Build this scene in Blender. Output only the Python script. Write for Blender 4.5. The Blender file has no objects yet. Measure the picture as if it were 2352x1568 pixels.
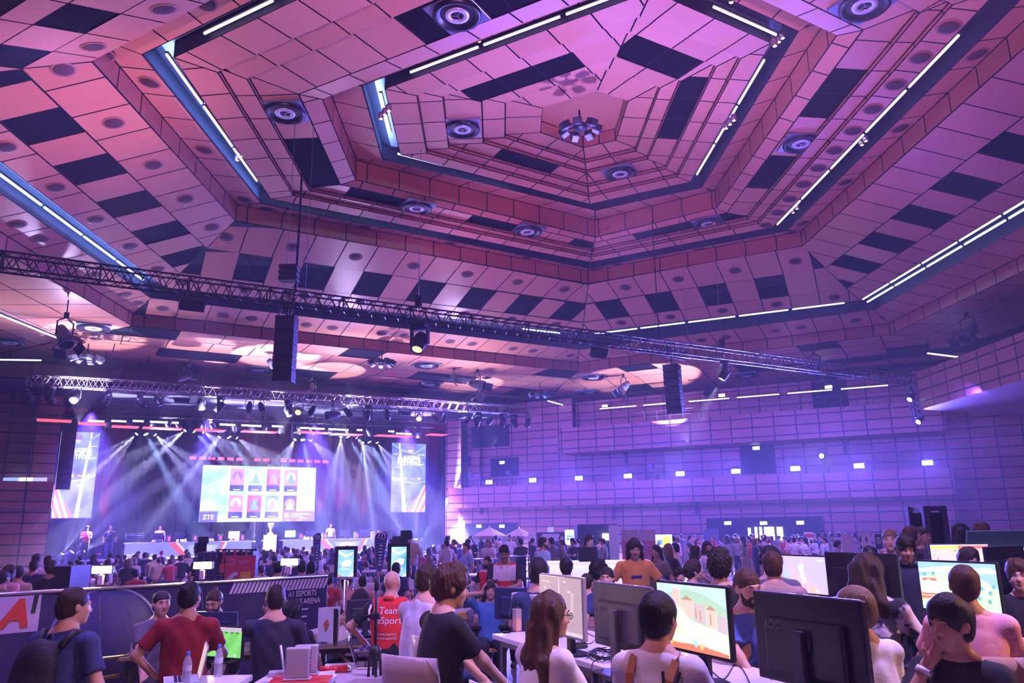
import bpy, bmesh, math, random
import numpy as np
from mathutils import Vector, Matrix, Euler
from mathutils.bvhtree import BVHTree
random.seed(7); RNG = np.random.default_rng(7)
C = bpy.context.scene.collection
S = bpy.context.scene
pi = math.pi
# ------------------------------------------------------------ camera
F, HY, ROLL, H = 1777.0, 1210.0, math.radians(-0.8), 2.0
TH = math.atan((HY-784)/F)
R0 = Vector((1,0,0)); U0 = Vector((0,-math.sin(TH),math.cos(TH))); D0 = Vector((0,math.cos(TH),math.sin(TH)))
cR = R0*math.cos(ROLL)+U0*math.sin(ROLL); cU = -R0*math.sin(ROLL)+U0*math.cos(ROLL)
EYE = Vector((0,0,H))
def ray(px, py): return cR*((px-1176)/F)+cU*((784-py)/F)+D0
def at_z(px, py, z):
    d = ray(px,py); return EYE+d*((z-H)/d.z)
def at_y(px, py, y):
    d = ray(px,py); return EYE+d*(y/d.y)
def at_plane(px, py, p0, n):
    d = ray(px,py); return EYE+d*((Vector(p0)-EYE).dot(n)/d.dot(n))
cam = bpy.data.cameras.new('camera'); camo = bpy.data.objects.new('camera', cam); C.objects.link(camo)
M = Matrix((cR,cU,-D0)).transposed().to_4x4(); M.translation = EYE; camo.matrix_world = M
cam.sensor_width = 36; cam.lens = 36*F/2352; cam.clip_end = 500; cam.clip_start=.05
S.camera = camo
# ------------------------------------------------------------ materials
def nt(name):
    m = bpy.data.materials.new(name); m.use_nodes = True
    t = m.node_tree; b = t.nodes['Principled BSDF']; return m, t, b
MC = {}
def mat(name, col, rough=.6, metal=0, emis=None, es=0, var=0, vs=8, bump=0, alpha=1, trans=0, spec=None, coat=0):
    if name in MC: return MC[name]
    m, t, b = nt(name); N, L = t.nodes, t.links
    b.inputs['Base Color'].default_value = (*col,1); b.inputs['Roughness'].default_value = rough
    b.inputs['Metallic'].default_value = metal
    if spec is not None: b.inputs['Specular IOR Level'].default_value = spec
    if coat: b.inputs['Coat Weight'].default_value = coat
    if trans: b.inputs['Transmission Weight'].default_value = trans
    if alpha < 1: b.inputs['Alpha'].default_value = alpha
    if emis:
        b.inputs['Emission Color'].default_value = (*emis,1); b.inputs['Emission Strength'].default_value = es
    if var or bump:
        tc = N.new('ShaderNodeTexCoord'); n = N.new('ShaderNodeTexNoise'); n.inputs['Scale'].default_value = vs
        n.inputs['Detail'].default_value = 4; L.new(tc.outputs['Object'], n.inputs['Vector'])
        if var:
            mx = N.new('ShaderNodeMix'); mx.data_type = 'RGBA'
            mx.inputs[6].default_value = (*[c*(1-var) for c in col],1); mx.inputs[7].default_value = (*[min(1,c*(1+var)) for c in col],1)
            L.new(n.outputs['Fac'], mx.inputs[0]); L.new(mx.outputs[2], b.inputs['Base Color'])
        if bump:
            bp = N.new('ShaderNodeBump'); bp.inputs['Strength'].default_value = bump; bp.inputs['Distance'].default_value = .02
            L.new(n.outputs['Fac'], bp.inputs['Height']); L.new(bp.outputs['Normal'], b.inputs['Normal'])
    MC[name] = m; return m
def wood_mat(name, c0, c1, rough=.38, sc=(3,26,3)):
    m, t, b = nt(name); N, L = t.nodes, t.links
    tc = N.new('ShaderNodeTexCoord'); mp = N.new('ShaderNodeMapping'); mp.inputs['Scale'].default_value = sc
    n = N.new('ShaderNodeTexNoise'); n.inputs['Scale'].default_value = .8; n.inputs['Detail'].default_value = 5
    g = N.new('ShaderNodeNewGeometry'); ad = N.new('ShaderNodeMath'); ad.operation = 'MULTIPLY_ADD'
    ad.inputs[1].default_value = .55; mx = N.new('ShaderNodeMix'); mx.data_type = 'RGBA'
    mx.inputs[6].default_value = (*c0,1); mx.inputs[7].default_value = (*c1,1)
    L.new(tc.outputs['UV'], mp.inputs[0]); L.new(mp.outputs[0], n.inputs['Vector'])
    L.new(n.outputs['Fac'], ad.inputs[0]); s2 = N.new('ShaderNodeMath'); s2.operation='MULTIPLY'; s2.inputs[1].default_value=.45
    L.new(g.outputs['Random Per Island'], s2.inputs[0]); L.new(s2.outputs[0], ad.inputs[2])
    L.new(ad.outputs[0], mx.inputs[0]); L.new(mx.outputs[2], b.inputs['Base Color']); b.inputs['Roughness'].default_value = rough
    return m
# ------------------------------------------------------------ mesh builder
class MB:
    def __init__(s): s.v=[]; s.f=[]; s.mi=[]; s.uv=[]; s.sm=[]
    def poly(s, pts, mi=0, uv=None, sm=False):
        i=len(s.v); s.v += [tuple(p) for p in pts]; s.f.append(tuple(range(i,i+len(pts)))); s.mi.append(mi); s.uv.append(uv); s.sm.append(sm)
    def add(s, vs, fs, mi=0, sm=False):
        i=len(s.v); s.v += [tuple(p) for p in vs]
        for f in fs: s.f.append(tuple(i+k for k in f)); s.mi.append(mi); s.uv.append(None); s.sm.append(sm)
        return s
    def box(s, lo, hi, mi=0, m=None, bev=0):
        x0,y0,z0=lo; x1,y1,z1=hi
        if bev:
            b=min(bev,(x1-x0)/2.01,(y1-y0)/2.01,(z1-z0)/2.01); bm=bmesh.new(); bmesh.ops.create_cube(bm,size=1)
            for v in bm.verts: v.co=Vector(((x0+x1)/2+v.co.x*(x1-x0),(y0+y1)/2+v.co.y*(y1-y0),(z0+z1)/2+v.co.z*(z1-z0)))
            bmesh.ops.bevel(bm,geom=bm.edges[:],offset=b,segments=2,affect='EDGES',profile=.5)
            vs=[v.co.copy() for v in bm.verts]; fs=[[v.index for v in f.verts] for f in bm.faces]; bm.free()
        else:
            vs=[Vector(p) for p in ((x0,y0,z0),(x1,y0,z0),(x1,y1,z0),(x0,y1,z0),(x0,y0,z1),(x1,y0,z1),(x1,y1,z1),(x0,y1,z1))]
            fs=[(0,3,2,1),(4,5,6,7),(0,1,5,4),(1,2,6,5),(2,3,7,6),(3,0,4,7)]
        if m is not None: vs=[m@v for v in vs]
        return s.add(vs,fs,mi)
    def tube(s, pts, r, n=8, mi=0, cap=True, r1=None):
        pts=[Vector(p) for p in pts]; k=len(pts); vs=[]; up=None
        for i,p in enumerate(pts):
            d=(pts[min(i+1,k-1)]-pts[max(i-1,0)]).normalized()
            if up is None: up=Vector((0,0,1)) if abs(d.z)<.9 else Vector((1,0,0))
            a=d.cross(up).normalized(); b=a.cross(d).normalized(); up=b
            rr=r if r1 is None else r+(r1-r)*i/(k-1)
            if isinstance(r,(list,tuple)): rr=r[i]
            vs += [p+a*rr*math.cos(2*pi*j/n)+b*rr*math.sin(2*pi*j/n) for j in range(n)]
        fs=[(i*n+j,i*n+(j+1)%n,(i+1)*n+(j+1)%n,(i+1)*n+j) for i in range(k-1) for j in range(n)]
        if cap: fs += [tuple(range(n))[::-1], tuple((k-1)*n+j for j in range(n))]
        return s.add(vs,fs,mi,sm=n>5)
    def lathe(s, prof, n=24, mi=0, m=None, sm=True):
        vs=[]; 
        for (r,z) in prof: vs += [Vector((r*math.cos(2*pi*j/n),r*math.sin(2*pi*j/n),z)) for j in range(n)]
        fs=[(i*n+j,i*n+(j+1)%n,(i+1)*n+(j+1)%n,(i+1)*n+j) for i in range(len(prof)-1) for j in range(n)]
        if m is not None: vs=[m@v for v in vs]
        return s.add(vs,fs,mi,sm=sm)
    def build(s, name, mats, parent=None, loc=None, rz=None):
        me=bpy.data.meshes.new(name); me.from_pydata(s.v,[],s.f)
        mats = mats if isinstance(mats,(list,tuple)) else [mats]
        for m in mats: me.materials.append(m)
        me.polygons.foreach_set('material_index', s.mi); me.polygons.foreach_set('use_smooth', s.sm)
        if any(u is not None for u in s.uv):
            ul=me.uv_layers.new(name='UVMap').data; k=0
            for f,u in zip(s.f,s.uv):
                for q in range(len(f)):
                    if u: ul[k].uv=u[q]
                    k+=1
        me.update(); o=bpy.data.objects.new(name, me); C.objects.link(o)
        if parent: o.parent=parent
        if loc is not None: o.location=loc
        if rz is not None: o.rotation_euler.z=rz
        return o
def tag(o, label, cat, group=None, kind=None):
    if label: o['label']=label
    if cat: o['category']=cat
    if group: o['group']=group
    if kind: o['kind']=kind
    return o
def struct(o): o['kind']='structure'; return o
def empty(name, loc, rz=0, label=None, cat=None, group=None):
    o=bpy.data.objects.new(name,None); C.objects.link(o); o.location=loc; o.rotation_euler.z=rz; o.empty_display_size=.2
    return tag(o,label,cat,group)
KIDS={}
def kids(o): return list(o.children)
def dup(o, loc=None, rot=None, label=None, group=None, parent=None, scale=None):
    def cp(x, par):
        c=x.copy(); C.objects.link(c); c.parent=par
        for k in x.children: cp(k,c)
        return c
    c=cp(o,parent)
    if loc is not None: c.location=loc
    if rot is not None: c.rotation_euler=rot if hasattr(rot,'__len__') else (0,0,rot)
    if label: c['label']=label
    if group: c['group']=group
    if scale: c.scale=(scale,)*3 if not hasattr(scale,'__len__') else scale
    return c
def text_mesh(name, body, size, m, parent=None, mw=None, extr=.004, bold=0, shear=0, align='CENTER', bvh=None, off=.003, cast=None, spacing=1, width=None):
    cu=bpy.data.curves.new(name,'FONT'); cu.body=body; cu.size=size; cu.extrude=extr; cu.offset=bold; cu.shear=shear; cu.align_x=align; cu.align_y='CENTER'
    cu.space_character=spacing; cu.resolution_u=3
    o=bpy.data.objects.new(name,cu); C.objects.link(o)
    me=bpy.data.meshes.new_from_object(o.evaluated_get(bpy.context.evaluated_depsgraph_get())); bpy.data.objects.remove(o); bpy.data.curves.remove(cu)
    me.materials.clear(); me.materials.append(m)
    if width:
        xs=[v.co.x for v in me.vertices]; w=max(xs)-min(xs)
        for v in me.vertices: v.co.x*=width/w
    mw=mw or Matrix.Identity(4)
    for v in me.vertices:
        p=mw@v.co
        if bvh:
            d=cast or (mw.to_3x3()@Vector((0,0,-1))).normalized()
            h=bvh.ray_cast(p-d*.3,d,1.0)
            if h[0]: p=h[0]-d*(off+ (v.co.z+extr)*.5)
        v.co=p
    o=bpy.data.objects.new(name,me); C.objects.link(o)
    if parent: o.parent=parent
    return o
def frame(o, x, y): # matrix with origin o, x axis, y axis
    x=Vector(x).normalized(); z=x.cross(Vector(y)).normalized(); y=z.cross(x)
    m=Matrix((x,y,z)).transposed().to_4x4(); m.translation=Vector(o); return m
def look_rot(d, up=(0,0,1)): # local -Z looks along d
    return Vector(d).to_track_quat('-Z','Y').to_euler()
def light(kind, name, loc, col, power, d=None, size=.1, spot=60, blend=.3, sx=None):
    l=bpy.data.lights.new(name,kind); l.color=col; l.energy=power
    if kind=='SPOT': l.spot_size=math.radians(spot); l.spot_blend=blend; l.shadow_soft_size=size
    elif kind=='AREA': l.size=size; 
    else: l.shadow_soft_size=size
    if kind=='AREA' and sx: l.shape='RECTANGLE'; l.size_y=sx
    o=bpy.data.objects.new(name,l); C.objects.link(o); o.location=loc
    if d is not None: o.rotation_euler=look_rot(d)
    return o
WOOD=wood_mat('pear_wood',(.50,.20,.11),(.68,.31,.19))
WOODW=wood_mat('wall_wood',(.42,.16,.12),(.56,.24,.17))
DARK=mat('dark_absorber',(.004,.004,.008),.85,spec=.08)
GAP=mat('gap_black',(.01,.006,.012),.9)
BLACK=mat('black_metal',(.02,.02,.025),.45,.3)
ALU=mat('aluminium',(.55,.55,.58),.3,.9)
WHITE=mat('white_plastic',(.8,.8,.82),.4)
# ------------------------------------------------------------ ceiling
def inter(p,d,q,e):
    den=d.x*e.y-d.y*e.x; t=((q.x-p.x)*e.y-(q.y-p.y)*e.x)/den; return p+d*t
def ring(h, FA, AB, BC, EF=None, CD=None, Ld=None):
    z=H+h; P={}
    for k,v in dict(FA=FA,AB=AB,BC=BC,EF=EF,CD=CD).items():
        if v: q=at_z(*v,z); P[k]=Vector((q.x,q.y))
    a=(P['AB']-P['FA']); b=(P['BC']-P['AB']); rot=lambda v,g:Vector((v.x*math.cos(g)-v.y*math.sin(g),v.x*math.sin(g)+v.y*math.cos(g)))
    dC=Vector((-.035,1)).normalized(); dF=Vector((-.01,1)).normalized()
    if 'CD' not in P: P['CD']=P['BC']-dC*a.length
    if 'EF' not in P: P['EF']=P['FA']-dF*b.length
    P['DE']=inter(P['EF'],rot(Vector((1,0)),-math.radians(30)),P['CD'],Vector((math.cos(math.radians(-149)),math.sin(math.radians(-149)))))
    return [Vector((P[k].x,P[k].y,z)) for k in ('FA','AB','BC','CD','DE','EF')]
def lerp(r,q,t,z=None):
    o=[a.lerp(b,t) for a,b in zip(r,q)]
    if z is not None:
        for p in o: p.z=z
    return o
def lift(r,dz): return [p+Vector((0,0,dz)) for p in r]
M0=ring(8.5,(302.7,748),(1327.6,853.7),(2045,768.7)); M0u=lift(M0,.55)
R3o=ring(9.35,(347,684),(1331,802.7),(2007.8,711))
R3i=ring(9.6,(378,661),(1337,764),(1974,690))
R23=ring(10.7,(541,507),(1351,651),(1842.8,564.6),(211,139.5)); R23u=lift(R23,.62)
def _fixEF():
    zz=R3i[5].z; p=at_z(48,158,10.28+H-0); q=Vector((p.x,p.y)); r=Vector((R23[5].x,R23[5].y)); e=r+(q-r)/.38
    old=R3i[5].copy(); dlt=Vector((e.x-old.x,e.y-old.y,0))
    for R in (R3i,R3o,M0,M0u): R[5]+=dlt; R[4]+=Vector((0,dlt.y,0))
_fixEF()
R2o=ring(11.2,(600,466),(1353,617.3),(1808,529),(326.5,126))
R2i=ring(11.2,(622,457),(1354.8,602),(1774.8,522),(398,132))
R12=ring(11.75,(817,413),(1368,544),(1645.5,478),(741,228),(1921,82)); R12u=lift(R12,.75)
R1o=ring(12.25,(878.6,367),(1366.7,481),(1609.8,432),(832,197),(1834,73))
R1i=ring(12.25,(919.5,356),(1354.8,468.7),(1586,417.7),(883,204),(1772,98.6))
RIN=ring(12.9,(1278,308),(1338,331.6),(1394,320),(1283,262),(1412.7,255))
SIDES='ABCDEF'  # side k runs corner k -> k+1 (A: FA->AB)
cpan=MB(); cback=MB(); NM={}
def inset(poly, g):
    c=sum(poly,Vector((0,0)))/len(poly); n=len(poly)
    area=sum(poly[i].x*poly[(i+1)%n].y-poly[(i+1)%n].x*poly[i].y for i in range(n))/2
    if abs(area)<.02: return None
    if area<0: poly=poly[::-1]
    out=[]
    for i in range(n):
        a,b,d=poly[i-1],poly[i],poly[(i+1)%n]; e=(b-a); f=(d-b)
        if e.length<1e-5 or f.length<1e-5: continue
        e.normalize(); f.normalize(); n1=Vector((-e.y,e.x)); n2=Vector((-f.y,f.x)); s=1+n1.dot(n2)
        if s<.05: continue
        out.append(b+(n1+n2)*(g/s))
    return out if len(out)>2 else None
def clip(poly, x, keep): # keep=+1: s>=x
    out=[]; n=len(poly)
    for i in range(n):
        a,b=poly[i],poly[(i+1)%n]; da=(a.x-x)*keep; db=(b.x-x)*keep
        if da>=0: out.append(a)
        if (da>0 and db<0) or (da<0 and db>0): out.append(a.lerp(b,da/(da-db)))
    return out
PANELS=[] # (side,row,k,center,normal,sdir,tdir)
def strip(q0, q1, W, row, dark=None, gap=.022, back=True, mi=0, depth=.0):
    """panels between outer ring q0 and inner ring q1 (3d hexagons)"""
    for k in range(6):
        a,b=q0[k],q0[(k+1)%6]; c,d=q1[(k+1)%6],q1[k]
        X=(b-a).normalized(); nrm=X.cross((c+d)/2-(a+b)/2).normalized()
        if nrm.z>0: nrm=-nrm
        if abs(nrm.z)<.05: nrm=Vector((nrm.x,nrm.y,0)).normalized()
        Y=nrm.cross(X).normalized(); o=(a+b)/2
        if ((c+d)/2-o).dot(Y)<0: Y=-Y
        to2=lambda p:Vector(((p-o).dot(X),(p-o).dot(Y))); to3=lambda p:o+X*p.x+Y*p.y
        tr=[to2(p) for p in (a,b,c,d)]
        wid=abs(tr[2].y+tr[3].y)/2
        s0=min(p.x for p in tr); s1=max(p.x for p in tr)
        off=nrm*(-.05)
        if back: cback.poly([a+off,b+off,c+off,d+off])
        k0=math.floor(s0/W-.0); k1=math.ceil(s1/W)
        for j in range(k0,k1):
            pl=clip(clip(tr,j*W,1),(j+1)*W,-1)
            if len(pl)<3: continue
            dk = dark(SIDES[k],j) if dark else False
            ins=inset(pl,gap)
            if not ins: continue
            oo=nrm*(-.03 if dk else 0)
            pts=[to3(p)+oo for p in ins]
            if (pts[1]-pts[0]).cross(pts[2]-pts[1]).dot(nrm)<0: pts=pts[::-1]; ins=ins[::-1]
            cpan.poly(pts,1 if dk else mi,[(p.x/1.3,p.y/1.3) for p in ins])
            if not dk and wid>.5: # lip thickness toward inner edge
                e=to3(Vector(((j+.5)*W,wid/2)))
                PANELS.append((SIDES[k],row,j,e,nrm,X,Y))
def lip(r, dz, W=1.25): strip(r, lift(r,dz), W, 'lip')
W=1.22
# zone outside slot 3, risers, zone 3 rows
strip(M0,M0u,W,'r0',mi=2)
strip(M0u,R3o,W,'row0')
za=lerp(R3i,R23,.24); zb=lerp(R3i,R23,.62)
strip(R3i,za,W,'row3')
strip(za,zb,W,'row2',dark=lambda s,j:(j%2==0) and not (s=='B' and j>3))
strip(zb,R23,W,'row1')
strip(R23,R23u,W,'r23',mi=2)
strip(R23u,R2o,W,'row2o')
# zone 2
st=.13
y1=lerp(R2i,R12,.27,R2i[0].z+.08); y2=lerp(R2i,R12,.46,R2i[0].z+.22); y3=lerp(R2i,R12,.82,R2i[0].z+.4)
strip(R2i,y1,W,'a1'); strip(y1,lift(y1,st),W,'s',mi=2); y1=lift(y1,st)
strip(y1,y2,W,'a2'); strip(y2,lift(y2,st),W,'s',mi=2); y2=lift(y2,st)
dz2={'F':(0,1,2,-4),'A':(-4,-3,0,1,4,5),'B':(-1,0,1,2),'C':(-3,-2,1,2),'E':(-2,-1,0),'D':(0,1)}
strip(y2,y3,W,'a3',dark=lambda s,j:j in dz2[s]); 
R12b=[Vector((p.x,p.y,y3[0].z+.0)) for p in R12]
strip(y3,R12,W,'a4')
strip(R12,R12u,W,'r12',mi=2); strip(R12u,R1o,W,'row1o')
# zone 1
t=[0,.17,.31,.53,.67,.9]
q=R1i
dz1={'A':(-1,0),'B':(9,),'C':(-1,0,1),'D':(-1,0),'E':(-1,0,1),'F':(9,)}
for i in range(5):
    z=R1i[0].z+.04*(i+1)+.13*i
    n=lerp(R1i,RIN,t[i+1],z)
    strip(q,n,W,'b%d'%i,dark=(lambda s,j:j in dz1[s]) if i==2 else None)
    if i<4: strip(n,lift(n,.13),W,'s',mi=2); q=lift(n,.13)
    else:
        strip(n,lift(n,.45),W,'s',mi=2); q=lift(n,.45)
cz=q[0].z; cpan.poly([p for p in q],0,[(p.x,p.y) for p in q])
WOOD2=wood_mat('riser_wood_shaded',(.36,.13,.08),(.5,.2,.12))  # same wood, with the shade of the risers put into its colour
# slots: dark channel with blue-lit shelf
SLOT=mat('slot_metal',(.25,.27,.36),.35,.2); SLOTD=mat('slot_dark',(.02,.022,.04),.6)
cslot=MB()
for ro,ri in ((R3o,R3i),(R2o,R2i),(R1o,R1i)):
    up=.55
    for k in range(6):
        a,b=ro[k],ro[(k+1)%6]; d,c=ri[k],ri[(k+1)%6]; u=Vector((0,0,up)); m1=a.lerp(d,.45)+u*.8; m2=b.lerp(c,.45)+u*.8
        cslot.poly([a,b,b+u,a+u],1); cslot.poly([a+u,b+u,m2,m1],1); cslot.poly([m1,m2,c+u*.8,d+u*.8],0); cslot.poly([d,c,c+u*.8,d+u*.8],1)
# low outer ceiling: flat out to the walls, with stepped bands towards the stage
Z0=M0[0].z
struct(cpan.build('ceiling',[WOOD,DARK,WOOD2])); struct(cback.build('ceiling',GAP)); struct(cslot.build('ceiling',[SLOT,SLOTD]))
def sidedir(r,k): return (r[(k+1)%6]-r[k]).normalized()
# ------------------------------------------------------------ frames of the stage side (A) and the gallery side (B)
a30=math.radians(30)
AX=Vector((math.cos(a30),math.sin(a30),0)); AN=Vector((-AX.y,AX.x,0))
BX=Vector((.886,-.464,0)); BN=Vector((.464,.886,0)); BO=Vector((-4.2,50,0))
def AP(s,c,z): return Vector((0,c,0))+AX*s+Vector((0,0,z))   # c: distance up the y axis of the plane
def BP(s,d,z): return BO+BX*s+BN*d+Vector((0,0,z))
def A_at(px,py,c):
    p=at_plane(px,py,(0,c,0),AN); return (p-Vector((0,c,0))).dot(AX), p.z
def B_at(px,py,d=0):
    p=at_plane(px,py,BO+BN*d,BN); return (p-BO).dot(BX), p.z
mA=lambda s,c,z: frame(AP(s,c,z),AX,(0,0,1))     # x along stage, y up, z towards the audience
mB=lambda s,d,z: frame(BP(s,d,z),BX,(0,0,1))
def offs(r, w):
    out=[]
    for k in range(6):
        L=[]
        for kk in (k-1,k):
            a,b=r[kk%6],r[(kk+1)%6]; d=(b-a).normalized(); n=Vector((-d.y,d.x,0)); 
            ww=w[kk%6] if hasattr(w,'__len__') else w
            L.append((Vector((a.x,a.y))+Vector((n.x,n.y))*ww,Vector((d.x,d.y))))
        p=inter(L[0][0],L[0][1],L[1][0],L[1][1]); out.append(Vector((p.x,p.y,r[k].z)))
    return out
cpan=MB(); cback=MB()
rr=random.Random(3)
prev=M0
for i in range(1,6):
    w=1.92*i
    cur=offs(M0,[w,w*.83,w,w,w,w])
    dk={1:{'A':(-7,-6,-1,5,6),'B':(-3,2),'F':(-3,-2),'C':(3,)},3:{'A':(-5,-4,2,3,8),'B':(0,4),'F':(1,),'C':(-2,)},4:{'A':(-2,-1,6),'B':(-4,),'F':(),'C':()}}.get(i,{})
    if i>=3:
        for k in (1,2): cur[k].z=Z0-(i-2)*.1
        cur[2].z=Z0-(i-2)*.3
        if i==5: cur[1].z=Z0-.5
    strip(prev,cur,1.9,'o%d'%i,dark=lambda s,j:j in dk.get(s,()),gap=.025)
    prev=cur
OUT=prev
# stage side: riser down, lower field, second riser
La=OUT[0]+(OUT[0]-OUT[1]).normalized()*0; Lb=OUT[1]
def bandA(p,q,W,mi=0):
    o=(p[0]+p[1])/2; X=(p[1]-p[0]).normalized(); L=(p[1]-p[0]).length; n=max(1,int(L/W)); 
    for j in range(n):
        f0,f1=(j+.012)/n,(j+.988)/n
        P=[p[0].lerp(p[1],f0),p[0].lerp(p[1],f1),q[0].lerp(q[1],f1),q[0].lerp(q[1],f0)]
        cpan.poly(P,mi,[(j,0),(j+1,0),(j+1,1),(j,1)])
ext=AX*6
a0,a1=OUT[0]-ext,OUT[1]+AX*10
for p in (a0,a1): p.z=Z0
a1.z=Z0-.1
dn=Vector((0,0,-.9)); out=AN*3.6
bandA((a0,a1),(a0+dn,a1+dn),2.0,2)
bandA((a0+dn,a1+dn),(a0+dn+out,a1+dn+out),2.0,0)
dn2=dn+Vector((0,0,-.55)); bandA((a0+dn+out,a1+dn+out),(a0+dn2+out,a1+dn2+out),2.0,2)
struct(cpan.build('ceiling',[WOOD,DARK,WOOD2])); struct(cback.build('ceiling',GAP))
# ------------------------------------------------------------ walls
def wall_panel_mat(name,c1,c2,w,h,mort=.035,rough=.45):
    m,t,b=nt(name); N,L=t.nodes,t.links
    tc=N.new('ShaderNodeTexCoord'); br=N.new('ShaderNodeTexBrick'); br.offset=0; br.squash=1
    br.inputs['Scale'].default_value=1; br.inputs['Brick Width'].default_value=w; br.inputs['Row Height'].default_value=h
    br.inputs['Mortar Size'].default_value=mort; br.inputs['Mortar Smooth'].default_value=.1; br.inputs['Bias'].default_value=0
    br.inputs['Color1'].default_value=(*c1,1); br.inputs['Color2'].default_value=(*c2,1); br.inputs['Mortar'].default_value=(.03,.012,.03,1)
    L.new(tc.outputs['UV'],br.inputs['Vector']); L.new(br.outputs['Color'],b.inputs['Base Color']); b.inputs['Roughness'].default_value=rough
    bp=N.new('ShaderNodeBump'); bp.inputs['Strength'].default_value=.6; bp.inputs['Distance'].default_value=.03; bp.invert=True
    L.new(br.outputs['Fac'],bp.inputs['Height']); L.new(bp.outputs['Normal'],b.inputs['Normal'])
    return m
WP=wall_panel_mat('wall_panels',(.40,.17,.13),(.52,.24,.18),1.12,.5)
def profile_wall(name, P, s0, s1, prof, m=WP, soff=None):
    b=MB(); L=0
    for (d0,z0),(d1,z1) in zip(prof,prof[1:]):
        l=math.hypot(d1-d0,z1-z0)
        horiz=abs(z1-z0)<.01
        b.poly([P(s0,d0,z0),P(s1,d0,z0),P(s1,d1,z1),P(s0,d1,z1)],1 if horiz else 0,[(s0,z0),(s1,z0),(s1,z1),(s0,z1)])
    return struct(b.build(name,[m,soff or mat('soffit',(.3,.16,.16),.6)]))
SB=31.5
# gallery side: lower wall, balcony front, gallery recess, upper front, upper recess
profile_wall('wall_right',BP,-1.2,0.0,[(1.6,0),(1.6,9.9)])
profile_wall('wall_right',BP,0.0,7.7,[(1.2,0),(1.2,3.2),(0,3.2),(0,4.45),(.15,4.45),(.15,3.6),(2.4,3.6),(2.4,9.9)])
profile_wall('wall_right',BP,7.7,28.1,[(1.2,0),(1.2,3.2),(0,3.2),(0,4.45),(.15,4.45),(.15,3.6),(2.4,3.6),(2.4,6.25),(.3,6.25),(.3,7.75),(.45,7.75),(.45,7.2),(3.0,7.2),(3.0,9.7)])
profile_wall('wall_right',BP,28.1,SB+1.5,[(2.4,0),(2.4,9.7)])
# end faces of the fronts
eb=MB()
for s,(d0,d1,z0,z1) in ((0.0,(0,1.6,3.2,4.45)),(7.7,(.3,2.4,6.25,7.75)),(28.1,(0,2.4,3.2,4.45)),(28.1,(.3,2.4,6.25,7.75))):
    eb.poly([BP(s,d0,z0),BP(s,d1,z0),BP(s,d1,z1),BP(s,d0,z1)],0,[(d0,z0),(d1,z0),(d1,z1),(d0,z1)])
struct(eb.build('wall_right',WP))
# far right wall (C side) with projecting box and soffit
XC=BP(SB,2.4,0).x; YC=BP(SB,2.4,0).y
CP=lambda s,d,z: Vector((XC+d,YC-s,z))
profile_wall('wall_side',CP,0,40,[(0,0),(0,10.5)])
XB=17.6
cb=MB(); y1=33.2; y0=2
cb.poly([(XB,y1,6.7),(XB,y0,6.7),(XB,y0,8.3),(XB,y1,8.3)],0,[(0,.2),(31,.2),(31,1.8),(0,1.8)])
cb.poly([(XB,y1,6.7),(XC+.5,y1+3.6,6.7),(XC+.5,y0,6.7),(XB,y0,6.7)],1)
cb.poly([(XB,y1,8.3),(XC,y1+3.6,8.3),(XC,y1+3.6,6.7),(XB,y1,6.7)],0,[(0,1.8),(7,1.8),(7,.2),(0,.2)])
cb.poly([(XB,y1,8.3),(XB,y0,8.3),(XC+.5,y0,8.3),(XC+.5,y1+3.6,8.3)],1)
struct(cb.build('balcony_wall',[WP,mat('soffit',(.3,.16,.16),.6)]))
# left of the stage: gallery front and wall
LYc=AP(0,0,0)
sL,_=A_at(120,1150,54)
LP=lambda s,d,z: Vector((-22.3,38,0))+AX*s+AN*d+Vector((0,0,z))
profile_wall('wall_left',LP,-9,0,[(.6,0),(.6,3.2),(0,3.2),(0,4.45),(.1,4.45),(.1,3.7),(2.5,3.7),(2.5,10)])
lb=MB(); lb.poly([LP(0,0,3.2),LP(0,2.5,3.2),LP(0,2.5,4.45),LP(0,0,4.45)],0,[(0,0),(2.5,0),(2.5,1.2),(0,1.2)])
lb.poly([LP(-1.2,.6,0),LP(-1.2,22,0),LP(-1.2,22,10),LP(-1.2,.6,10)],1)
struct(lb.build('wall_left',[WP,DARK]))
# stage house: black box with opening, backdrop drape
stage_l=A_at(95,1100,52)[0]; stage_r=A_at(1050,1100,52)[0]
sb=MB(); blk=mat('stage_black',(.012,.012,.02),.85)
cst=52.5
sb.poly([AP(stage_l-4,64,0),AP(stage_r+4,64,0),AP(stage_r+4,64,10),AP(stage_l-4,64,10)])
sb.poly([AP(stage_l-8,49,9.06),AP(stage_r+5,49,9.06),AP(stage_r+5,64,9.05),AP(stage_l-4,64,9.05)])
sb.poly([AP(stage_r+1.6,cst,0),AP(stage_r+1.6,64,0),AP(stage_r+1.6,64,10),AP(stage_r+1.6,cst,10)])
struct(sb.build('wall_stage',blk))
# floors
FLO=mat('hall_floor',(.20,.14,.15),.45,var=.2,vs=.6)
fb=MB(); fb.poly([(-45,-3,0),(30,-3,0),(30,75,0),(-45,75,0)],0); struct(fb.build('floor',FLO))
fb=MB(); fb.box((-.9,-1,0.001),(8.5,7.3,.4),0); fb.box((.45,7.3,0.001),(8.5,10.1,.4),0); struct(fb.build('platform_floor',mat('platform_carpet',(.06,.05,.07),.9)))
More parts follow.
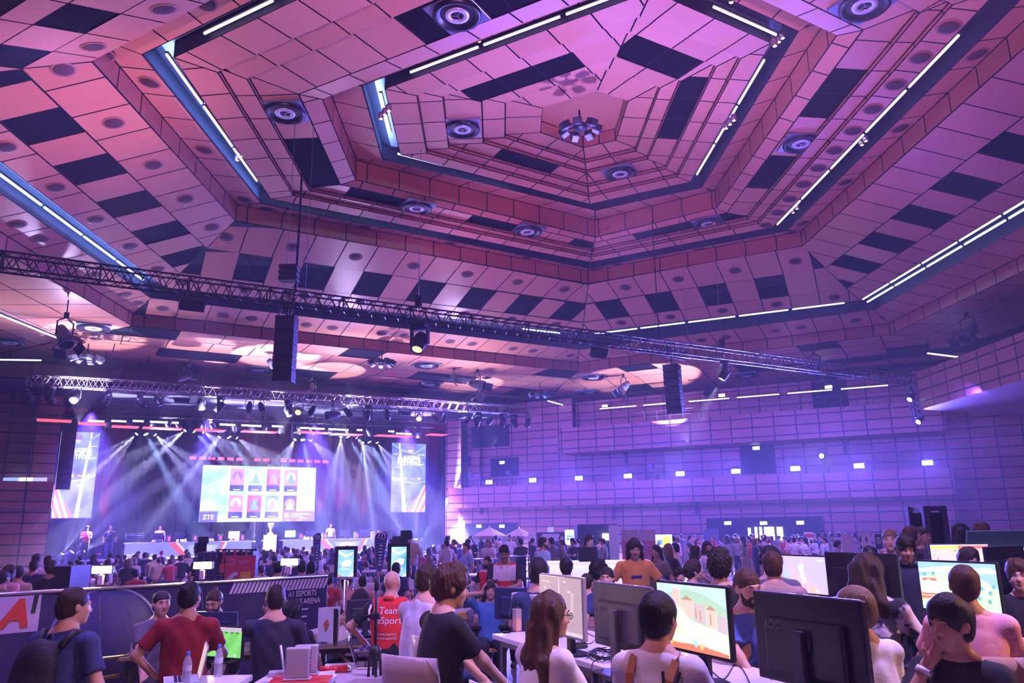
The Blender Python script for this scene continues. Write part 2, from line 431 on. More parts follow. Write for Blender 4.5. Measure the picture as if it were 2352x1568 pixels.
# rear part of the room behind the camera
rb=MB(); rb.poly([(-45,-3,0),(30,-3,0),(30,-3,13),(-45,-3,13)],0,[(0,0),(75,0),(75,13),(0,13)]); struct(rb.build('wall_back',WP))
HAZE=.0023
PW_D=400000;PW_F=90000
FLOODS=[BP(2.85+3.03*k,.35,4.85) for k in range(9)]
TOPB=[(313,997,'f'),(336,998,'d'),(357,999,'f'),(424,989,'f'),(448,991,'d'),(468,993,'f'),(503,1004,'f'),(527,1005,'d'),(545,1006,'f'),(677,1010,'f'),(696,1011,'d'),(716,1012,'f'),(783,1004,'f'),(800,1004,'d'),(820,1006,'f'),(833,1017,'f'),(849,1016,'d'),(867,1017,'f')]
LOWB=[(144,1271,'f'),(167,1266,'d'),(194,1264,'f'),(583,1242,'f'),(605,1241,'f'),(936,1238,'f'),(955,1237,'d'),(972,1236,'f')]
BEAMS=[]
for i,(x,y,k) in enumerate(TOPB+LOWB):
    top=i<len(TOPB); c=55.5 if top else 55
    s,z=A_at(x,y,c); p=AP(s,c,z); BEAMS.append((p,k,top,x))
def gobo(l, k=7, sharp=.25, rings=False):
    l.use_nodes=True; t=l.node_tree; N,L=t.nodes,t.links; em=N['Emission']
    tc=N.new('ShaderNodeTexCoord'); sp=N.new('ShaderNodeSeparateXYZ'); L.new(tc.outputs['Normal'],sp.inputs[0])
    at=N.new('ShaderNodeMath'); at.operation='ARCTAN2'; L.new(sp.outputs[0],at.inputs[0]); L.new(sp.outputs[1],at.inputs[1])
    m=N.new('ShaderNodeMath'); m.operation='MULTIPLY'; m.inputs[1].default_value=k; L.new(at.outputs[0],m.inputs[0])
    s=N.new('ShaderNodeMath'); s.operation='SINE'; L.new(m.outputs[0],s.inputs[0])
    mr=N.new('ShaderNodeMapRange'); mr.inputs[1].default_value=sharp; mr.inputs[2].default_value=1; mr.inputs[3].default_value=.05; mr.inputs[4].default_value=2.6
    L.new(s.outputs[0],mr.inputs[0]); L.new(mr.outputs[0],em.inputs['Strength'])
# ------------------------------------------------------------ helpers on the ceiling
def bvh_of(objs):
    vs=[];fs=[]
    for o in objs:
        n=len(vs); vs+=[o.matrix_world@v.co for v in o.data.vertices]; fs+=[tuple(n+i for i in p.vertices) for p in o.data.polygons]
    return BVHTree.FromPolygons(vs,fs)
CEIL=bvh_of([o for o in C.objects if o.name.startswith('ceiling') and o.data.materials[0]==WOOD])
def chit(px,py):
    h=CEIL.ray_cast(EYE,ray(px,py).normalized()); 
    if not h[0]: return None,None
    n=h[1] if h[1].z<0 else -h[1]
    return h[0],n
def where(p): # plain words for a spot on the ceiling
    d=ray(0,0)
    return p
# led tubes in the slots
TW=mat('tube_pinkwhite',(.9,.85,1),.4,emis=(.95,.72,1),es=2.6)
TB=mat('tube_bluewhite',(.8,.9,1),.4,emis=(.42,.55,1),es=7)
tubes={}
def tube_proto(m):
    b=MB(); b.tube([(-1.12,0,0),(1.12,0,0)],.032,8); o=b.build('led_tube',m)
    c=MB(); c.box((-1.15,-.05,.03),(1.15,.05,.075)); c.build('tube_holder',BLACK,o); return o
pB=None;pW=None
def tubes_on(ri,ro,k,f0,f1,m,lab,grp,L=2.42,fr=.28,dz=.12,step=1):
    a,b=ri[k],ri[(k+1)%6]; c,d=ro[k],ro[(k+1)%6]; a=a.lerp(c,fr);b=b.lerp(d,fr)
    T=(b-a).length; n=max(1,int(T*(f1-f0)/L)); x=(b-a).normalized(); rz=math.atan2(x.y,x.x)
    for i in range(n):
        p=a+x*(T*f0+L*(i+.5))+Vector((0,0,dz))
        key=m.name
        if key not in tubes: o=tubes[key]=tube_proto(m)
        else: o=dup(tubes[key])
        o.location=p; o.rotation_euler=(0,0,rz); tag(o,lab,'light tube',grp)
N1='the innermost ceiling ring'; N2='the middle ceiling ring'; N3='the outer ceiling ring'
SD=dict(A='stage side',B='gallery side',C='right side',D='near right side',E='near left side',F='left side')
def T_(R,i,o,k,f0,f1,m,**kw): tubes_on(i,o,'ABCDEF'.index(k),f0,f1,m,'lit %s led tube in the slot of %s, %s'%('blue-white' if m is TB else 'pinkish white',R,SD[k]),'led tubes in %s, %s'%(R,SD[k]),**kw)
T_(N1,R1i,R1o,'E',0.0,1,TW); T_(N1,R1i,R1o,'D',0,1,TW); T_(N1,R1i,R1o,'C',.05,1,TW); T_(N1,R1i,R1o,'F',.1,1,TW); T_(N1,R1i,R1o,'A',0,.62,TB)
T_(N2,R2i,R2o,'E',0,1,TW); T_(N2,R2i,R2o,'F',.0,1,TW); T_(N2,R2i,R2o,'A',0,.68,TB); T_(N2,R2i,R2o,'C',0,1,TW)
T_(N3,R3i,R3o,'F',0,1,TB,fr=.55); T_(N3,R3i,R3o,'B',.05,1,TB); T_(N3,R3i,R3o,'C',0,1,TB,fr=.5); T_(N3,R3i,R3o,'C',0,1,TB,fr=.2); T_(N3,R3i,R3o,'A',.82,1,TB)
def loose_tube(p0,p1,z,m=None,lab='',grp=None):
    a=at_z(*p0,z); b=at_z(*p1,z); L=(b-a).length; n=max(1,round(L/2.5)); x=(b-a).normalized()
    for i in range(n):
        o=dup(tubes[(m or TB).name]); o.location=a+x*L*(i+.5)/n+Vector((0,0,-.08)); o.rotation_euler=(0,0,math.atan2(x.y,x.x)); tag(o,lab,'light tube',grp)
loose_tube((0,718),(132,772),10.5,TB,'lit blue-white led tube under the low ceiling above the left gallery','led tubes above the left gallery')
loose_tube((0,822),(72,823),10.0,TB,'lit blue-white led tube low at the far left, above the stage-left gallery')
loose_tube((1246,914),(1308,931),9.6,TB,'short lit blue-white led tube near the corner of stage and gallery','led tubes at the corner of stage and gallery')
loose_tube((1120,948),(1172,960),9.2,TB,'short lit blue-white led tube behind the lamp truss','led tubes at the corner of stage and gallery')
loose_tube((1370,936),(2050,880),8.9,TW,'dim pinkish led tube in the row over the upper gallery','led tubes over the upper gallery')
loose_tube((2136,808),(2256,823),9.6,TB,'lit led tube over the dark right-hand gallery corner','led tubes over the right gallery')
# speaker grilles
SPK=mat('speaker_grille',(.085,.03,.03),.8); SPR=mat('grille_ring',(.34,.14,.08),.5)
gp=None; gn=0
def grille(p,n,lab,grp,r=.27):
    global gp
    if gp is None:
        b=MB(); b.lathe([(0,-.012),(.21,-.012),(.225,0)],20); gp=b.build('ceiling_speaker',SPK); c=MB(); c.lathe([(.225,-.008),(.275,-.006),(.28,.0)],20); c.build('ring',SPR,gp); o=gp
    else: o=dup(gp)
    o.location=p+n*.012; o.rotation_euler=n.to_track_quat('-Z','Y').to_euler(); tag(o,lab,'ceiling speaker',grp); return o
rown={'row1':'sloping panel row above the chequered row','row3':'sloping panel row below the chequered row','row0':'lowest panel row over the riser','row2o':'curved panel row under the middle ring','a1':'first stepped row of the middle ring','a4':'last stepped row of the middle ring'}
for sd,row,j,e,nrm,X,Y in PANELS:
    ok={'row1':j%2==1 and sd in 'ABFE','row3':j%2==0 and sd in 'AFB','row0':(j%3!=1) and sd in 'AFB','row2o':j%3==0,'a1':sd=='C','a4':False}.get(row,False)
    if sd=='C' and row=='row2o': ok=j%3==0
    if ok and e.y>2:
        grille(e,nrm,'round brown speaker grille in the %s, %s'%(rown[row],SD[sd]),'speaker grilles, %s, %s'%(row,SD[sd]))
# air diffusers
DM=mat('diffuser_plate',(.28,.3,.42),.3,.6); DB=mat('diffuser_black',(.008,.008,.012),.35); DW=mat('diffuser_ring',(.62,.64,.75),.35,.3)
dp=None
def diffuser(px,py,lab,s=1.15,grp=None,flat=None):
    global dp
    p,n=chit(px,py)
    if p is None: return
    if dp is None:
        b=MB(); b.box((-.5,-.5,-.02),(.5,.5,.04),bev=.01); dp=b.build('ceiling_vent',DM)
        b=MB(); b.lathe([(.49,-.02),(.485,-.09),(.40,-.10),(.36,-.03),(.33,-.03)],32); b.build('outer_ring',DB,dp)
        b=MB(); b.lathe([(.0,-.04),(.33,-.04)],32); b.build('dish',DB,dp)
        b=MB(); b.lathe([(.25,-.05),(.24,-.075),(.14,-.075),(.13,-.05)],32); b.build('inner_ring',DW,dp)
        b=MB()
        for k in range(3): b.box((-.008,0,-.07),(.008,.15,-.05),m=Matrix.Rotation(k*2.094,4,'Z'))
        b.build('spoke',ALU,dp); o=dp
    else: o=dup(dp)
    n=Vector((0,0,-1)) if n.z<-.9 else n
    o.location=p+n*.03; o.rotation_euler=(0,0,RZ.get(flat,0)); o.scale=(s,s,s); tag(o,lab,'air vent',grp); return o
RZ={'A':a30,'B':-a30,'C':0,'F':0,'E':-a30,'D':a30}
vl='square ceiling air vent'
for px,py,sd,l in ((1050,28,'E','largest, at the top between the near slots'),(655,254,'F','beside the long dark panel of the middle ring'),(1062,292,'F','inside the innermost ring, left side'),(1425,395,'B','inside the innermost ring, gallery side'),(957,474,'A','middle ring, stage side, nearer the left corner'),(1212,528,'A','middle ring, stage side, nearer the hexagon corner'),(1627,510,'B','middle ring, gallery side near the right corner'),(1840,325,'C','middle ring, right side between two dark panels'),(1985,6,'D','cut by the top edge at the near right side'),
    (215,749,'A','low ceiling near the left riser corner'),(22,782,'A','low ceiling at the far left edge'),(762,816,'A','low ceiling over the stage front, beside the hanging loudspeaker'),(592,846,'A','brightly lit low ceiling left of the hanging loudspeaker'),(980,836,'A','low ceiling right of the black lamp cluster'),(986,880,'A','low ceiling nearest the lamp truss'),(1362,864,'B','low ceiling right of the hexagon corner'),(1352,898,'B','low ceiling near the upper gallery'),(2028,786,'B','low ceiling at the far right corner'),(1715,859,'B','low ceiling over the upper gallery')):
    diffuser(px,py,vl+', '+l,1.15 if py<600 else 1.3,None,sd)
# small downlights in the slots
dl=None
def downlight(px,py,lab,grp,on=True):
    global dl
    p=at_z(px,py,(R2o[0].z if py>100 else R1o[0].z)-.0)
    if dl is None:
        b=MB(); b.lathe([(0,0),(.07,0),(.09,-.05),(.07,-.16),(.05,-.2)],14); dl=b.build('downlight',ALU); c=MB(); c.lathe([(0,-.19),(.05,-.19)],14); c.build('lamp',mat('warm_bulb',(1,.8,.5),.4,emis=(1,.62,.28),es=14),dl); o=dl
    else: o=dup(dl)
    o.location=p+Vector((0,0,.22)); tag(o,lab,'downlight',grp)
for (x,y),l,n in (((415,78),'near left slot of the middle ring',3),((1680,8),'near right slot of the innermost ring',2),((1780,108),'right slot of the innermost ring, near end',3),((1668,297),'right slot of the innermost ring, middle',3),((1980,335),'right slot of the middle ring',2),((1822,490),'right slot of the middle ring, far end',2),((875,275),'left slot of the innermost ring',3),((1100,97),'near left slot of the innermost ring',2),((545,370),'left slot of the middle ring',3)):
    for i in range(n): downlight(x+i*9,y-i*9+(0 if l[0:4]=='near' else 0),'small lit warm downlight in the '+l,'downlights, '+l)
# ------------------------------------------------------------ trusses
def truss(name, a, b, w, label, grp=None, m=BLACK, step=None, sides=4, r=.024):
    a=Vector(a); b=Vector(b); L=(b-a).length; X=(b-a).normalized(); ref=Vector((0,0,1)) if abs(X.z)<.9 else Vector((1,0,0)); Yv=ref.cross(X).normalized(); Zv=X.cross(Yv)
    e=empty(name,a,0,label,'truss',grp); st=step or w*1.0; n=max(2,int(L/st)); h=w/2
    cs=[Yv*h+Zv*h,-Yv*h+Zv*h,-Yv*h-Zv*h,Yv*h-Zv*h]
    for c in cs: k=MB(); k.tube([c,c+X*L],r,8); k.build('chord',m,e)
    k=MB()
    for i in range(n):
        x0=X*(L*i/n); x1=X*(L*(i+1)/n); xm=(x0+x1)/2
        for q in range(4):
            c0,c1=cs[q],cs[(q+1)%4]
            k.tube([c0+x0,c1+xm],r*.5,4,cap=False); k.tube([c1+xm,c0+x1],r*.5,4,cap=False)
        if i%5==0:
            for q in range(4): k.tube([cs[q]+x0,cs[(q+1)%4]+x0],r*.8,5,cap=False)
    k.build('lattice',m,e); return e
TRM=mat('truss_dark',(.05,.035,.03),.35,.6)
tA=at_z(0,600,8.15); tB=at_z(2098,872,8.15); tx=(tB-tA).normalized()
truss('lighting_truss',tA-tx*6,tB,.4,'long black box truss hanging across the whole hall below the ceiling',m=TRM,r=.026)
def on_truss(px): # point on the truss axis seen at column px
    lo,hi=-6.0,(tB-tA).length
    for _ in range(40):
        m=(lo+hi)/2; p=tA+tx*m; v=p-EYE; x=1176+F*v.dot(cR)/v.dot(D0)
        if x<px: lo=m
        else: hi=m
    return tA+tx*lo
T2M=mat('truss_alu',(.42,.36,.38),.35,.8)
q0=at_z(62,872,8.0); q1=at_z(1235,945,8.0)
truss('lighting_truss',q0,q1,.42,'aluminium box truss carrying a row of lamps in front of the stage',m=T2M)
p0=at_z(150,942,8.4); p1=at_z(1000,975,8.4)
truss('lighting_truss',p0,p1,.4,'dark box truss above the stage, behind the lamp row truss',m=TRM,step=.5)
# cables and wires
WIRE=mat('steel_wire',(.35,.33,.4),.4,.7)
def wire(p,q,r,label,grp=None,m=None,name='steel_wire',cat='wire'):
    k=MB(); k.tube([p,q],r,6); o=k.build(name,m or WIRE); return tag(o,label,cat,grp)
for px,l in ((655,'left of the thick cable'),(700,'right of the thick cable'),(961,'above the moving head'),(1582,'over the white-beam lamp, shorter'),(1660,'over the white-beam lamp')):
    p=on_truss(px)+Vector((0,0,.2)); wire(p,p+Vector((0,0,5.2)),.009,'thin steel suspension wire of the long truss, '+l)
p=on_truss(678)+Vector((0,0,.2)); wire(p,p+Vector((0,0,4.6)),.035,'thick black cable dropping to the long truss by the left loudspeaker array',None,BLACK,'power_cable','cable')
p=on_truss(1515)+Vector((0,0,.2)); wire(p,p+Vector((0,0,4.6)),.02,'black cable dropping to the long truss by the right loudspeaker array',None,BLACK,'power_cable','cable')
# chain motors
def motor(p,label):
    k=MB(); k.box((-.1,-.08,-.16),(.1,.08,.16),bev=.02); o=k.build('chain_motor',BLACK,loc=p); k=MB(); k.tube([(0,0,.16),(0,0,.5)],.02,6); k.build('chain',ALU,o); tag(o,label,'chain hoist')
motor(on_truss(961)+Vector((0,0,.45)),'small chain hoist on the wire above the moving head')
motor(on_truss(1660)+Vector((0,0,.45)),'small chain hoist on the wire by the white-beam lamp')
# ------------------------------------------------------------ fixtures
LENS=mat('lens_dark',(.02,.02,.05),.08,.2); LWH=mat('lens_white',(.9,.95,1),.3,emis=(.85,.9,1),es=30); LBL=mat('lens_blue',(.6,.7,1),.3,emis=(.35,.5,1),es=26)
LAM=mat('lens_amber',(1,.7,.4),.3,emis=(1,.55,.25),es=2.2); BODY=mat('fixture_body',(.03,.03,.04),.4,.2); BODY2=mat('fixture_grey',(.16,.15,.24),.45,.1)
def moving_head(loc, d, label, lens=LENS, s=1, grp=None, up=False, body=BODY):
    e=empty('moving_head_lamp',loc,0,label,'stage lamp',grp); sg=-1 if not up else 1
    d=Vector(d).normalized(); rz=math.atan2(d.x,d.y) if (abs(d.x)+abs(d.y))>.01 else 0
    e.rotation_euler=(0,0,-rz); dl_=Vector((0,math.hypot(d.x,d.y),d.z)).normalized()
    k=MB(); k.box((-.17*s,-.13*s,min(0,sg*.12*s)),(.17*s,.13*s,max(0,sg*.12*s)),bev=.02*s); k.build('base',body,e)
    k=MB(); 
    for sx in (-1,1): k.box((sx*.19*s-.025*s,-.07*s,min(sg*.12*s,sg*.52*s)),(sx*.19*s+.025*s,.07*s,max(sg*.12*s,sg*.52*s)),bev=.02*s)
    z0,z1=sorted((sg*.12*s,sg*.17*s)); k.box((-.21*s,-.08*s,z0),(.21*s,.08*s,z1)); k.build('yoke',body,e)
    c=Vector((0,0,sg*.42*s)); q=dl_.to_track_quat('Z','X').to_matrix().to_4x4(); q.translation=c
    k=MB(); k.lathe([(0,-.22*s),(.1*s,-.21*s),(.15*s,-.12*s),(.155*s,.05*s),(.135*s,.2*s),(.14*s,.26*s),(.12*s,.26*s),(.11*s,.235*s)],18,m=q); h=k.build('head',body,e)
    k=MB(); k.lathe([(0,.235*s),(.11*s,.235*s)],18,m=q); k.build('lens',lens,h)
    return e, Vector(loc)+Matrix.Rotation(-rz,3,'Z')@(c+dl_*.27*s)
def par_can(loc,d,label,lens=LENS,s=1,grp=None,body=BODY,barn=False):
    e=empty('spotlight',loc,0,label,'spotlight',grp); d=Vector(d).normalized(); rz=-math.atan2(d.x,d.y); e.rotation_euler=(0,0,rz); dd=Vector((0,math.hypot(d.x,d.y),d.z)).normalized()
    k=MB(); k.tube([(-.15*s,0,-.34*s),(-.15*s,0,-.08*s),(0,0,0),(.15*s,0,-.08*s),(.15*s,0,-.34*s)],.014*s,6); k.box((-.03*s,-.03*s,-.02*s),(.03*s,.03*s,.1*s)); k.build('yoke',BLACK,e)
    q=dd.to_track_quat('Z','X').to_matrix().to_4x4(); q.translation=Vector((0,0,-.34*s))
    k=MB(); k.lathe([(0,-.24*s),(.07*s,-.23*s),(.11*s,-.1*s),(.13*s,.1*s),(.13*s,.2*s),(.115*s,.2*s),(.11*s,.17*s)],16,m=q); b=k.build('housing',body,e)
    k=MB(); k.lathe([(0,.17*s),(.11*s,.17*s)],16,m=q); k.build('lens',lens,b)
    if barn:
        k=MB()
        for i in range(4): k.box((-.11*s,.125*s,.2*s),(.11*s,.135*s,.38*s),m=q@Matrix.Rotation(i*pi/2,4,'Z')@Matrix.Rotation(-.35,4,'X'))
        k.build('barn_doors',BODY,b)
    return e
# on the long truss
g=Vector((0,0,-.22)); toS=AN
moving_head(on_truss(965)+g,(-.2,-.6,-1),'large moving head lamp with an orange-tinted lens under the middle of the long truss',LAM,1.35)
mh,mp=moving_head(on_truss(1662)+g,(-1,.1,-1.6),'moving head lamp throwing a white beam down from the long truss',LWH,1.1); BEAM1=mp
def led_flood(loc,rz,label,w=.55,lens=LENS,h=.22,tilt=0,grp=None):
    e=empty('flood_light',loc,rz,label,'flood light',grp)
    k=MB(); k.tube([(-w/2-.03,0,-.25),(-w/2-.03,0,-.05),(0,0,0),(w/2+.03,0,-.05),(w/2+.03,0,-.25)],.014,6); k.build('bracket',BLACK,e)
    m=Matrix.Translation((0,0,-.26))@Matrix.Rotation(tilt,4,'X'); k=MB(); k.box((-w/2,-.08,-h/2),(w/2,.08,h/2),m=m,bev=.015)
    for i in range(6): k.box((-w/2+.03+i*(w-.06)/6,.08,-h/2+.02),(-w/2+.05+i*(w-.06)/6,.12,h/2-.02),m=m)
    b=k.build('housing',BODY,e); k=MB(); k.box((-w/2+.02,-.09,-h/2+.02),(w/2-.02,-.078,h/2-.02),m=m); k.build('lens',lens,b); return e
led_flood(on_truss(445)+g,a30,'wide dark flood light under the left end of the long truss',.62,h=.34,tilt=.9)
led_flood(on_truss(1375)+g,a30,'flat dark flood light under the right half of the long truss',.62,h=.34,tilt=.6)
led_flood(on_truss(1905)+g,a30,'small dark flood light near the right end of the long truss',.5,h=.3,tilt=.5)
# line arrays
def line_array(loc,rz,n,w,h,label,curve=0,face=.45):
    e=empty('loudspeaker_array',loc,rz,label,'loudspeaker'); p=Vector((0,0,0)); ang=0
    k=MB(); k.box((-w/2,-face/2,0),(w/2,face/2,.06)); k.tube([(0,0,.06),(0,0,.5)],.03,6); k.build('rigging_frame',BLACK,e)
    for i in range(n):
        m=Matrix.Translation(p)@Matrix.Rotation(ang,4,'X'); k=MB(); k.box((-w/2,-face/2,-h+.012),(w/2,face/2,0),m=m,bev=.02); c=k.build('cabinet',mat('speaker_black',(.012,.012,.02),.6),e)
        k=MB(); k.box((-w/2+.02,-face/2-.006,-h+.03),(w/2-.02,-face/2,-.02),m=m); k.build('grille',mat('speaker_mesh',(.03,.03,.04),.5,.4),c)
        p=p+m.to_3x3()@Vector((0,0,-h)); ang+=curve
    return e
pa=on_truss(662); pa2=pa+Vector((0,0,-.55))
truss('cross_truss',pa+Vector((.1,-.3,-.05)),pa+Vector((-.5,1.3,-.15)),.3,'short cross truss carrying the left loudspeaker array',m=TRM)
line_array(Vector((pa.x,pa.y,at_y(665,733,pa.y).z)),.0,5,.52,.35,'tall black loudspeaker array hanging under the left half of the long truss',0)
pb=at_y(1543,842,31); line_array(pb,-.45,7,.62,.27,'curved black loudspeaker array hanging under the right half of the long truss',.045,.6)
truss('cross_truss',pb+Vector((-1.4,-1.2,.55)),pb+Vector((.8,.5,.55)),.3,'short cross truss carrying the right loudspeaker array',m=TRM)
k=MB(); 
for i in range(3): k.box((-.25,-.18,-i*.16),(.25,.18,-i*.16+.13),bev=.02)
o=k.build('dimmer_pack',BODY,loc=pa+Vector((.05,-.2,.75))); tag(o,'stack of black dimmer boxes on top of the long truss by the left array','dimmer pack')
# drop ladder at the right end
truss('ladder_truss',tB+Vector((-.1,0,-.2)),tB+Vector((-.1,0,-2.0)),.28,'vertical ladder truss hanging from the right end of the long truss',m=mat('truss_lit',(.4,.42,.7),.3,.7))
par_can(tB+Vector((-.35,-.3,-.5)),(-1,-.5,-.8),'spotlight on the drop ladder at the truss end, upper one',LWH,1.0); par_can(tB+Vector((-.1,-.3,-1.5)),(-1,-.5,-.7),'spotlight on the drop ladder at the truss end, lower one',LWH,1.0)
# lamp row on the second truss
ux=(q1-q0).normalized()
def on_line(a,x,px,L):
    lo,hi=0,L
    for _ in range(40):
        m=(lo+hi)/2; v=a+x*m-EYE; X=1176+F*v.dot(cR)/v.dot(D0)
        if X<px: lo=m
        else: hi=m
    return a+x*lo
row=[(70,'p'),(118,'m'),(178,'a'),(250,'p'),(325,'m'),(367,'p'),(420,'f'),(465,'p'),(508,'m'),(575,'p'),(603,'p'),(663,'m'),(688,'a'),(718,'p'),(765,'g'),(800,'p'),(845,'m'),(890,'p'),(930,'f'),(963,'a'),(1000,'p'),(1020,'p'),(1075,'p'),(1097,'m'),(1125,'p'),(1155,'m'),(1180,'m'),(1212,'p')]
rl=random.Random(5)
for i,(px,t) in enumerate(row):
    p=on_line(q0,ux,px,(q1-q0).length)+Vector((0,0,-.22)); d=(rl.uniform(-.8,.8),rl.uniform(-.3,1),-1)
    if t=='m': moving_head(p,d,'dark moving head lamp in the lamp row in front of the stage',LENS,1.05,'moving heads on the lamp row truss')
    elif t=='f': led_flood(p,a30,'flat flood light in the lamp row in front of the stage',.6,grp='flood lights on the lamp row truss')
    elif t=='a': par_can(p,(.1,-1,-.6),'amber lit spotlight in the lamp row in front of the stage',LAM,1.25,'amber spotlights on the lamp row truss')
    elif t=='g': par_can(p,(-1,-.5,-.2),'large grey spotlight in the lamp row in front of the stage',LENS,1.6,None,BODY2)
    else: par_can(p,d,'small black spotlight in the lamp row in front of the stage',LENS,1.15,'small spotlights on the lamp row truss')
vx=(p1-p0).normalized()
for i,px in enumerate((165,248,300,352,388,412,468,490,540,580,610,645,690,718,760,800,848,905,925,960)):
    p=on_line(p0,vx,px,(p1-p0).length)+Vector((0,0,-.2)); par_can(p,(rl.uniform(-.5,.5),1,-1),'small black spotlight on the dark truss above the stage',LENS,1.2,'spotlights on the truss above the stage')
# lamps hanging straight from the low ceiling
for px,py,s,d,bd,l in ((150,748,2.2,(.6,-.3,-1),BODY2,'far left, under the riser corner'),(425,852,1.8,(1,-.2,.5),BODY2,'over the left end of the lamp row'),(630,826,1.8,(1,0,-1),BODY2,'just left of the hanging loudspeaker array'),(716,885,1.5,(0,-.3,-1),BODY,'right of the hanging loudspeaker array'),(798,893,1.5,(0,-.3,-1),BODY,'between array and middle of the lamp row'),(1043,862,1.3,(1,-.3,-.6),BODY,'low ceiling over the right lamp row'),(1097,866,2.2,(1,-.5,-.3),BODY,'largest, above the right lamp row'),(1100,902,2.0,(-1,-.5,-.8),BODY2,'touching the lamp row truss'),(1432,876,2.0,(-1,-.4,-1),BODY2,'left of the right loudspeaker array'),(1870,826,2.0,(-.6,-.6,-1),BODY2,'over the upper gallery'),(2222,742,2.3,(-1,-.4,-1),BODY2,'far right, under the dark ceiling corner'),(1628,893,1.5,(-1,0,-.6),BODY,'beyond the white beam')):
    p,n=chit(px,py-18)
    if p is None: p=at_z(px,py-18,9.9)
    p=at_z(px,py,p.z-.45)
    par_can(p+Vector((0,0,.3)),d,'barn door spotlight under the low ceiling, '+l,LENS,s*.95,None,bd,True)
    wire(p+Vector((0,0,.3)),p+Vector((0,0,1.0)),.02,'short rod holding a spotlight, '+l,None,BLACK,'hanging_rod','rod')
# black multi-arm lamp clusters
def cluster(px,py,z,s,label):
    p=at_z(px,py,z); e=empty('lamp_cluster',p,0,label,'lamp cluster'); k=MB(); k.tube([(0,0,.1),(0,0,.55*s)],.03,6); k.lathe([(0,-.1*s),(.2*s,-.06*s),(.22*s,.06*s),(0,.12*s)],12); k.build('hub',BLACK,e)
    for i in range(7):
        a=i*2*pi/7; c,sn=math.cos(a),math.sin(a); k=MB(); k.tube([(0,0,0),(c*.4*s,sn*.4*s,.05*s)],.025*s,6); r=k.build('arm',BLACK,e)
        m=Matrix.Translation((c*.5*s,sn*.5*s,-.05*s))@Matrix.Rotation(a,4,'Z')@Matrix.Rotation(.5,4,'Y'); k=MB(); k.box((-.13*s,-.12*s,-.1*s),(.13*s,.12*s,.1*s),m=m,bev=.02); h=k.build('head',BODY,r)
        k=MB(); k.box((-.1*s,-.09*s,-.115*s),(.1*s,.09*s,-.1*s),m=m); k.build('lens',mat('lens_soft',(.35,.4,.75),.2,.3),h)
cluster(1332,292,13.3,1.0,'black lamp cluster with square heads at the centre of the ceiling')
cluster(200,820,9.3,1.1,'black lamp cluster under the low ceiling at far left')
cluster(877,830,9.9,1.1,'black lamp cluster under the low ceiling, right of the left loudspeaker array')
cluster(1240,903,9.6,1.1,'black lamp cluster by the end of the lamp row')
# flood lights on the gallery front
for k_,p in enumerate(FLOODS):
    o=led_flood(p+Vector((0,0,.15)),0,'bright blue-white flood light on the front of the lower gallery',.5,LBL,.26,grp='flood lights along the lower gallery'); o.rotation_euler=(0,0,-math.radians(27.7))
s_,z_=B_at(1888,1050,.9); moving_head(BP(s_,.9,z_+.5),(-BN.x,-BN.y,-.1),'dazzling white moving head lamp above the lower gallery front',mat('lens_dazzle',(1,1,1),.3,emis=(.8,.85,1),es=120),1.0)
# ------------------------------------------------------------ smooth solid modelling for figures
V=lambda *a: np.array(a,dtype=np.float32)
def surfnet(Fd, org, h):
    nx,ny,nz=Fd.shape; s=Fd<0
    c=[(i,j,k) for i in (0,1) for j in (0,1) for k in (0,1)]
    sl=lambda i,j,k: (slice(i,nx-1+i),slice(j,ny-1+j),slice(k,nz-1+k))
    allin=np.ones((nx-1,ny-1,nz-1),bool); anyin=np.zeros_like(allin)
    for q in c: v=s[sl(*q)]; allin&=v; anyin|=v
    cell=anyin&~allin; I=np.argwhere(cell); idx=-np.ones(cell.shape,np.int64); idx[cell]=np.arange(len(I))
    if not len(I): return np.zeros((0,3)),np.zeros((0,4),int)
    acc=np.zeros((len(I),3)); cnt=np.zeros(len(I))
    for a in c:
        for ax in range(3):
            if a[ax]: continue
            b=list(a); b[ax]=1
            fa=Fd[I[:,0]+a[0],I[:,1]+a[1],I[:,2]+a[2]]; fb=Fd[I[:,0]+b[0],I[:,1]+b[1],I[:,2]+b[2]]
            m=(fa<0)!=(fb<0); t=np.where(m,fa/np.where(m,fa-fb,1),0)
            p=np.array(a,float)[None]+np.eye(3)[ax][None]*t[:,None]; acc[m]+=p[m]; cnt[m]+=1
    vs=(I+acc/cnt[:,None])*h+org
    Q=[]
    for ax in range(3):
        b,cx=(ax+1)%3,(ax+2)%3
        lo=[slice(1,None)]*3; lo[ax]=slice(0,-1)
        A=s[tuple(lo)]; hi=[slice(1,None)]*3; B=s[tuple(hi)]
        m=A!=B; K=np.argwhere(m); 
        if not len(K): continue
        base=K.copy(); base[:,b]+=1; base[:,cx]+=1
        ok=(base[:,b]<cell.shape[b])&(base[:,cx]<cell.shape[cx])&(base[:,ax]<cell.shape[ax]); base=base[ok]; K=K[ok]
        fl=A[tuple(K.T)]
        def g(db,dc): q=base.copy(); q[:,b]+=db; q[:,cx]+=dc; return idx[tuple(q.T)]
        q=np.stack([g(-1,-1),g(0,-1),g(0,0),g(-1,0)],1); good=(q>=0).all(1); q=q[good]; fl=fl[good]
        q[~fl]=q[~fl][:,::-1]; Q.append(q)
    return vs,np.concatenate(Q) if Q else np.zeros((0,4),int)
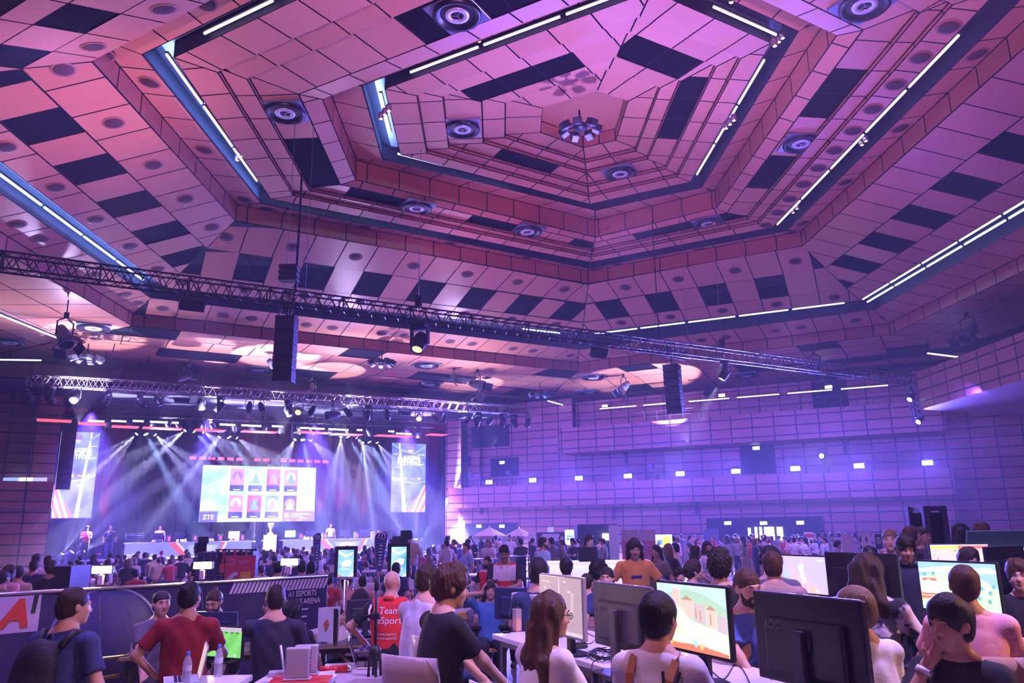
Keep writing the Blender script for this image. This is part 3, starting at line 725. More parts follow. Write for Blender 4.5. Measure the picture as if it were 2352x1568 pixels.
class SDF:
    """smooth union of round cones and ellipsoids on a grid"""
    def __init__(s,k=.03): s.p=[]; s.k=k
    def cap(s,a,b,ra,rb=None,k=None): s.p.append(('c',np.array(a,float),np.array(b,float),ra,ra if rb is None else rb,s.k if k is None else k,0)); return s
    def ell(s,c,r,R=None,k=None,sub=0): s.p.append(('e',np.array(c,float),np.array(r,float),np.eye(3) if R is None else np.array(R),0,s.k if k is None else k,sub)); return s
    def half(s,p,n,rad=1e3,c=None): s.p.append(('h',np.array(p,float),np.array(n,float)/np.linalg.norm(n),rad,c,0,2)); return s
    def noise(s,f): s.p.append(('n',f,0,0,0,0,3)); return s
    def mesh(s,h):
        lo=np.full(3,9e9); hi=-lo
        for q in s.p:
            if q[0]=='c': r=max(q[3],q[4]); lo=np.minimum(lo,np.minimum(q[1],q[2])-r); hi=np.maximum(hi,np.maximum(q[1],q[2])+r)
            elif q[0]=='e' and not q[6]: r=max(q[2]); lo=np.minimum(lo,q[1]-r); hi=np.maximum(hi,q[1]+r)
        lo-=.04+2*h; hi+=.04+2*h; n=np.ceil((hi-lo)/h).astype(int)+1
        F_=np.full(n,.3,np.float32); ax=[lo[i]+np.arange(n[i])*h for i in range(3)]
        for q in s.p:
            if q[0]=='h' or q[0]=='n': blo=lo;bhi=hi
            elif q[0]=='c': r=max(q[3],q[4])+q[5]+2.5*h; blo=np.minimum(q[1],q[2])-r; bhi=np.maximum(q[1],q[2])+r
            else: r=max(q[2])+q[5]+2.5*h; blo=q[1]-r; bhi=q[1]+r
            i0=np.maximum(0,np.floor((blo-lo)/h).astype(int)); i1=np.minimum(n,np.ceil((bhi-lo)/h).astype(int)+1)
            if (i1<=i0).any(): continue
            S3=tuple(slice(a,b) for a,b in zip(i0,i1))
            X,Y,Z=np.meshgrid(*[ax[i][S3[i]] for i in range(3)],indexing='ij'); P=np.stack([X,Y,Z],-1).astype(np.float32)
            if q[0]=='c':
                a,b=q[1],q[2]; ab=b-a; L=max(ab@ab,1e-9); t=np.clip(((P-a)@ab)/L,0,1); d=np.linalg.norm(P-a-t[...,None]*ab,axis=-1)-(q[3]+(q[4]-q[3])*t)
            elif q[0]=='e':
                l=((P-q[1])@q[3])/q[2]; k0=np.linalg.norm(l,axis=-1); k1=np.linalg.norm(l/q[2],axis=-1); d=k0*(k0-1)/np.maximum(k1,1e-6); d=np.where(k0<1e-3,-min(q[2]),d)
            elif q[0]=='h':
                d=(P-q[1])@q[2]
                if q[4] is not None: m=np.linalg.norm(P-np.array(q[4]),axis=-1)<q[3]; d=np.where(m,d,-9)
            else:
                F_[S3]=F_[S3]+q[1](P); continue
            G=F_[S3]; k=q[5]
            if q[6]==0: 
                if k>0: hh=np.maximum(k-np.abs(G-d),0)/k; F_[S3]=np.minimum(G,d)-hh*hh*k*.25
                else: F_[S3]=np.minimum(G,d)
            elif q[6]==1:
                d=-d; hh=np.maximum(k-np.abs(G-d),0)/max(k,1e-6); F_[S3]=np.maximum(G,d)+hh*hh*k*.25
            else: F_[S3]=np.maximum(G,d)
        return surfnet(F_,lo,h)
def npmesh(name,vs,fs,m):
    me=bpy.data.meshes.new(name); me.vertices.add(len(vs)); me.vertices.foreach_set('co',np.asarray(vs,np.float32).ravel())
    nf=len(fs); me.loops.add(nf*4); me.loops.foreach_set('vertex_index',np.asarray(fs,np.int32).ravel()); me.polygons.add(nf)
    me.polygons.foreach_set('loop_start',np.arange(nf,dtype=np.int32)*4)
    try: me.polygons.foreach_set('loop_total',np.full(nf,4,np.int32))
    except Exception: pass
    me.polygons.foreach_set('use_smooth',np.ones(nf,bool)); me.update(calc_edges=True); me.materials.append(m)
    o=bpy.data.objects.new(name,me); C.objects.link(o); return o
def wob(sc,amp,seed=0,ax=(1,1,1)):
    r=np.random.default_rng(seed); K=[(r.normal(size=3)*sc*np.array(ax),r.uniform(0,6.28)) for _ in range(5)]
    return lambda P: (sum(np.sin(P@k.astype(np.float32)+p) for k,p in K)*(amp/5)).astype(np.float32)
def rotm(yaw=0,pitch=0,roll=0): return np.array((Matrix.Rotation(yaw,3,'Z')@Matrix.Rotation(pitch,3,'X')@Matrix.Rotation(roll,3,'Y')))
def ik(a,b,l1,l2,hint):
    a,b=np.array(a,float),np.array(b,float); d=b-a; L=np.linalg.norm(d); mx=(l1+l2)*.998
    if L>mx: b=a+d/L*mx; d=b-a; L=mx
    x=(l1*l1-l2*l2+L*L)/(2*L); y=math.sqrt(max(l1*l1-x*x,0)); u=d/L; hn=np.array(hint,float); hn=hn-u*(hn@u); hn/=max(np.linalg.norm(hn),1e-6)
    return a+u*x+hn*y, b
SKIN={'fair':mat('skin_fair',(.62,.36,.26),.5,spec=.3),'tan':mat('skin_tan',(.48,.26,.17),.5,spec=.3),'dark':mat('skin_dark',(.25,.13,.08),.5,spec=.3)}
def cloth(name,col,**k): return mat('cloth_'+name,col,.85,var=.12,vs=14,bump=.25,**k)
def hairm(name,col,sc=(60,60,8)):
    n='hair_'+name
    if n in MC: return MC[n]
    m,t,b=nt(n); N,L=t.nodes,t.links; tc=N.new('ShaderNodeTexCoord'); mp=N.new('ShaderNodeMapping'); mp.inputs['Scale'].default_value=sc; x=N.new('ShaderNodeTexNoise'); x.inputs['Scale'].default_value=2.2; x.inputs['Detail'].default_value=5
    L.new(tc.outputs['Object'],mp.inputs[0]); L.new(mp.outputs[0],x.inputs['Vector']); mx=N.new('ShaderNodeMix'); mx.data_type='RGBA'
    mx.inputs[6].default_value=(*[c*.3 for c in col],1); mx.inputs[7].default_value=(*[min(1,c*1.1) for c in col],1); L.new(x.outputs['Fac'],mx.inputs[0]); L.new(mx.outputs[2],b.inputs['Base Color'])
    bp=N.new('ShaderNodeBump'); bp.inputs['Strength'].default_value=.7; bp.inputs['Distance'].default_value=.01; L.new(x.outputs['Fac'],bp.inputs['Height']); L.new(bp.outputs['Normal'],b.inputs['Normal']); b.inputs['Roughness'].default_value=.5; b.inputs['Specular IOR Level'].default_value=.3
    MC[n]=m; return m
HAIR=dict(black=hairm('black',(.012,.010,.012)),brown=hairm('brown',(.055,.028,.018)),darkbrown=hairm('darkbrown',(.024,.014,.011)),auburn=hairm('auburn',(.10,.042,.022)),blond=hairm('blond',(.27,.17,.09)),ginger=hairm('ginger',(.16,.065,.03)),grey=hairm('grey',(.25,.22,.2)))
EYEW=mat('eye_white',(.75,.72,.7),.25); IRIS=mat('iris',(.03,.018,.012),.15); LIPS=mat('lips',(.42,.15,.13),.45); BROW=mat('brow',(.04,.022,.015),.7)
def person(loc, rz=0, label='', group=None, sit=False, hgt=1.75, seat=.47, lean=0, side=0, twist=0, yaw=0, pitch=0, roll=0, arms=None, skin='fair', hair='short', hcol='brown', shirt=None, sleeve='short', pants=None, res=.011, face=True, beard=None, legs=True, hres=None, build=1.0, longk=0, neck=0, hands=True, shoes=None, longshirt=False, female=False, cast=True, name='person'):
    """local frame: looks along +y, right hand on +x, origin on the floor"""
    s=hgt/1.75; e=empty(name,loc,rz,label,'person',group)
    pz=(seat+.09)/s if sit else .95
    Rt=rotm(twist,-lean,0)@np.array(Matrix.Rotation(side,3,'Y')); T=lambda x,y,z: np.array([0,0,pz])+Rt@np.array([x*build if abs(x)>.05 else x,y,z-.95])
    hipL,hipR=T(-.09,0,.92),T(.09,0,.92)
    if sit:
        kn=[np.array([-.13,.42,pz-.03]),np.array([.13,.42,pz-.03])]; an=[np.array([-.13,.38,.09]),np.array([.13,.38,.09])]
    else: kn=[np.array([-.105,.02,.50]),np.array([.105,.02,.50])]; an=[np.array([-.115,-.03,.09]),np.array([.115,-.03,.09])]
    if sit and (seat>.6): an=[a+np.array([0,0,(seat-.47)/s*.6]) for a in an]
    shx=.185 if not female else .165
    sh=[T(-shx,-.01,1.40),T(shx,-.01,1.40)]; nb=T(0,-.015,1.47); ch=T(0,0,1.28); wa=T(0,.0,1.08)
    Rh=Rt@rotm(yaw,pitch,roll); hc=T(0,.0,1.50)+Rt@rotm(yaw*.5,pitch,roll)@np.array([0,.02,.135]); hp=lambda x,y,z: hc+Rh@np.array([x,y,z])
    l1,l2=.285,.25; el=[];wr=[]; arms=arms or {}
    for i,k in enumerate('LR'):
        sg=-1 if k=='L' else 1; tgt=arms.get(k); 
        if tgt is None: tgt=('rel',(sg*.27,.32,1.0) if sit else (sg*.27,.05,.90),(sg*.6,-.6,-.3))
        if tgt[0]=='rel': w=T(*tgt[1])
        elif tgt[0]=='head': w=hp(*tgt[1])
        else: w=np.array(tgt[1])
        hn=tgt[2] if len(tgt)>2 else (sg*.6,-.6,-.5)
        a,b=ik(sh[i],w,l1,l2,Rt@np.array(hn)); el.append(a); wr.append(b)
    B=SDF(.035)
    hs=1.0
    # head
    for c,r in (((0,-.012,.025),(.076,.096,.09)),((0,.03,-.02),(.066,.066,.085)),((0,.035,-.065),(.052,.055,.05))): B.ell(hp(*c),r,Rh,k=.03)
    B.ell(hp(0,.07,-.095),(.028,.024,.024),Rh,k=.025)
    if face:
        B.cap(hp(0,.092,.012),hp(0,.108,-.028),.008,.0135,k=.012); B.cap(hp(-.012,.098,-.032),hp(.012,.098,-.032),.008,.008,k=.01)
        for sg in (-1,1):
            B.ell(hp(sg*.031,.103,.005),(.018,.0145,.0095),Rh,k=.010,sub=1); B.cap(hp(sg*.015,.094,.026),hp(sg*.046,.082,.024),.008,.006,k=.014); B.ell(hp(sg*.04,.07,-.03),(.02,.018,.02),Rh,k=.02)
        B.cap(hp(-.016,.094,-.057),hp(.016,.094,-.057),.0075,.0075,k=.008)
    for sg in (-1,1): B.ell(hp(sg*.079,-.002,-.008),(.009,.021,.031),Rh@rotm(sg*.35),k=.008)
    B.cap(T(0,-.02,1.44),hp(0,-.015,-.06),.058*(.92 if female else 1),.054,k=.03)
    # trunk
    cx=.12*build; cy=.085+.02*(build-1)*4
    B.ell(T(0,.0,1.30),(.155*build,.105*build,.17),Rt,k=.06); B.ell(T(0,.0,1.12),(.135*build,.10*build,.14),Rt,k=.08); B.ell(T(0,0,.96),(.15*build,.11*build,.11),Rt,k=.08)
    for i in (0,1):
        B.cap(nb,sh[i],.05,.046,k=.05); B.cap(sh[i],el[i],.05,.038); B.cap(el[i],wr[i],.038,.026)
        if legs:
            kn_,an_=kn[i],an[i]; B.cap((hipL,hipR)[i],kn_,.082,.058); B.cap(kn_,an_,.056,.036)
            B.cap(an_+[0,-.03,-.045],an_+[0,.15,-.06],.036,.03)
    hands_geo=[]
    if hands:
        for i,k in enumerate('LR'):
            sg=-1 if k=='L' else 1; f=wr[i]-el[i]; f/=np.linalg.norm(f); t=arms.get(k) or (); po=t[3] if len(t)>3 else {}
            fd=np.array(po.get('dir',f),float); fd/=np.linalg.norm(fd); pn=np.array(po.get('palm',(0,0,-1) if sit else (-sg,0,0)),float); pn-=fd*(pn@fd); pn/=max(np.linalg.norm(pn),1e-6); sd=np.cross(fd,pn)*(sg); sd/=np.linalg.norm(sd)
            # sd: towards the thumb side
            cu=po.get('curl',.5); w=wr[i]; 
            B.cap(w,w+fd*.03,.026,.026,k=.02)
            B.cap(w+fd*.04+sd*.018,w+fd*.085+sd*.026,.0165,.013,k=.018); B.cap(w+fd*.04-sd*.016,w+fd*.08-sd*.026,.0165,.012,k=.018); B.cap(w+fd*.04,w+fd*.085,.017,.013,k=.02)
            for j,(o_,ln) in enumerate(((.028,.068),(.0095,.076),(-.0095,.07),(-.027,.056))):
                b0=w+fd*(.09-.004*abs(j-1))+sd*o_; an0=cu*(.7+.12*j); 
                d1=fd*math.cos(an0)+pn*math.sin(an0)+sd*(.06-.04*j); d2=fd*math.cos(an0*2)+pn*math.sin(an0*2); b1=b0+d1*ln*.5; b2=b1+d2*ln*.5
                B.cap(b0,b1,.0085,.0078,k=.003); B.cap(b1,b2,.0076,.0064,k=.003)
            t0=w+fd*.03+sd*.026; t1=t0+(fd*.5+sd*.75+pn*.35)*.036; t2=t1+(fd*.8+sd*.25+pn*.45)*.032; B.cap(t0,t1,.0125,.0105,k=.01); B.cap(t1,t2,.0098,.008,k=.003)
    vs,fs=B.mesh(hres or res); body=npmesh('body',vs*s,fs,SKIN[skin]); body.parent=e
    out=dict(root=e,hc=hc*s,Rh=Rh,T=lambda x,y,z:T(x,y,z)*s,hp=lambda x,y,z:hp(x,y,z)*s,wr=[w*s for w in wr],el=[w*s for w in el],Rt=Rt,s=s)
    # shirt
    if shirt is not None:
        G=SDF(.05); q=.019
        G.ell(T(0,.0,1.30),(.155*build+q+.006,.105*build+q,.17),Rt,k=.07); G.ell(T(0,0,1.12),(.14*build+q+.012,.105*build+q+.01,.16),Rt,k=.1); G.ell(T(0,0,.98),(.152*build+q,.112*build+q+.008,.12),Rt,k=.08)
        for i in (0,1):
            G.cap(T(0,-.014,1.44),sh[i],.062,.058,k=.06)
            f=el[i]-sh[i]; L=np.linalg.norm(f); u=f/L
            if sleeve=='short': c=sh[i]+u*L*.74; G.cap(sh[i],c,.058,.064,k=.04)
            elif sleeve=='long': G.cap(sh[i],el[i],.055,.05,k=.04); G.cap(el[i],el[i]+(wr[i]-el[i])*.96,.05,.036,k=.03)
        G.noise(wob(30,.010,int(abs(hc[0]*99))+len(label),(1,1,.5)))
        if sleeve=='short':
            for i in (0,1):
                f=el[i]-sh[i]; L=np.linalg.norm(f); u=f/L; G.half(sh[i]+u*L*.70,u,.13,tuple(sh[i]+u*L*.78))
        elif sleeve=='none':
            for i,sg in ((0,-1),(1,1)): G.half(sh[i],Rt@np.array([sg,0,.15]),.2,tuple(sh[i]))
        G.ell(T(0,.016,1.545),(.068,.078,.082),Rt,k=0,sub=1)
        hem=.86 if not sit else .90
        G.half(T(0,0,hem),Rt@np.array([0,0,-1]),.35,tuple(T(0,0,hem-.14)))
        vs,fs=G.mesh(res); o=npmesh('shirt',vs*s,fs,shirt); o.parent=e; out['shirt']=o
    if pants is not None and legs:
        G=SDF(.04); G.ell(T(0,0,.95),(.155*build+.008,.115*build+.008,.115),Rt,k=.05)
        for i in (0,1): G.cap((hipL,hipR)[i],kn[i],.096,.074); G.cap(kn[i],an[i]+[0,0,.02],.072,.056)
        G.noise(wob(22,.006,3)); G.half(T(0,0,1.03),Rt@np.array([0,0,1]),.3,tuple(T(0,0,1.1)))
        vs,fs=G.mesh(max(res,.014)); o=npmesh('trousers',vs*s,fs,pants); o.parent=e
        G=SDF(.02)
        for i in (0,1): G.cap(an[i]+[0,-.04,-.045],an[i]+[0,.16,-.055],.044,.038)
        vs,fs=G.mesh(max(res,.014)); o=npmesh('shoes',vs*s,fs,shoes or mat('shoe',(.05,.05,.06),.6)); o.parent=e
    # hair
    if hair and hair!='bald':
        G=SDF(.03); hm=HAIR[hcol]; K_={'short':.010,'buzz':.004,'curly':.026,'messy':.02,'long':.014,'bob':.016,'bun':.008,'cap':.008,'bowl':.018,'pony':.010}[hair]
        G.ell(hp(0,-.016,.03),(.077+K_,.096+K_,.09+K_),Rh,k=.02)
        if hair in('curly','messy'): G.ell(hp(0,.02,.085),(.07+K_*.6,.08,.05+K_*.6),Rh,k=.03)
        G.ell(hp(0,-.045,-.03),(.066+K_*.8,.062+K_,.07),Rh,k=.03)
        if hair in('long','bob'):
            ln=longk or (.42 if hair=='long' else .13)
            for x in (-.085,-.06,-.03,0,.03,.06,.085):
                yy=-.05-.045*(1-abs(x)/.085); G.cap(hp(x,yy+.02,.03),hp(x*.95,yy,-.08),.034,.036,k=.03); 
                if hair=='long': G.cap(hp(x*.95,yy,-.08),hp(x*1.5,yy-.02,-.08-ln*.5),.036,.04,k=.03); G.cap(hp(x*1.5,yy-.02,-.08-ln*.5),hp(x*1.65,yy-.01,-.08-ln),.04,.02,k=.02)
                else: G.cap(hp(x*.95,yy+.01,-.08),hp(x*1.05,yy+.02,-.08-ln),.036,.022,k=.03)
            for sg in (-1,1): G.cap(hp(sg*.078,.01,.03),hp(sg*.092,.0,-.1-ln*.3),.022,.022,k=.02)
        if hair=='bun': G.ell(hp(0,-.055,.135),(.026,.026,.024),Rh,k=.01)
        if hair=='pony': G.ell(hp(0,-.125,.02),(.03,.035,.03),Rh,k=.015); G.cap(hp(0,-.14,.01),hp(0,-.15,-.14),.026,.014,k=.02)
        fr={'short':.05,'buzz':.045,'curly':.06,'messy':.05,'long':.075,'bob':.07,'bun':.05,'cap':.04,'bowl':.035,'pony':.06}[hair]
        # keep the face clear
        G.ell(hp(0,.125,-.035),(.068 if hair not in('long','bob') else .058,.075,.085 if hair!='bowl' else .07),Rh,k=.012,sub=1)
        if hair not in('long','bob'):
            for sg in (-1,1): G.ell(hp(sg*.095,.01,-.03),(.028,.035,.04),Rh,k=.01,sub=1)
            G.half(hp(0,-.06,-.088),Rh@np.array([0,.25,-1]),.2,tuple(hp(0,-.06,-.13)))
        amp={'curly':.022,'messy':.013,'long':.015,'bob':.008,'short':.006}.get(hair,.003); sc={'curly':85,'messy':55,'long':60}.get(hair,70)
        G.noise(wob(sc,amp,len(label),(1,1,.25 if hair in('long','bob') else 1)))
        if hair=='curly': G.noise(wob(150,.01,5))
        vs,fs=G.mesh(min(res,.011) if res<.02 else res); o=npmesh('hair',vs*s,fs,hm); o.parent=e; out['hair']=o
    if beard:
        G=SDF(.015)
        for sg in (-1,1): G.cap(hp(sg*.062,.03,-.03),hp(sg*.05,.05,-.08),.016,.019); G.cap(hp(sg*.05,.05,-.08),hp(0,.076,-.10),.019,.022); G.cap(hp(sg*.045,.062,-.062),hp(sg*.03,.075,-.085),.015,.016)
        G.cap(hp(-.028,.092,-.044),hp(.028,.092,-.044),.007,.007); G.cap(hp(-.034,.086,-.05),hp(-.03,.08,-.08),.008); G.cap(hp(.034,.086,-.05),hp(.03,.08,-.08),.008); G.cap(hp(0,.092,-.076),hp(0,.088,-.1),.011,.014)
        G.noise(wob(120,.004,2)); vs,fs=G.mesh(min(res,.008)); o=npmesh('beard',vs*s,fs,HAIR[beard]); o.parent=e
    if face:
        for sg in (-1,1):
            k=MB(); c=Vector(hp(sg*.031,.0765,.005)*s); r_=.0122*s; d=Vector(Rh@np.array([0,1,0])); q=d.to_track_quat('Z','X').to_matrix().to_4x4(); q.translation=c
            pr=[(r_*math.sin(t),r_*math.cos(t)) for t in [i*pi/8 for i in range(9)]]; k.lathe(pr,12,m=q); ey=k.build('eye',EYEW,e)
            k=MB(); k.lathe([(0,r_*1.03),(r_*.56,r_*.86)],10,m=q); k.build('iris',IRIS,ey)
            k=MB(); k.tube([hp(sg*.016,.101,.028)*s,hp(sg*.032,.097,.033)*s,hp(sg*.049,.083,.027)*s],[.003*s,.0045*s,.002*s],6); k.build('eyebrow',HAIR[hcol] if hair and hair!='bald' else BROW,e)
        k=MB(); k.tube([hp(-.021,.0965,-.056)*s,hp(0,.1035,-.0545)*s,hp(.021,.0965,-.056)*s],[.002*s,.0042*s,.002*s],6); k.tube([hp(-.017,.0965,-.0605)*s,hp(0,.102,-.063)*s,hp(.017,.0965,-.0605)*s],[.002*s,.0045*s,.002*s],6); k.build('lips',LIPS,e)
    return out
def accessory(P,mb,name,m): o=mb.build(name,m,P['root']); return o
def glasses(P,m=None):
    k=MB(); hp=P['hp']
    for sg in (-1,1):
        c=[hp(sg*.033+.021*math.cos(t),.112,.004+.017*math.sin(t)) for t in [i*pi/6 for i in range(13)]]; k.tube(c,.0022,5); k.tube([hp(sg*.054,.11,.008),hp(sg*.078,.09,.008),hp(sg*.083,-.005,.008)],.002,5)
    k.tube([hp(-.012,.113,.008),hp(.012,.113,.008)],.002,5); accessory(P,k,'glasses',m or BLACK)
def headset(P,m=None,mic=True):
    k=MB(); hp=P['hp']; k.tube([hp(.094*math.cos(t),-.01,.005+.128*math.sin(t)) for t in [i*pi/10 for i in range(11)]],.010,6)
    for sg in (-1,1): k.tube([hp(sg*.082,-.005,-.005),hp(sg*.108,-.005,-.005)],.036,12)
    if mic: k.tube([hp(-.1,0,-.02),hp(-.085,.07,-.06),hp(-.035,.12,-.065)],.004,5)
    accessory(P,k,'headset',m or BLACK)
def cap_hat(P,m,back=True):
    hp=P['hp']; G=SDF(.01); G.ell(hp(0,-.012,.045),(.088,.106,.088),P['Rh']); n=P['Rh']@np.array([0,.0,-1]); 
    G.p=[('e',np.array(hp(0,-.012,.045)),np.array([.088,.106,.088]),P['Rh'],0,.01,0)]; G.half(hp(0,0,.045),n)
    sg=-1 if back else 1; b0=hp(0,sg*.1,.045); G.cap(hp(-.03,sg*.10,.042),hp(-.02,sg*.16,.03),.02,.012); G.cap(hp(.03,sg*.10,.042),hp(.02,sg*.16,.03),.02,.012)
    vs,fs=G.mesh(.009); o=npmesh('cap',vs,fs,m); o.parent=P['root']
def mw_local(P,x,y,z,dirx,diry): return frame(Vector(P['T'](x,y,z)),Vector(P['Rt']@np.array(dirx)),Vector(P['Rt']@np.array(diry)))
def print_on(P,body,size,m,x,z,back=True,width=None,name='lettering',bold=.0,shear=0):
    sh=P['shirt']; bv=BVHTree.FromPolygons([v.co for v in sh.data.vertices],[tuple(p.vertices) for p in sh.data.polygons])
    mw=mw_local(P,x,-.35 if back else .35,z,(1,0,0) if back else (-1,0,0),(0,0,1)); mw=mw
    return text_mesh(name,body,size,m,P['root'],mw,extr=.001,bvh=bv,off=.0025,width=width,bold=bold,shear=shear,cast=(mw.to_3x3()@Vector((0,0,-1))))
def head_at(px,py,Y,headz_local): # floor-origin for a head top seen at (px,py) at depth Y
    p=at_y(px,py,Y); return p
# ------------------------------------------------------------ stage
def em(name,c,s): return mat('em_'+name,tuple(min(1,x) for x in c),.5,emis=c,es=s)
def panel(name,label,cat,M,w,h,items,base,th=.06,frame_m=None,group=None,part='picture'):
    root=MB(); root.box((0,0,-th),(w,h,-.004),m=M); o=tag(root.build(name,frame_m or BLACK),label,cat,group)
    b=MB(); mats=[base]; b.poly([M@Vector(p) for p in ((.01*w,.01*h,0),(.99*w,.01*h,0),(.99*w,.99*h,0),(.01*w,.99*h,0))],0); z=0
    for it in items:
        if it[0]=='t': continue
        m=it[-1]; 
        if m not in mats: mats.append(m)
        z+=.0015
        if it[0]=='r': pts=[(it[1],it[2]),(it[3],it[2]),(it[3],it[4]),(it[1],it[4])]
        elif it[0]=='p': pts=it[1]
        elif it[0]=='c': pts=[(it[1]+it[3]*h/w*math.cos(a),it[2]+it[3]*math.sin(a)) for a in [i*pi/9 for i in range(18)]]
        pts=[(min(max(x,.01),.99),min(max(y,.01),.99)) for x,y in pts]
        b.poly([M@Vector((x*w,y*h,z)) for x,y in pts],mats.index(m))
    b.build(part,mats,o)
    for it in items:
        if it[0]=='t':
            _,s_,x,y,sz,m=it[:6]; kw=it[6] if len(it)>6 else {}
            text_mesh('lettering',s_,sz,m,o,M@Matrix.Translation((x*w,y*h,z+.006)),extr=.002,**kw)
    return o
def grad_em(name,c0,c1,s,sc=1.5,rot=0):
    m,t,b=nt(name); N,L=t.nodes,t.links; tc=N.new('ShaderNodeTexCoord'); n=N.new('ShaderNodeTexNoise'); n.inputs['Scale'].default_value=sc; n.inputs['Detail'].default_value=3
    cr=N.new('ShaderNodeValToRGB'); cr.color_ramp.elements[0].color=(*c0,1); cr.color_ramp.elements[1].color=(*c1,1); cr.color_ramp.elements[0].position=.35; cr.color_ramp.elements[1].position=.65
    L.new(tc.outputs['Object'],n.inputs['Vector']); L.new(n.outputs['Fac'],cr.inputs[0]); L.new(cr.outputs[0],b.inputs['Emission Color']); b.inputs['Emission Strength'].default_value=s; b.inputs['Base Color'].default_value=(.02,.02,.02,1); return m
def MAp(s,c,z): return frame(AP(s,c,z),AX,(0,0,1))
SZ=.6
k=MB(); sl,_=A_at(205,1200,53); sr,_=A_at(990,1200,53)
k.box((0,0,0),(sr-sl,7,SZ),m=frame(AP(sl,52.6,0),AX,AN)); o=k.build('stage_deck',mat('deck_black',(.02,.02,.025),.35)); tag(o,'low black stage deck along the far left end of the hall','stage')
k=MB(); k.box((0,0,.35),(sr-sl,.03,.5),m=frame(AP(sl,52.55,0),AX,AN)); k.build('edge_strip',em('edge',(1,.55,.45),1.2),o)
# drape with folds
drm=mat('drape_red',(.02,.004,.012),.9,var=.2,vs=1.5); kd=MB(); n=260; dl0=stage_l-2; dr0=stage_r+1
for i in range(n):
    x0=dl0+(dr0-dl0)*i/n; x1=dl0+(dr0-dl0)*(i+1)/n; f=lambda x: 59.6+.16*math.sin(x*6)+.06*math.sin(x*15)
    kd.poly([AP(x0,f(x0),.6),AP(x1,f(x1),.6),AP(x1,f(x1),9),AP(x0,f(x0),9)],0,None,True)
tag(kd.build('stage_drape',drm),'dark red pleated drape hanging across the back of the stage','curtain')
# main screen
sA,zA=A_at(464,1066,57); sB,_=A_at(729,1069,57); _,zB=A_at(464,1200,57); w=sB-sA; h=zA-zB
sky=grad_em('screen_sky',(.45,.8,.88),(.95,1,1),1.15,.8); wh=em('white2',(1,1,1),1.9); grn=em('green',(.35,.75,.5),1.2); cya=em('cyan',(.5,.85,.95),1.2); dk=em('slate',(.10,.12,.26),.8); red=em('red',(.8,.12,.2),1.1); prp=em('purp',(.35,.25,.55),1.0); pk=em('pinkcard',(.8,.35,.45),1.1); bl=em('bluecard',(.25,.45,.75),1.1)
it=[('p',[(0,.35),(.12,.5),(.2,.42),(.3,.55),(.3,.2),(0,.2)],grn),('p',[(.78,.3),(.86,.5),(.93,.42),(1,.58),(1,.2),(.78,.2)],cya),('r',0,.0,1,.12,em('ground',(.6,.85,.6),1.3)),('p',[(0,.62),(.1,.7),(.2,.63),(.12,.58)],cya)]
cols=[pk,cya,red,pk,pk,red,bl,dk]
for r_ in range(2):
    for c_ in range(4):
        x0=.235+c_*.155; y0=.53-r_*.47; it+=[('r',x0,y0,x0+.128,y0+.42,wh),('r',x0+.004,y0+.12,x0+.124,y0+.415,cols[r_*4+c_]),('c',x0+.064,y0+.27,.09,wh if (r_+c_)%2 else prp),('p',[(x0+.02,y0+.15),(x0+.064,y0+.34),(x0+.108,y0+.15)],bl if c_%2 else pk),('r',x0+.004,y0+.01,x0+.124,y0+.12,dk),('r',x0+.035,y0+.03,x0+.093,y0+.045,wh)]
it+=[('r',0,0,.155,.19,dk),('r',.70,0,1,.19,em('slate2',(.16,.17,.36),.9)),('c',.74,.12,.04,wh),('r',.78,.13,.95,.15,wh),('r',.78,.09,.88,.105,wh),('r',.86,.055,.92,.07,wh),('r',.74,.02,.77,.035,wh),('r',.84,.02,.87,.035,wh),('t','ZTE',.08,.09,.36,wh)]
panel('led_screen','large bright led screen above the stage showing two rows of cards','screen',MAp(sA,57,zB),w,h,it,sky,.15)
wire(AP(sA+.5,57,zA),AP(sA+.5,57,9.0),.03,'hanging bar at the left end of the big stage screen',None,BLACK,'hanging_bar','rod'); wire(AP(sB-.5,57,zA),AP(sB-.5,57,9.0),.03,'hanging bar at the right end of the big stage screen',None,BLACK,'hanging_bar','rod')
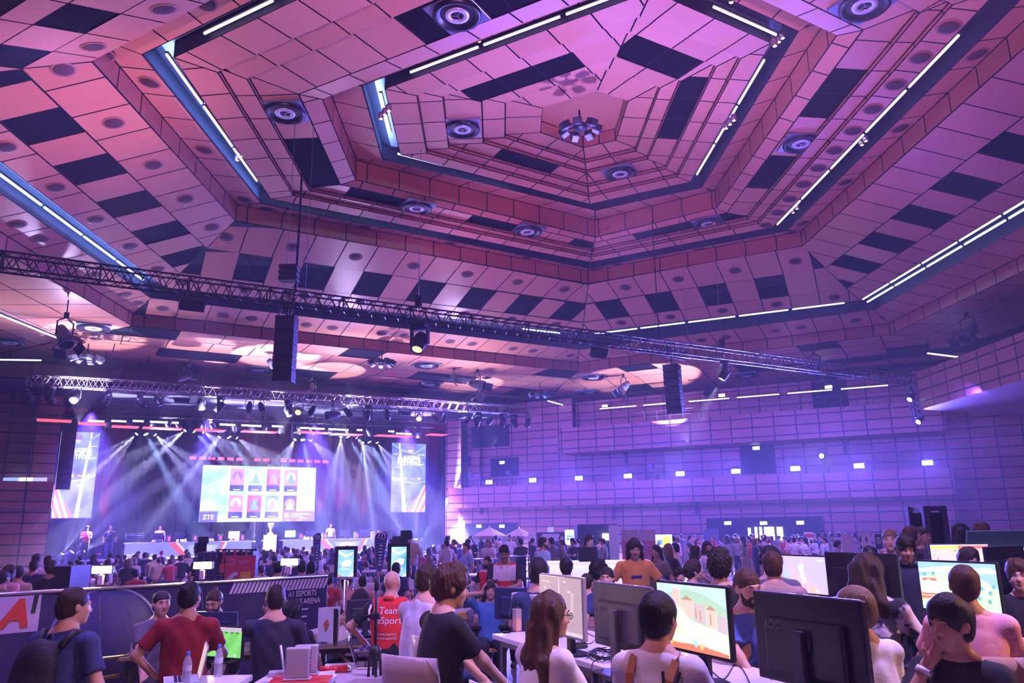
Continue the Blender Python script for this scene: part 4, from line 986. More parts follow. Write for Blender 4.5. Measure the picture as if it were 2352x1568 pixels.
# tall banners
def tall(px0,px1,py0,py1,lab,mir):
    s0,z1=A_at(px0,py0,56); s1,_=A_at(px1,py0,56); _,z0=A_at(px0,py1,56); w=s1-s0; h=z1-z0
    X=(lambda x:1-x) if mir else (lambda x:x)
    base=grad_em('banner_blue'+lab[:4],(.10,.20,.52),(.42,.62,.95),1.0,.9)
    P=lambda *q:[(X(x),y) for x,y in q]
    it=[('p',P((.0,.0),(.0,.38),(.55,.0)),red),('p',P((.02,.38),(.06,.38),(.42,0),(.34,0)),wh),('p',P((0,.3),(0,.2),(.2,0),(.27,0)),wh),('p',P((0,.12),(0,.04),(.05,0),(.12,0)),em('steel',(.3,.4,.6),1)),
        ('p',P((.76,1),(.80,1),(.66,0),(.56,0)),em('glow',(.85,.9,1),1.3)),('p',P((.6,0),(.63,0),(.775,.95),(.765,.95)),em('redline',(1,.4,.45),1.1)),('p',P((0,.98),(.35,.86),(.7,.9),(1,.99),(1,.96),(.7,.87),(.35,.83),(0,.93)),em('arc',(.3,.5,.85),1)),
        ('p',P((0,.46),(.3,.42),(.7,.45),(1,.5),(1,.485),(.7,.435),(.3,.405),(0,.445)),em('arc',(.3,.5,.85),1))]
    c=.45 if not mir else .55
    # emblem: helmeted shield of plain shapes
    go=em('emblem',(.75,.7,.7),1.0); it+=[('c',c,.93,.026,go),('p',[(c-.12,.93),(c-.05,.955),(c+.05,.955),(c+.12,.93),(c+.07,.90),(c-.07,.90)],em('emb2',(.25,.22,.3),1)),('p',[(c-.08,.90),(c+.08,.90),(c+.06,.87),(c,.855),(c-.06,.87)],go),('c',c,.945,.01,red)]
    it+=[('r',.05,.83,.2,.835,wh),('r',.75,.825,.95,.832,wh),('r',.75,.69,.95,.696,wh),('r',.1,.64,.3,.645,wh)]
    for i,(cc) in enumerate((wh,em('logo_w',(1,1,1),1.5),em('logo_r',(1,.3,.3),1.2),em('logo_o',(1,.55,.2),1.3))):
        x=.2+.2*i
        it.append(('r',x-.05,.475,x+.05,.49,cc) if i in (0,2) else (('r',x-.035,.465,x+.035,.5,cc) if i==1 else ('p',[(x-.05,.482),(x,.505),(x+.05,.482),(x,.458)],cc)))
    it+=[('t','A1 AUSTRIAN',.5,.782,w*.14,wh,dict(bold=.004,shear=.15 if not mir else -.1,width=w*.62)),('t','ESPORTS',.5,.742,w*.17,wh,dict(bold=.008,width=w*.66)),('t','FESTIVAL',.5,.700,w*.17,wh,dict(bold=.008,width=w*.66))]
    panel('banner_screen',lab,'banner',MAp(s0,56,z0),w,h,it,base,.08)
tall(141,232,988,1191,'tall blue festival banner screen at the left side of the stage',False)
tall(900,979,1015,1177,'tall blue festival banner screen at the right side of the stage',True)
# pa hang by the left banner
s_,z_=A_at(163,962,53); line_array(AP(s_,53,z_),a30,9,.66,.40,'black loudspeaker array hanging in front of the left banner screen',0,.6)
s_,z_=A_at(685,968,56); line_array(AP(s_,56,z_),a30,3,.8,.35,'short black loudspeaker hang above the big stage screen',0,.5)
# desks
def desk(px0,px1,lab,c=54,logo=True):
    s0,_=A_at(px0,1270,c); s1,_=A_at(px1,1265,c); w=s1-s0; h=.85; M_=MAp(s0,c,SZ)
    e=empty('stage_desk',AP((s0+s1)/2,c+.4,SZ),a30,lab,'desk')
    inv=e.matrix_basis.inverted(); 
    k=MB(); k.box((-w/2,-.4,h-.05),(w/2,.5,h)); k.build('worktop',mat('desk_top',(.25,.25,.3),.4),e)
    Ml=frame((-w/2,-.41,0),(1,0,0),(0,0,1)); b=MB(); g=mat('desk_front_lit',(.32,.36,.5),.5,emis=(.35,.4,.6),es=.55); mats=[g,mat('desk_red_lit',(.8,.1,.1),.5,emis=(1,.2,.15),es=.6),mat('desk_white_lit',(.9,.9,.95),.5,emis=(1,1,1),es=.7),mat('desk_orange_lit',(.9,.5,.1),.5,emis=(1,.5,.1),es=.6),mat('desk_pale_lit',(.55,.6,.75),.5,emis=(.5,.6,.9),es=.7)]  # slight emission stands for stage light falling on the printed front
    def q(pts,mi,z): b.poly([Ml@Vector((x*w,y*h,z)) for x,y in pts],mi)
    q([(0,0),(1,0),(1,1),(0,1)],0,0)
    q([(.32,1),(.38,1),(.5,0),(.44,0)],1,.002); q([(.38,1),(.40,1),(.52,0),(.5,0)],2,.002); q([(.72,0),(.75,0),(.80,1),(.78,1)],2,.002); q([(.70,0),(.72,0),(.78,1),(.76,1)],1,.002); q([(.5,.2),(.70,.2),(.72,.8),(.48,.8)],4,.003)
    for i,x in enumerate((.03,.075,.12,.17,.22,.275)): q([(x-.015,.2),(x+.015,.2),(x+.015,.36),(x-.015,.36)] if i%2 else [(x-.02,.24),(x+.02,.24),(x+.02,.31),(x-.02,.31)],(2,2,1,3,2,1)[i],.003)
    for i,x in enumerate((.80,.835,.87,.905,.94)): q([(x-.012,.3),(x+.012,.3),(x+.012,.42),(x-.012,.42)],(2,2,1,3,2)[i],.003)
    b.build('front_panel',mats,e)
    k=MB(); k.box((-w/2,-.46,.005),(w/2,-.42,.06)); k.build('light_strip',em('strip_w',(1,.75,.6),5),e)
    text_mesh('lettering','ESPORTS',.26,mats[2],e,Ml@Matrix.Translation((.60*w,.62*h,.01)),extr=.002,bold=.01); text_mesh('lettering','FESTIVAL',.2,mats[2],e,Ml@Matrix.Translation((.60*w,.34*h,.01)),extr=.002,bold=.01)
    return e
desk(275,568,'long players desk with printed front on the left half of the stage'); desk(640,882,'long players desk with printed front on the right half of the stage')
def monitor(loc,rz,w,h,label,back=False,content=None,frame_m=None,stand=True,tilt=0,base='box',legh=.14,group=None,logo=None,cat='monitor',name='monitor',foot=.1,neckm=None):
    """origin at the foot; screen faces -y"""
    fm=frame_m or BLACK; e=empty(name,loc,rz,label,cat,group); zb=legh
    k=MB(); k.box((-w/2,-.012,zb),(w/2,.022,zb+h),bev=.008); k.box((-w*.36,.02,zb+h*.12),(w*.36,.05,zb+h*.72),bev=.012)
    hs=k.build('housing',fm,e)
    if stand:
        k=MB(); k.box((-.035,.05,.012),(.035,.085,zb+h*.62),bev=.006); k.box((-.06,.04,zb+h*.42),(.06,.06,zb+h*.6)); k.build('neck',neckm or fm,e)
        k=MB(); 
        if base=='round': k.lathe([(0,0),(.135,0),(.135,.012),(.12,.02),(0,.022)],32,m=Matrix.Translation((0,.06,0)))
        else: k.box((-.14,-.06,0),(.14,.17,.014),bev=.005)
        k.build('foot',neckm or fm,e)
    sc=MB(); M_=frame((-w/2+.012,-.0135,zb+.02),(1,0,0),(0,0,1)); W_=w-.024; H_=h-.034; mats=[]
    items=content or [('r',0,0,1,1,mat('screen_off',(.01,.01,.015),.15))]; z=0
    for it in items:
        m=it[-1]
        if m not in mats: mats.append(m)
        z+=.0002
        if it[0]=='r': pts=[(it[1],it[2]),(it[3],it[2]),(it[3],it[4]),(it[1],it[4])]
        elif it[0]=='p': pts=it[1]
        elif it[0]=='c': pts=[(it[1]+it[3]*H_/W_*math.cos(a),it[2]+it[3]*math.sin(a)*(it[4] if len(it)>5 else 1)) for a in [i*pi/8 for i in range(16)]]
        sc.poly([M_@Vector((min(max(x,0),1)*W_,min(max(y,0),1)*H_,z)) for x,y in pts],mats.index(m))
    sc.build('screen',mats,e)
    if logo: text_mesh('lettering',logo[0],logo[1],mat('logo_grey',(.12,.12,.16),.3),e,frame((w*logo[2],.0525,zb+h*logo[3]),(-1,0,0),(0,0,1)),extr=.001,bold=.002)
    if tilt:
        for c in e.children: pass
    return e
def mon_small(px,py,c,lab,bright=False,grp=None,w=.6):
    s_,_=A_at(px,py,c); return monitor(AP(s_,c,SZ+.85),a30+pi,w,.36,lab,content=[('r',0,0,1,1,em('scr_glow',(.6,.7,1),1.5))],group=grp)
for px in (302,318): mon_small(px,1240,54.4,'monitor seen from behind at the outer end of the left stage desk',grp='monitors on the left stage desk, outer end')
for px in (360,412,478): mon_small(px,1240,54.4,'monitor seen from behind in the middle of the left stage desk',grp='monitors on the left stage desk, middle')
for px in (712,792,838): mon_small(px,1232,54.4,'monitor seen from behind on the right stage desk',grp='monitors on the right stage desk')
def bright_mon(px,lab):
    s_,_=A_at(px,1235,54.3); return monitor(AP(s_,54.3,SZ+.85),a30,.62,.4,lab,content=[('r',0,0,1,1,wh)])
bright_mon(537,'monitor with a glaring white screen at the right end of the left stage desk'); bright_mon(666,'monitor with a glaring white screen at the left end of the right stage desk')
for px,l in ((387,'left'),(447,'left'),(505,'left'),(555,'left'),(690,'right'),(742,'right'),(818,'right'),(856,'right')):
    s_,_=A_at(px,1240,54.4); k=MB(); k.box((-.1,-.2,0),(.1,.2,.38),bev=.01); o=k.build('computer_case',mat('pc_dark',(.03,.03,.04),.4),loc=AP(s_,54.4,SZ+.85),rz=a30)
    k=MB(); k.box((-.06,-.205,.08),(.06,-.2,.3)); k.build('lit_front',em('pcred',(.9,.1,.15),1.4),o); tag(o,'small computer case with red light on the %s stage desk'%l,'computer',grp:=('computer cases on the %s stage desk'%l))
# trophy plinth
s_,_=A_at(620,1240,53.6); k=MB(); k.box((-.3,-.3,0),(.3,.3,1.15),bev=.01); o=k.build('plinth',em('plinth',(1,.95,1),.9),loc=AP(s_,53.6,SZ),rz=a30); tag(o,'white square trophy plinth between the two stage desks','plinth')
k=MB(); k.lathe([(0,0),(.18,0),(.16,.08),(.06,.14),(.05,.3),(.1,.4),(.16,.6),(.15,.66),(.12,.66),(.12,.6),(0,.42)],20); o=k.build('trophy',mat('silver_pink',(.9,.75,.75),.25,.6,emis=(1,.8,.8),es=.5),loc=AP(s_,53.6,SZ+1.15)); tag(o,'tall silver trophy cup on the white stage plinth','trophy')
# red led battens over the screen
s0,z0=A_at(436,1050,57.5); s1,_=A_at(756,1053,57.5)
k=MB(); k.box((0,0,0),(s1-s0,.1,.05)); o=k.build('lamp_bar',BLACK); o.matrix_world=frame(AP(s0,57.5,z0+.06),AX,AN); tag(o,'long thin bar of red lights above the big stage screen','lamp bar')
for i in range(16):
    if i in (6,9): continue
    f=i/15; k=MB(); k.box((f*(s1-s0-.4),-.02,-.16),(f*(s1-s0-.4)+.36,.08,-.03)); k.build('red_lamp',em('redlamp',(1,.06,.12),3),o)
    k=MB(); k.box((f*(s1-s0-.4),-.02,-.02),(f*(s1-s0-.4)+.36,.06,.0)); k.build('red_lamp',em('redlamp',(1,.06,.12),3),o)
# red light on the stage ceiling put in as glowing patches; led tubes
RL=em('redglow',(1,.10,.12),1.6)
rs=random.Random(2)
for x0,x1,y in ((84,165,962),(180,245,970),(258,320,977),(330,420,980),(450,520,985),(560,640,988),(690,760,990),(770,835,995),(870,950,998),(990,1030,996)):
    c=50.5; s0,z0=A_at(x0,y,c); s1,_=A_at(x1,y,c); k=MB(); k.box((0,0,0),(s1-s0,.9,.03)); o=k.build('red_glow_patch',RL); o.matrix_world=frame(AP(s0,c,min(z0,9.0)),AX,AN); tag(o,'flat glowing patch standing for red light on the stage ceiling','glow patch','glowing patches for red light on the stage ceiling')
for x0,x1,y in ((203,240,966),(256,290,966),(305,330,966),(345,385,968),(395,410,970),(505,540,974),(555,600,976),(625,650,978),(690,745,982),(755,800,985),(820,832,987),(892,905,990),(910,945,995)):
    a_,za=A_at(x0,y,51.5); b_,_=A_at(x1,y,51.5); k=MB(); k.tube([(0,0,0),(b_-a_,0,0)],.05,6); o=k.build('led_tube',TB); o.matrix_world=frame(AP(a_,51.5,za),AX,AN); tag(o,'short lit blue-white led tube under the stage ceiling','light tube','led tubes under the stage ceiling')
# beam lamps
BD={313:(-.75,-1),336:(.45,-1),357:(.8,-.9),424:(-.85,-.9),448:(.75,-1),468:(.9,-.7),503:(-.6,-1),527:(.5,-1),545:(.9,-.8),677:(-.5,-1),696:(.12,-1),716:(.75,-.9),783:(-.15,-1),800:(.45,-1),820:(.6,-.9),833:(0,-1),849:(.4,-1),867:(.45,-.9),144:(.42,1),167:(.85,1),194:(1,.75),583:(-.1,1),605:(.45,1),936:(-.75,.8),955:(-.1,1),972:(.5,1)}
for p,kd_,top,x in BEAMS:
    dx,dz=BD[x]; dv=(AX*dx*1.15-AN*(.45 if top else .3)+Vector((0,0,dz))).normalized(); sz=1.2 if kd_=='d' else .85
    cen=p-dv*.27*sz-Vector((0,0,-.42*sz if top else .42*sz))
    hd=('moving head with a broad pale blue disc' if kd_=='d' else 'small moving head throwing a fan of white beams')+(' high over the stage' if top else ' standing on the stage floor')
    ln=mat('lens_pale',(.8,.9,1),.3,emis=(.5,.75,1),es=14) if kd_=='d' else LWH
    e,pp=moving_head(cen,dv,hd,ln,sz,('stage moving heads: ' if top else 'floor moving heads: ')+hd,up=not top)
    if kd_=='d': light('SPOT','beam',pp+dv*.06,(.35,.55,1) if top else (.36,.25,1),PW_D*(1 if top else .4),dv,.1,(10 if top else 16),.5)
    else: gobo(light('SPOT','beam',pp+dv*.05,(.55,.55,1),PW_F*(1 if top else .35),dv,.03,34,.2).data,3+x%2)
BD1=Vector((-1,.1,-1.6)); light('SPOT','beam',BEAM1+BD1.normalized()*.1,(.8,.85,1),22000,BD1,.06,20,.4)
# red up-lights on the drape
for px,c in ((68,58),(118,58),(500,58.5),(560,58.5),(590,58.5),(640,58.5),(700,58.5),(740,58.5),(790,58.5),(840,58.5),(230,58.5),(930,58),(962,58),(1008,57)):
    s_,z_=A_at(px,1248,c); q=AP(s_,c,SZ+.05); k=MB(); k.box((-.12,-.1,0),(.12,.1,.2),bev=.02); o=k.build('uplight',BODY,loc=q); k=MB(); k.box((-.09,-.07,.2),(.09,.07,.205)); k.build('lens',em('upl',(1,.1,.1),4),o); tag(o,'small red up-light at the foot of the stage drape','up-light','red up-lights along the drape')
    light('SPOT','redup',q+Vector((0,0,.25)),(1,.02,.03),7000,AN*.22+Vector((0,0,1)),.05,22,.8)
# ------------------------------------------------------------ crowd
CM={n:cloth(n,c) for n,c in dict(white=(.75,.73,.76),black=(.02,.02,.025),navy=(.03,.04,.12),grey=(.25,.25,.28),red=(.55,.05,.06),beige=(.6,.45,.33),lightblue=(.35,.45,.65),pink=(.75,.38,.4),olive=(.2,.2,.12)).items()}
JEANS=cloth('jeans',(.05,.08,.18)); DPANT=cloth('dark_trousers',(.02,.02,.03)); BEIGEP=cloth('beige_trousers',(.4,.3,.22))
seatT={}; standT={}
far=(0,-30,-20)
def tmpl(kind,col,i):
    k_=(kind,col,i)
    if k_ in TT: return TT[k_],True
    h=[('short','brown'),('messy','darkbrown'),('long','brown'),('short','black'),('bob','blond'),('pony','auburn')][i%6]
    arms=[{}, {'R':('rel',(.12,.33,1.22),(.6,-.3,-1)),'L':('rel',(-.1,.33,1.2),(-.6,-.3,-1))},{'R':('rel',(.22,.22,1.05),(.8,-.4,-.3))}][i%3]
    P=person((0,0,0),0,'x',None,sit=kind=='sit',seat=.26 if kind=='sit' else .47,arms=arms,hair=h[0],hcol=h[1],shirt=CM[col],pants=[JEANS,DPANT,BEIGEP][i%3],res=.03,hres=.03,face=False,hands=False,female=i%6 in(2,4,5),longk=.3,lean=.12 if kind=='sit' else 0,hgt=1.75)
    TT[k_]=P['root']; return P['root'],False
TT={}
cr=random.Random(11)
def place(kind,col,i,x,y,z,rz,label,group,sc=1):
    o,used=tmpl(kind,col,i)
    if used: o=dup(o)
    o.location=(x,y,z); o.rotation_euler=(0,0,rz); o.scale=(sc,)*3; o['label']=label; o['category']='person'; o['group']=group
    return o
cols=['white','black','navy','grey','red','beige','lightblue','pink','olive']
cn={'white':'white','black':'black','navy':'dark blue','grey':'grey','red':'red','beige':'beige','lightblue':'light blue','pink':'pink','olive':'olive'}
N_SIT=0
# seated audience: rows parallel to the stage
occ=[]
for r_ in range(19):
    c=48.5-r_*1.35; 
    for j in range(46):
        s_=-30+j*.95+cr.uniform(-.2,.2); p=AP(s_,c+cr.uniform(-.2,.2),0); v=p-EYE
        if p.y<17: continue
        px=1176+F*v.dot(cR)/v.dot(D0)
        if px<150 or px>1120: continue
        py=784-F*(v+Vector((0,0,1))).dot(cU)/v.dot(D0)
        if px<420 and py>1335: continue
        if py>1352-(px-150)*.045: continue
        dens=.50 if px<420 else (.66 if px<850 else .5)
        if cr.random()>dens or N_SIT>205: continue
        col=cr.choice(cols[:6]+['white','white','black','navy']) ; i=cr.randrange(6); N_SIT+=1
        zone='left part' if px<420 else ('middle' if px<760 else 'right part')
        place('sit',col,i,p.x,p.y,0,a30+cr.uniform(-.3,.3),'spectator in a %s top sitting in the %s of the audience'%(cn[col],zone),'seated audience, %s, %s top'%(zone,cn[col]),cr.uniform(.9,1.05))
# standing visitors towards the gallery wall
N_ST=0; STP=[]
def st(px,hy,Y,col=None,i=None,rz=None,zone='near the gallery wall',sc=None):
    global N_ST
    p=at_y(px,hy,Y); sc=max(.8,min(1.08,p.z/1.79)) if sc is None else sc; col=col or cr.choice(cols); i=cr.randrange(6) if i is None else i
    for q_ in STP:
        if (q_[0]-p.x)**2+(q_[1]-p.y)**2<.36: p.x+=.55; p.y+=.35
    STP.append((p.x,p.y)); N_ST+=1; return place('st',col,i,p.x,p.y,0,cr.uniform(0,6.28) if rz is None else rz,'visitor in a %s top standing %s'%(cn[col],zone),'standing visitors %s, %s top'%(zone,cn[col]),sc)
for lo,hi,n,ya,yb,zone in ((1560,1700,20,30,41,'among the booths under the gallery'),(1700,1900,46,26,38,'in the crowd before the bright doorway'),(1440,1560,10,26,36,'in front of the pink and white banners'),(1230,1420,16,24,38,'behind the casters desk'),(1060,1230,12,26,42,'around the parasols'),(1900,2100,12,22,32,'in front of the dark right corner'),(1500,1620,6,14,20,'in the aisle behind the gaming tables'),(985,1100,7,18,30,'among the white tables')):
    for q_ in range(n):
        px=cr.uniform(lo,hi); Y=cr.uniform(ya,yb); p=at_y(px,1250,Y)
        st(px,1215+ .25*F/Y+cr.uniform(-3,6),Y,zone=zone)
# a few people on and by the stage
def onstage(px,hy,c,col,lab,z=SZ,i=0,sc=1,rz=None):
    s_,_=A_at(px,hy,c); p=AP(s_,c,z); place('st',col,i,p.x,p.y,z,(a30+pi) if rz is None else rz,lab,None,sc)
onstage(368,1213,55.2,'white','referee in a white top standing behind the left stage desk'); onstage(760,1203,55.2,'white','referee in a white top standing behind the right stage desk'); onstage(200,1214,54,'red','person in a red top standing at the far left of the stage',i=1); onstage(254,1216,53.4,'black','camera operator in black at the left end of the left desk',i=3)
for px,l in ((350,'left desk by its outer monitors'),(405,'left desk in the middle'),(470,'left desk right of the middle'),(530,'left desk by the glaring screen'),(700,'right desk, left end'),(862,'right desk, right end')):
    s_,_=A_at(px,1230,55.0); p=AP(s_,55.7,SZ); place('sit','white',cr.randrange(6),p.x,p.y,SZ+.2,a30+pi,'player in a white top sitting at the '+l,None,1)
# raised camera operator by the right screen
p=at_y(940,1243,19); k=MB(); k.box((-.7,-.6,0),(.7,.6,max(.2,p.z-1.8)),bev=.01); o=k.build('camera_riser',mat('riser_dark',(.03,.03,.04),.6),loc=(p.x,p.y,0)); tag(o,'dark riser block under the camera operator','riser')
place('st','beige',3,p.x,p.y,max(.2,p.z-1.8),a30,'camera operator in a beige top standing high on a riser before the stage',None,1)
def camera_rig(px,py,Y,lab):
    p=at_y(px,py,Y); e=empty('video_camera',p,.5,lab,'camera'); k=MB(); k.box((-.1,-.3,-.12),(.1,.25,.12),bev=.02); k.build('camera_body',BLACK,e)
    k=MB(); k.lathe([(0,0),(.08,0),(.09,.22),(.0,.22)],14,m=Matrix.Translation((0,.25,0))@Matrix.Rotation(-pi/2,4,'X')); k.build('lens',LENS,e)
    for a in (0,2.1,4.2): k=MB(); k.tube([(0,0,-.12),(.35*math.cos(a),.35*math.sin(a),-p.z)],.02,6); k.build('tripod_leg',BLACK,e)
    k=MB(); k.box((-.1,-.5,.1),(.1,-.3,.25),bev=.01); k.build('viewfinder',BLACK,e)
camera_rig(918,1243,18.6,'large video camera in front of the raised operator'); camera_rig(460,1258,18,'video camera on a tripod in the middle of the audience')
st(467,1268,18,'black',0,a30,zone='by the video camera in the audience',sc=.93)
# white chairs and high tables
def white_chair(loc,rz,label=None,group=None,seatc=None,shellm=None,s=1):
    e=empty('chair',loc,rz,label,'chair',group); m=shellm or WHITE; legm=mat('chair_leg',(.4,.4,.42),.25,.9)
    k=MB(); n=8
    # curved one-piece shell: seat then back
    prof=[(-.22,.455),(-.18,.445),(0,.435),(.12,.44),(.19,.47),(.225,.54),(.245,.65),(.262,.76),(.275,.86)]
    for th in (0,.012):
        pass
    vs=[];W2=lambda i:.21+.015*math.sin(i/8*pi)
    for t in (0,1):
        for i,(y,z) in enumerate(prof):
            for j in range(7):
                u=(j-3)/3; dy=.03*u*u*(-1 if i>4 else 0); dz=.02*u*u*(1 if i<=4 else 0); vs.append((u*W2(i),-(y+dy*-0)+ (0 if i<=4 else dy*-1)-t*.012*(1 if i>4 else 0),z+dz-t*.012*(1 if i<=4 else 0)))
    N_=len(prof)*7; fs=[]
    for t in (0,1):
        for i in range(len(prof)-1):
            for j in range(6):
                f=(i*7+j,i*7+j+1,(i+1)*7+j+1,(i+1)*7+j); f=tuple(q+t*N_ for q in f); fs.append(f if t==0 else f[::-1])
    for i in range(len(prof)-1):
        for j in (0,6): a,b=i*7+j,(i+1)*7+j; fs.append((a,b,b+N_,a+N_))
    for i in (0,len(prof)-1):
        for j in range(6): a,b=i*7+j,i*7+j+1; fs.append((a,b,b+N_,a+N_))
    k.add(vs,fs,0,True); k.build('shell',m,e)
    if seatc: k=MB(); k.box((-.19,-.17,.452),(.19,.2,.475),bev=.015); k.build('seat_pad',seatc,e); k=MB(); k.box((-.18,-.262,.55),(.18,-.245,.82),bev=.008,m=Matrix.Translation((0,.035,0))@Matrix.Rotation(0,4,'X')); k.build('back_pad',seatc,e)
    for sx in (-1,1):
        for sy in (-1,1): k=MB(); k.tube([(sx*.16,sy*.15,.44),(sx*.2,sy*.2,0)],.011,8); k.build('leg',legm,e)
    if s!=1: e.scale=(s,s,s)
    return e
wc=None
wcs=[(830,1305,20),(1000,1318,19),(1015,1330,16),(965,1322,20),(1045,1315,20),(850,1320,18),(1075,1330,18),(1100,1312,22),(1120,1325,20),(1020,1300,24),(980,1302,26),(1060,1300,26)]
for i,(px,py,Y) in enumerate(wcs):
    p=at_y(px,py,Y); l='white plastic chair standing among the white tables before the audience'
    if wc is None: wc=white_chair((p.x,p.y,0),a30,l,'white chairs among the white tables')
    else: dup(wc,(p.x,p.y,0),a30+cr.uniform(-.8,.8),l)
def high_table(px,Y,label,h=1.1,m=None,group=None,r=.35):
    p=at_y(px,1300,Y); e=empty('high_table',(p.x,p.y,0),cr.uniform(0,1),label,'table',group); k=MB(); k.box((-r,-r,h-.03),(r,r,h),bev=.005); k.build('table_top',m or WHITE,e)
    for sx in (-1,1):
        for sy in (-1,1): k=MB(); k.box((sx*(r-.03)-.015,sy*(r-.03)-.015,0),(sx*(r-.03)+.015,sy*(r-.03)+.015,h-.03)); k.build('leg',ALU,e)
    k=MB(); k.box((-r+.03,-.01,.25),(r-.03,.01,.27)); k.build('foot_rail',ALU,e); return e
for px,Y,l in ((1080,16,'beside the red polo man'),(1110,24,'left of the parasols'),(1045,20,'behind the red polo man, farther back'),(1182,26,'under the right parasol'),(870,18,'near the right totem screen')): high_table(px,Y,'high white bar table with square top '+l)
# ------------------------------------------------------------ totems, flags, red banner
def totem(px0,px1,py0,py1,Y,lab,sideL=True):
    a=at_y(px0,py0,Y); b=at_y(px1,py0,Y); c=at_y(px0,py1,Y); w=b.x-a.x; h=a.z-c.z; M_=frame((a.x,Y,c.z),(1,0.12,0),(0,0,1))
    base=grad_em('totem_sky'+lab[:6],(.10,.40,.62),(.55,.85,.95),1.3,2.2)
    it=[('p',[(.2,.5),(.55,.62),(.85,.58),(.8,.42),(.3,.38)],wh),('r',.2,.27,.3,.3,wh),('r',.35,.27,.45,.3,wh),('r',.5,.27,.6,.3,wh),('r',.65,.27,.75,.3,wh),('p',[(0,.1),(0,.04),(.25,0),(.4,0)],red),('p',[(1,.12),(1,.03),(.8,0),(.65,0)],wh),('p',[(.05,.95),(.5,.8),(.95,.9),(.95,.84),(.5,.72),(.05,.86)],wh)]
    o=panel('totem_display',lab,'display',M_,w,h,it,base,.12); 
    k=MB(); k.box((-.05,-.02,-c.z),(0,.06,h+.06),m=M_@Matrix.Translation((0,0,-.1))) ; k.box((w,-.02,-.0),(w+.05,.06,.1),m=M_@Matrix.Translation((0,0,-.1)))
    k=MB(); k.box((-.06,-.0,-.14),(0,h+.05,.02),m=M_); k.box((w,0,-.14),(w+.06,h+.05,.02),m=M_); k.box((-.06,h,-.14),(w+.06,h+.06,.02),m=M_); k.build('display_frame',BLACK,o)
    k=MB(); cx=a.x+w/2; k.lathe([(0,0),(w*.55,0),(w*.5,.05),(w*.42,.06),(w*.42,c.z-.05),(0,c.z-.03)],24,m=Matrix.Translation((cx,Y+.15,0))); k.build('pedestal',mat('chrome',(.7,.7,.8),.12,1),o)
totem(777,813,1262,1325,15,'left portrait display totem with blue sky picture before the audience'); totem(899,934,1255,1325,14,'right portrait display totem with blue sky picture before the audience')
def feather(px0,px1,py0,py1,Y,lab,tilt):
    a=at_y((px0+px1)/2,py1,Y); h=at_y(px0,py0,Y).z-a.z; w=(px1-px0)/F*Y; e=empty('feather_flag',(a.x,a.y,0),0,lab,'flag'); z0=a.z
    ys=np.linspace(0,1,15); L=[(-w*.5*(.25+.75*math.sin(min(1,t*1.15)*pi/2*1.0)) if t<.86 else -w*.5*math.sqrt(max(0,1-((t-.86)/.14)**2)),t) for t in ys]; R=[(w*.5*(.35+.65*t if t<.86 else math.sqrt(max(0,1-((t-.86)/.14)**2))),t) for t in ys]
    k=MB(); m1=mat('flag_blue',(.10,.14,.42),.7); m2=mat('flag_white',(.8,.8,.9),.7)
    for i in range(14):
        P_=[(L[i][0]+tilt*L[i][1]*h,0,z0+L[i][1]*h),(R[i][0]+tilt*R[i][1]*h,.02*math.sin(i),z0+R[i][1]*h),(R[i+1][0]+tilt*R[i+1][1]*h,.02*math.sin(i+1),z0+R[i+1][1]*h),(L[i+1][0]+tilt*L[i+1][1]*h,0,z0+L[i+1][1]*h)]
        k.poly(P_,0,None,True)
    fl=k.build('flag_cloth',m1,e); sm=fl.modifiers.new('s','SOLIDIFY'); sm.thickness=.01
    k=MB(); c=(tilt*.88*h,-.02,z0+.88*h); q=Matrix.Translation(c)@Matrix.Rotation(pi/2,4,'X'); k.lathe([(w*.22,0),(w*.3,0),(w*.3,.01),(w*.22,.01)],20,m=q); k.box((-w*.04,-w*.12,0),(w*.04,w*.12,.01),m=q)
    for j in range(7): k.box((-w*.1+tilt*h*(.15+j*.08),-.03,z0+h*(.15+j*.08)),(w*.12+tilt*h*(.15+j*.08),-.02,z0+h*(.15+j*.08)+h*.035))
    k.build('flag_print',m2,fl)
    k=MB(); pts=[(x-.01+tilt*t*h,0,z0+t*h) for x,t in L]; k.tube([(pts[0][0],0,0)]+pts+[(R[13][0]+tilt*h,0,z0+.98*h)],.014,6); k.build('pole',ALU,e)
    k=MB(); k.box((-.25,-.25,0),(.25,.25,.03)); k.build('base_plate',BLACK,e)
feather(719,735,1224,1310,17,'narrow feather flag seen nearly edge-on left of the totem',.0); feather(857,885,1220,1312,16,'blue feather flag with white round emblem between the totems',.06)
def rollup(px0,px1,py0,py1,Y,lab,bands,rzz=0,txt=None,cat='banner',name='rollup_banner'):
    a=at_y(px0,py0,Y); b=at_y(px1,py0,Y); c=at_y(px0,py1,Y); w=(b-a).x; h=a.z-max(.03,c.z); z0=max(.03,c.z); M_=frame((a.x,Y,z0),(math.cos(rzz),math.sin(rzz),0),(0,0,1)); w/=math.cos(rzz)
    it=[('r',0,y0,1,y1,m) for y0,y1,m in bands[1:]]
    if txt: it+=txt
    o=panel(name,lab,cat,M_,w,h,it,bands[0][2],.025,frame_m=mat('banner_edge',(.5,.5,.55),.4))
    k=MB(); k.box((-.02,-z0,-.15),(w+.02,-z0+.07,.1),m=M_); k.tube([M_@Vector((w/2,-z0+.05,-.1)),M_@Vector((w/2,h,-.03))],.012,6); k.build('stand',ALU,o); return o
wcl=mat('print_white',(.8,.78,.82),.6); rcl=mat('print_red',(.65,.06,.12),.6); pcl=mat('print_pink',(.75,.25,.38),.6); ycl=mat('print_yellow',(.85,.5,.05),.6); bcl=mat('print_blue',(.12,.16,.42),.6); dcl=mat('print_dark',(.03,.03,.06),.6)
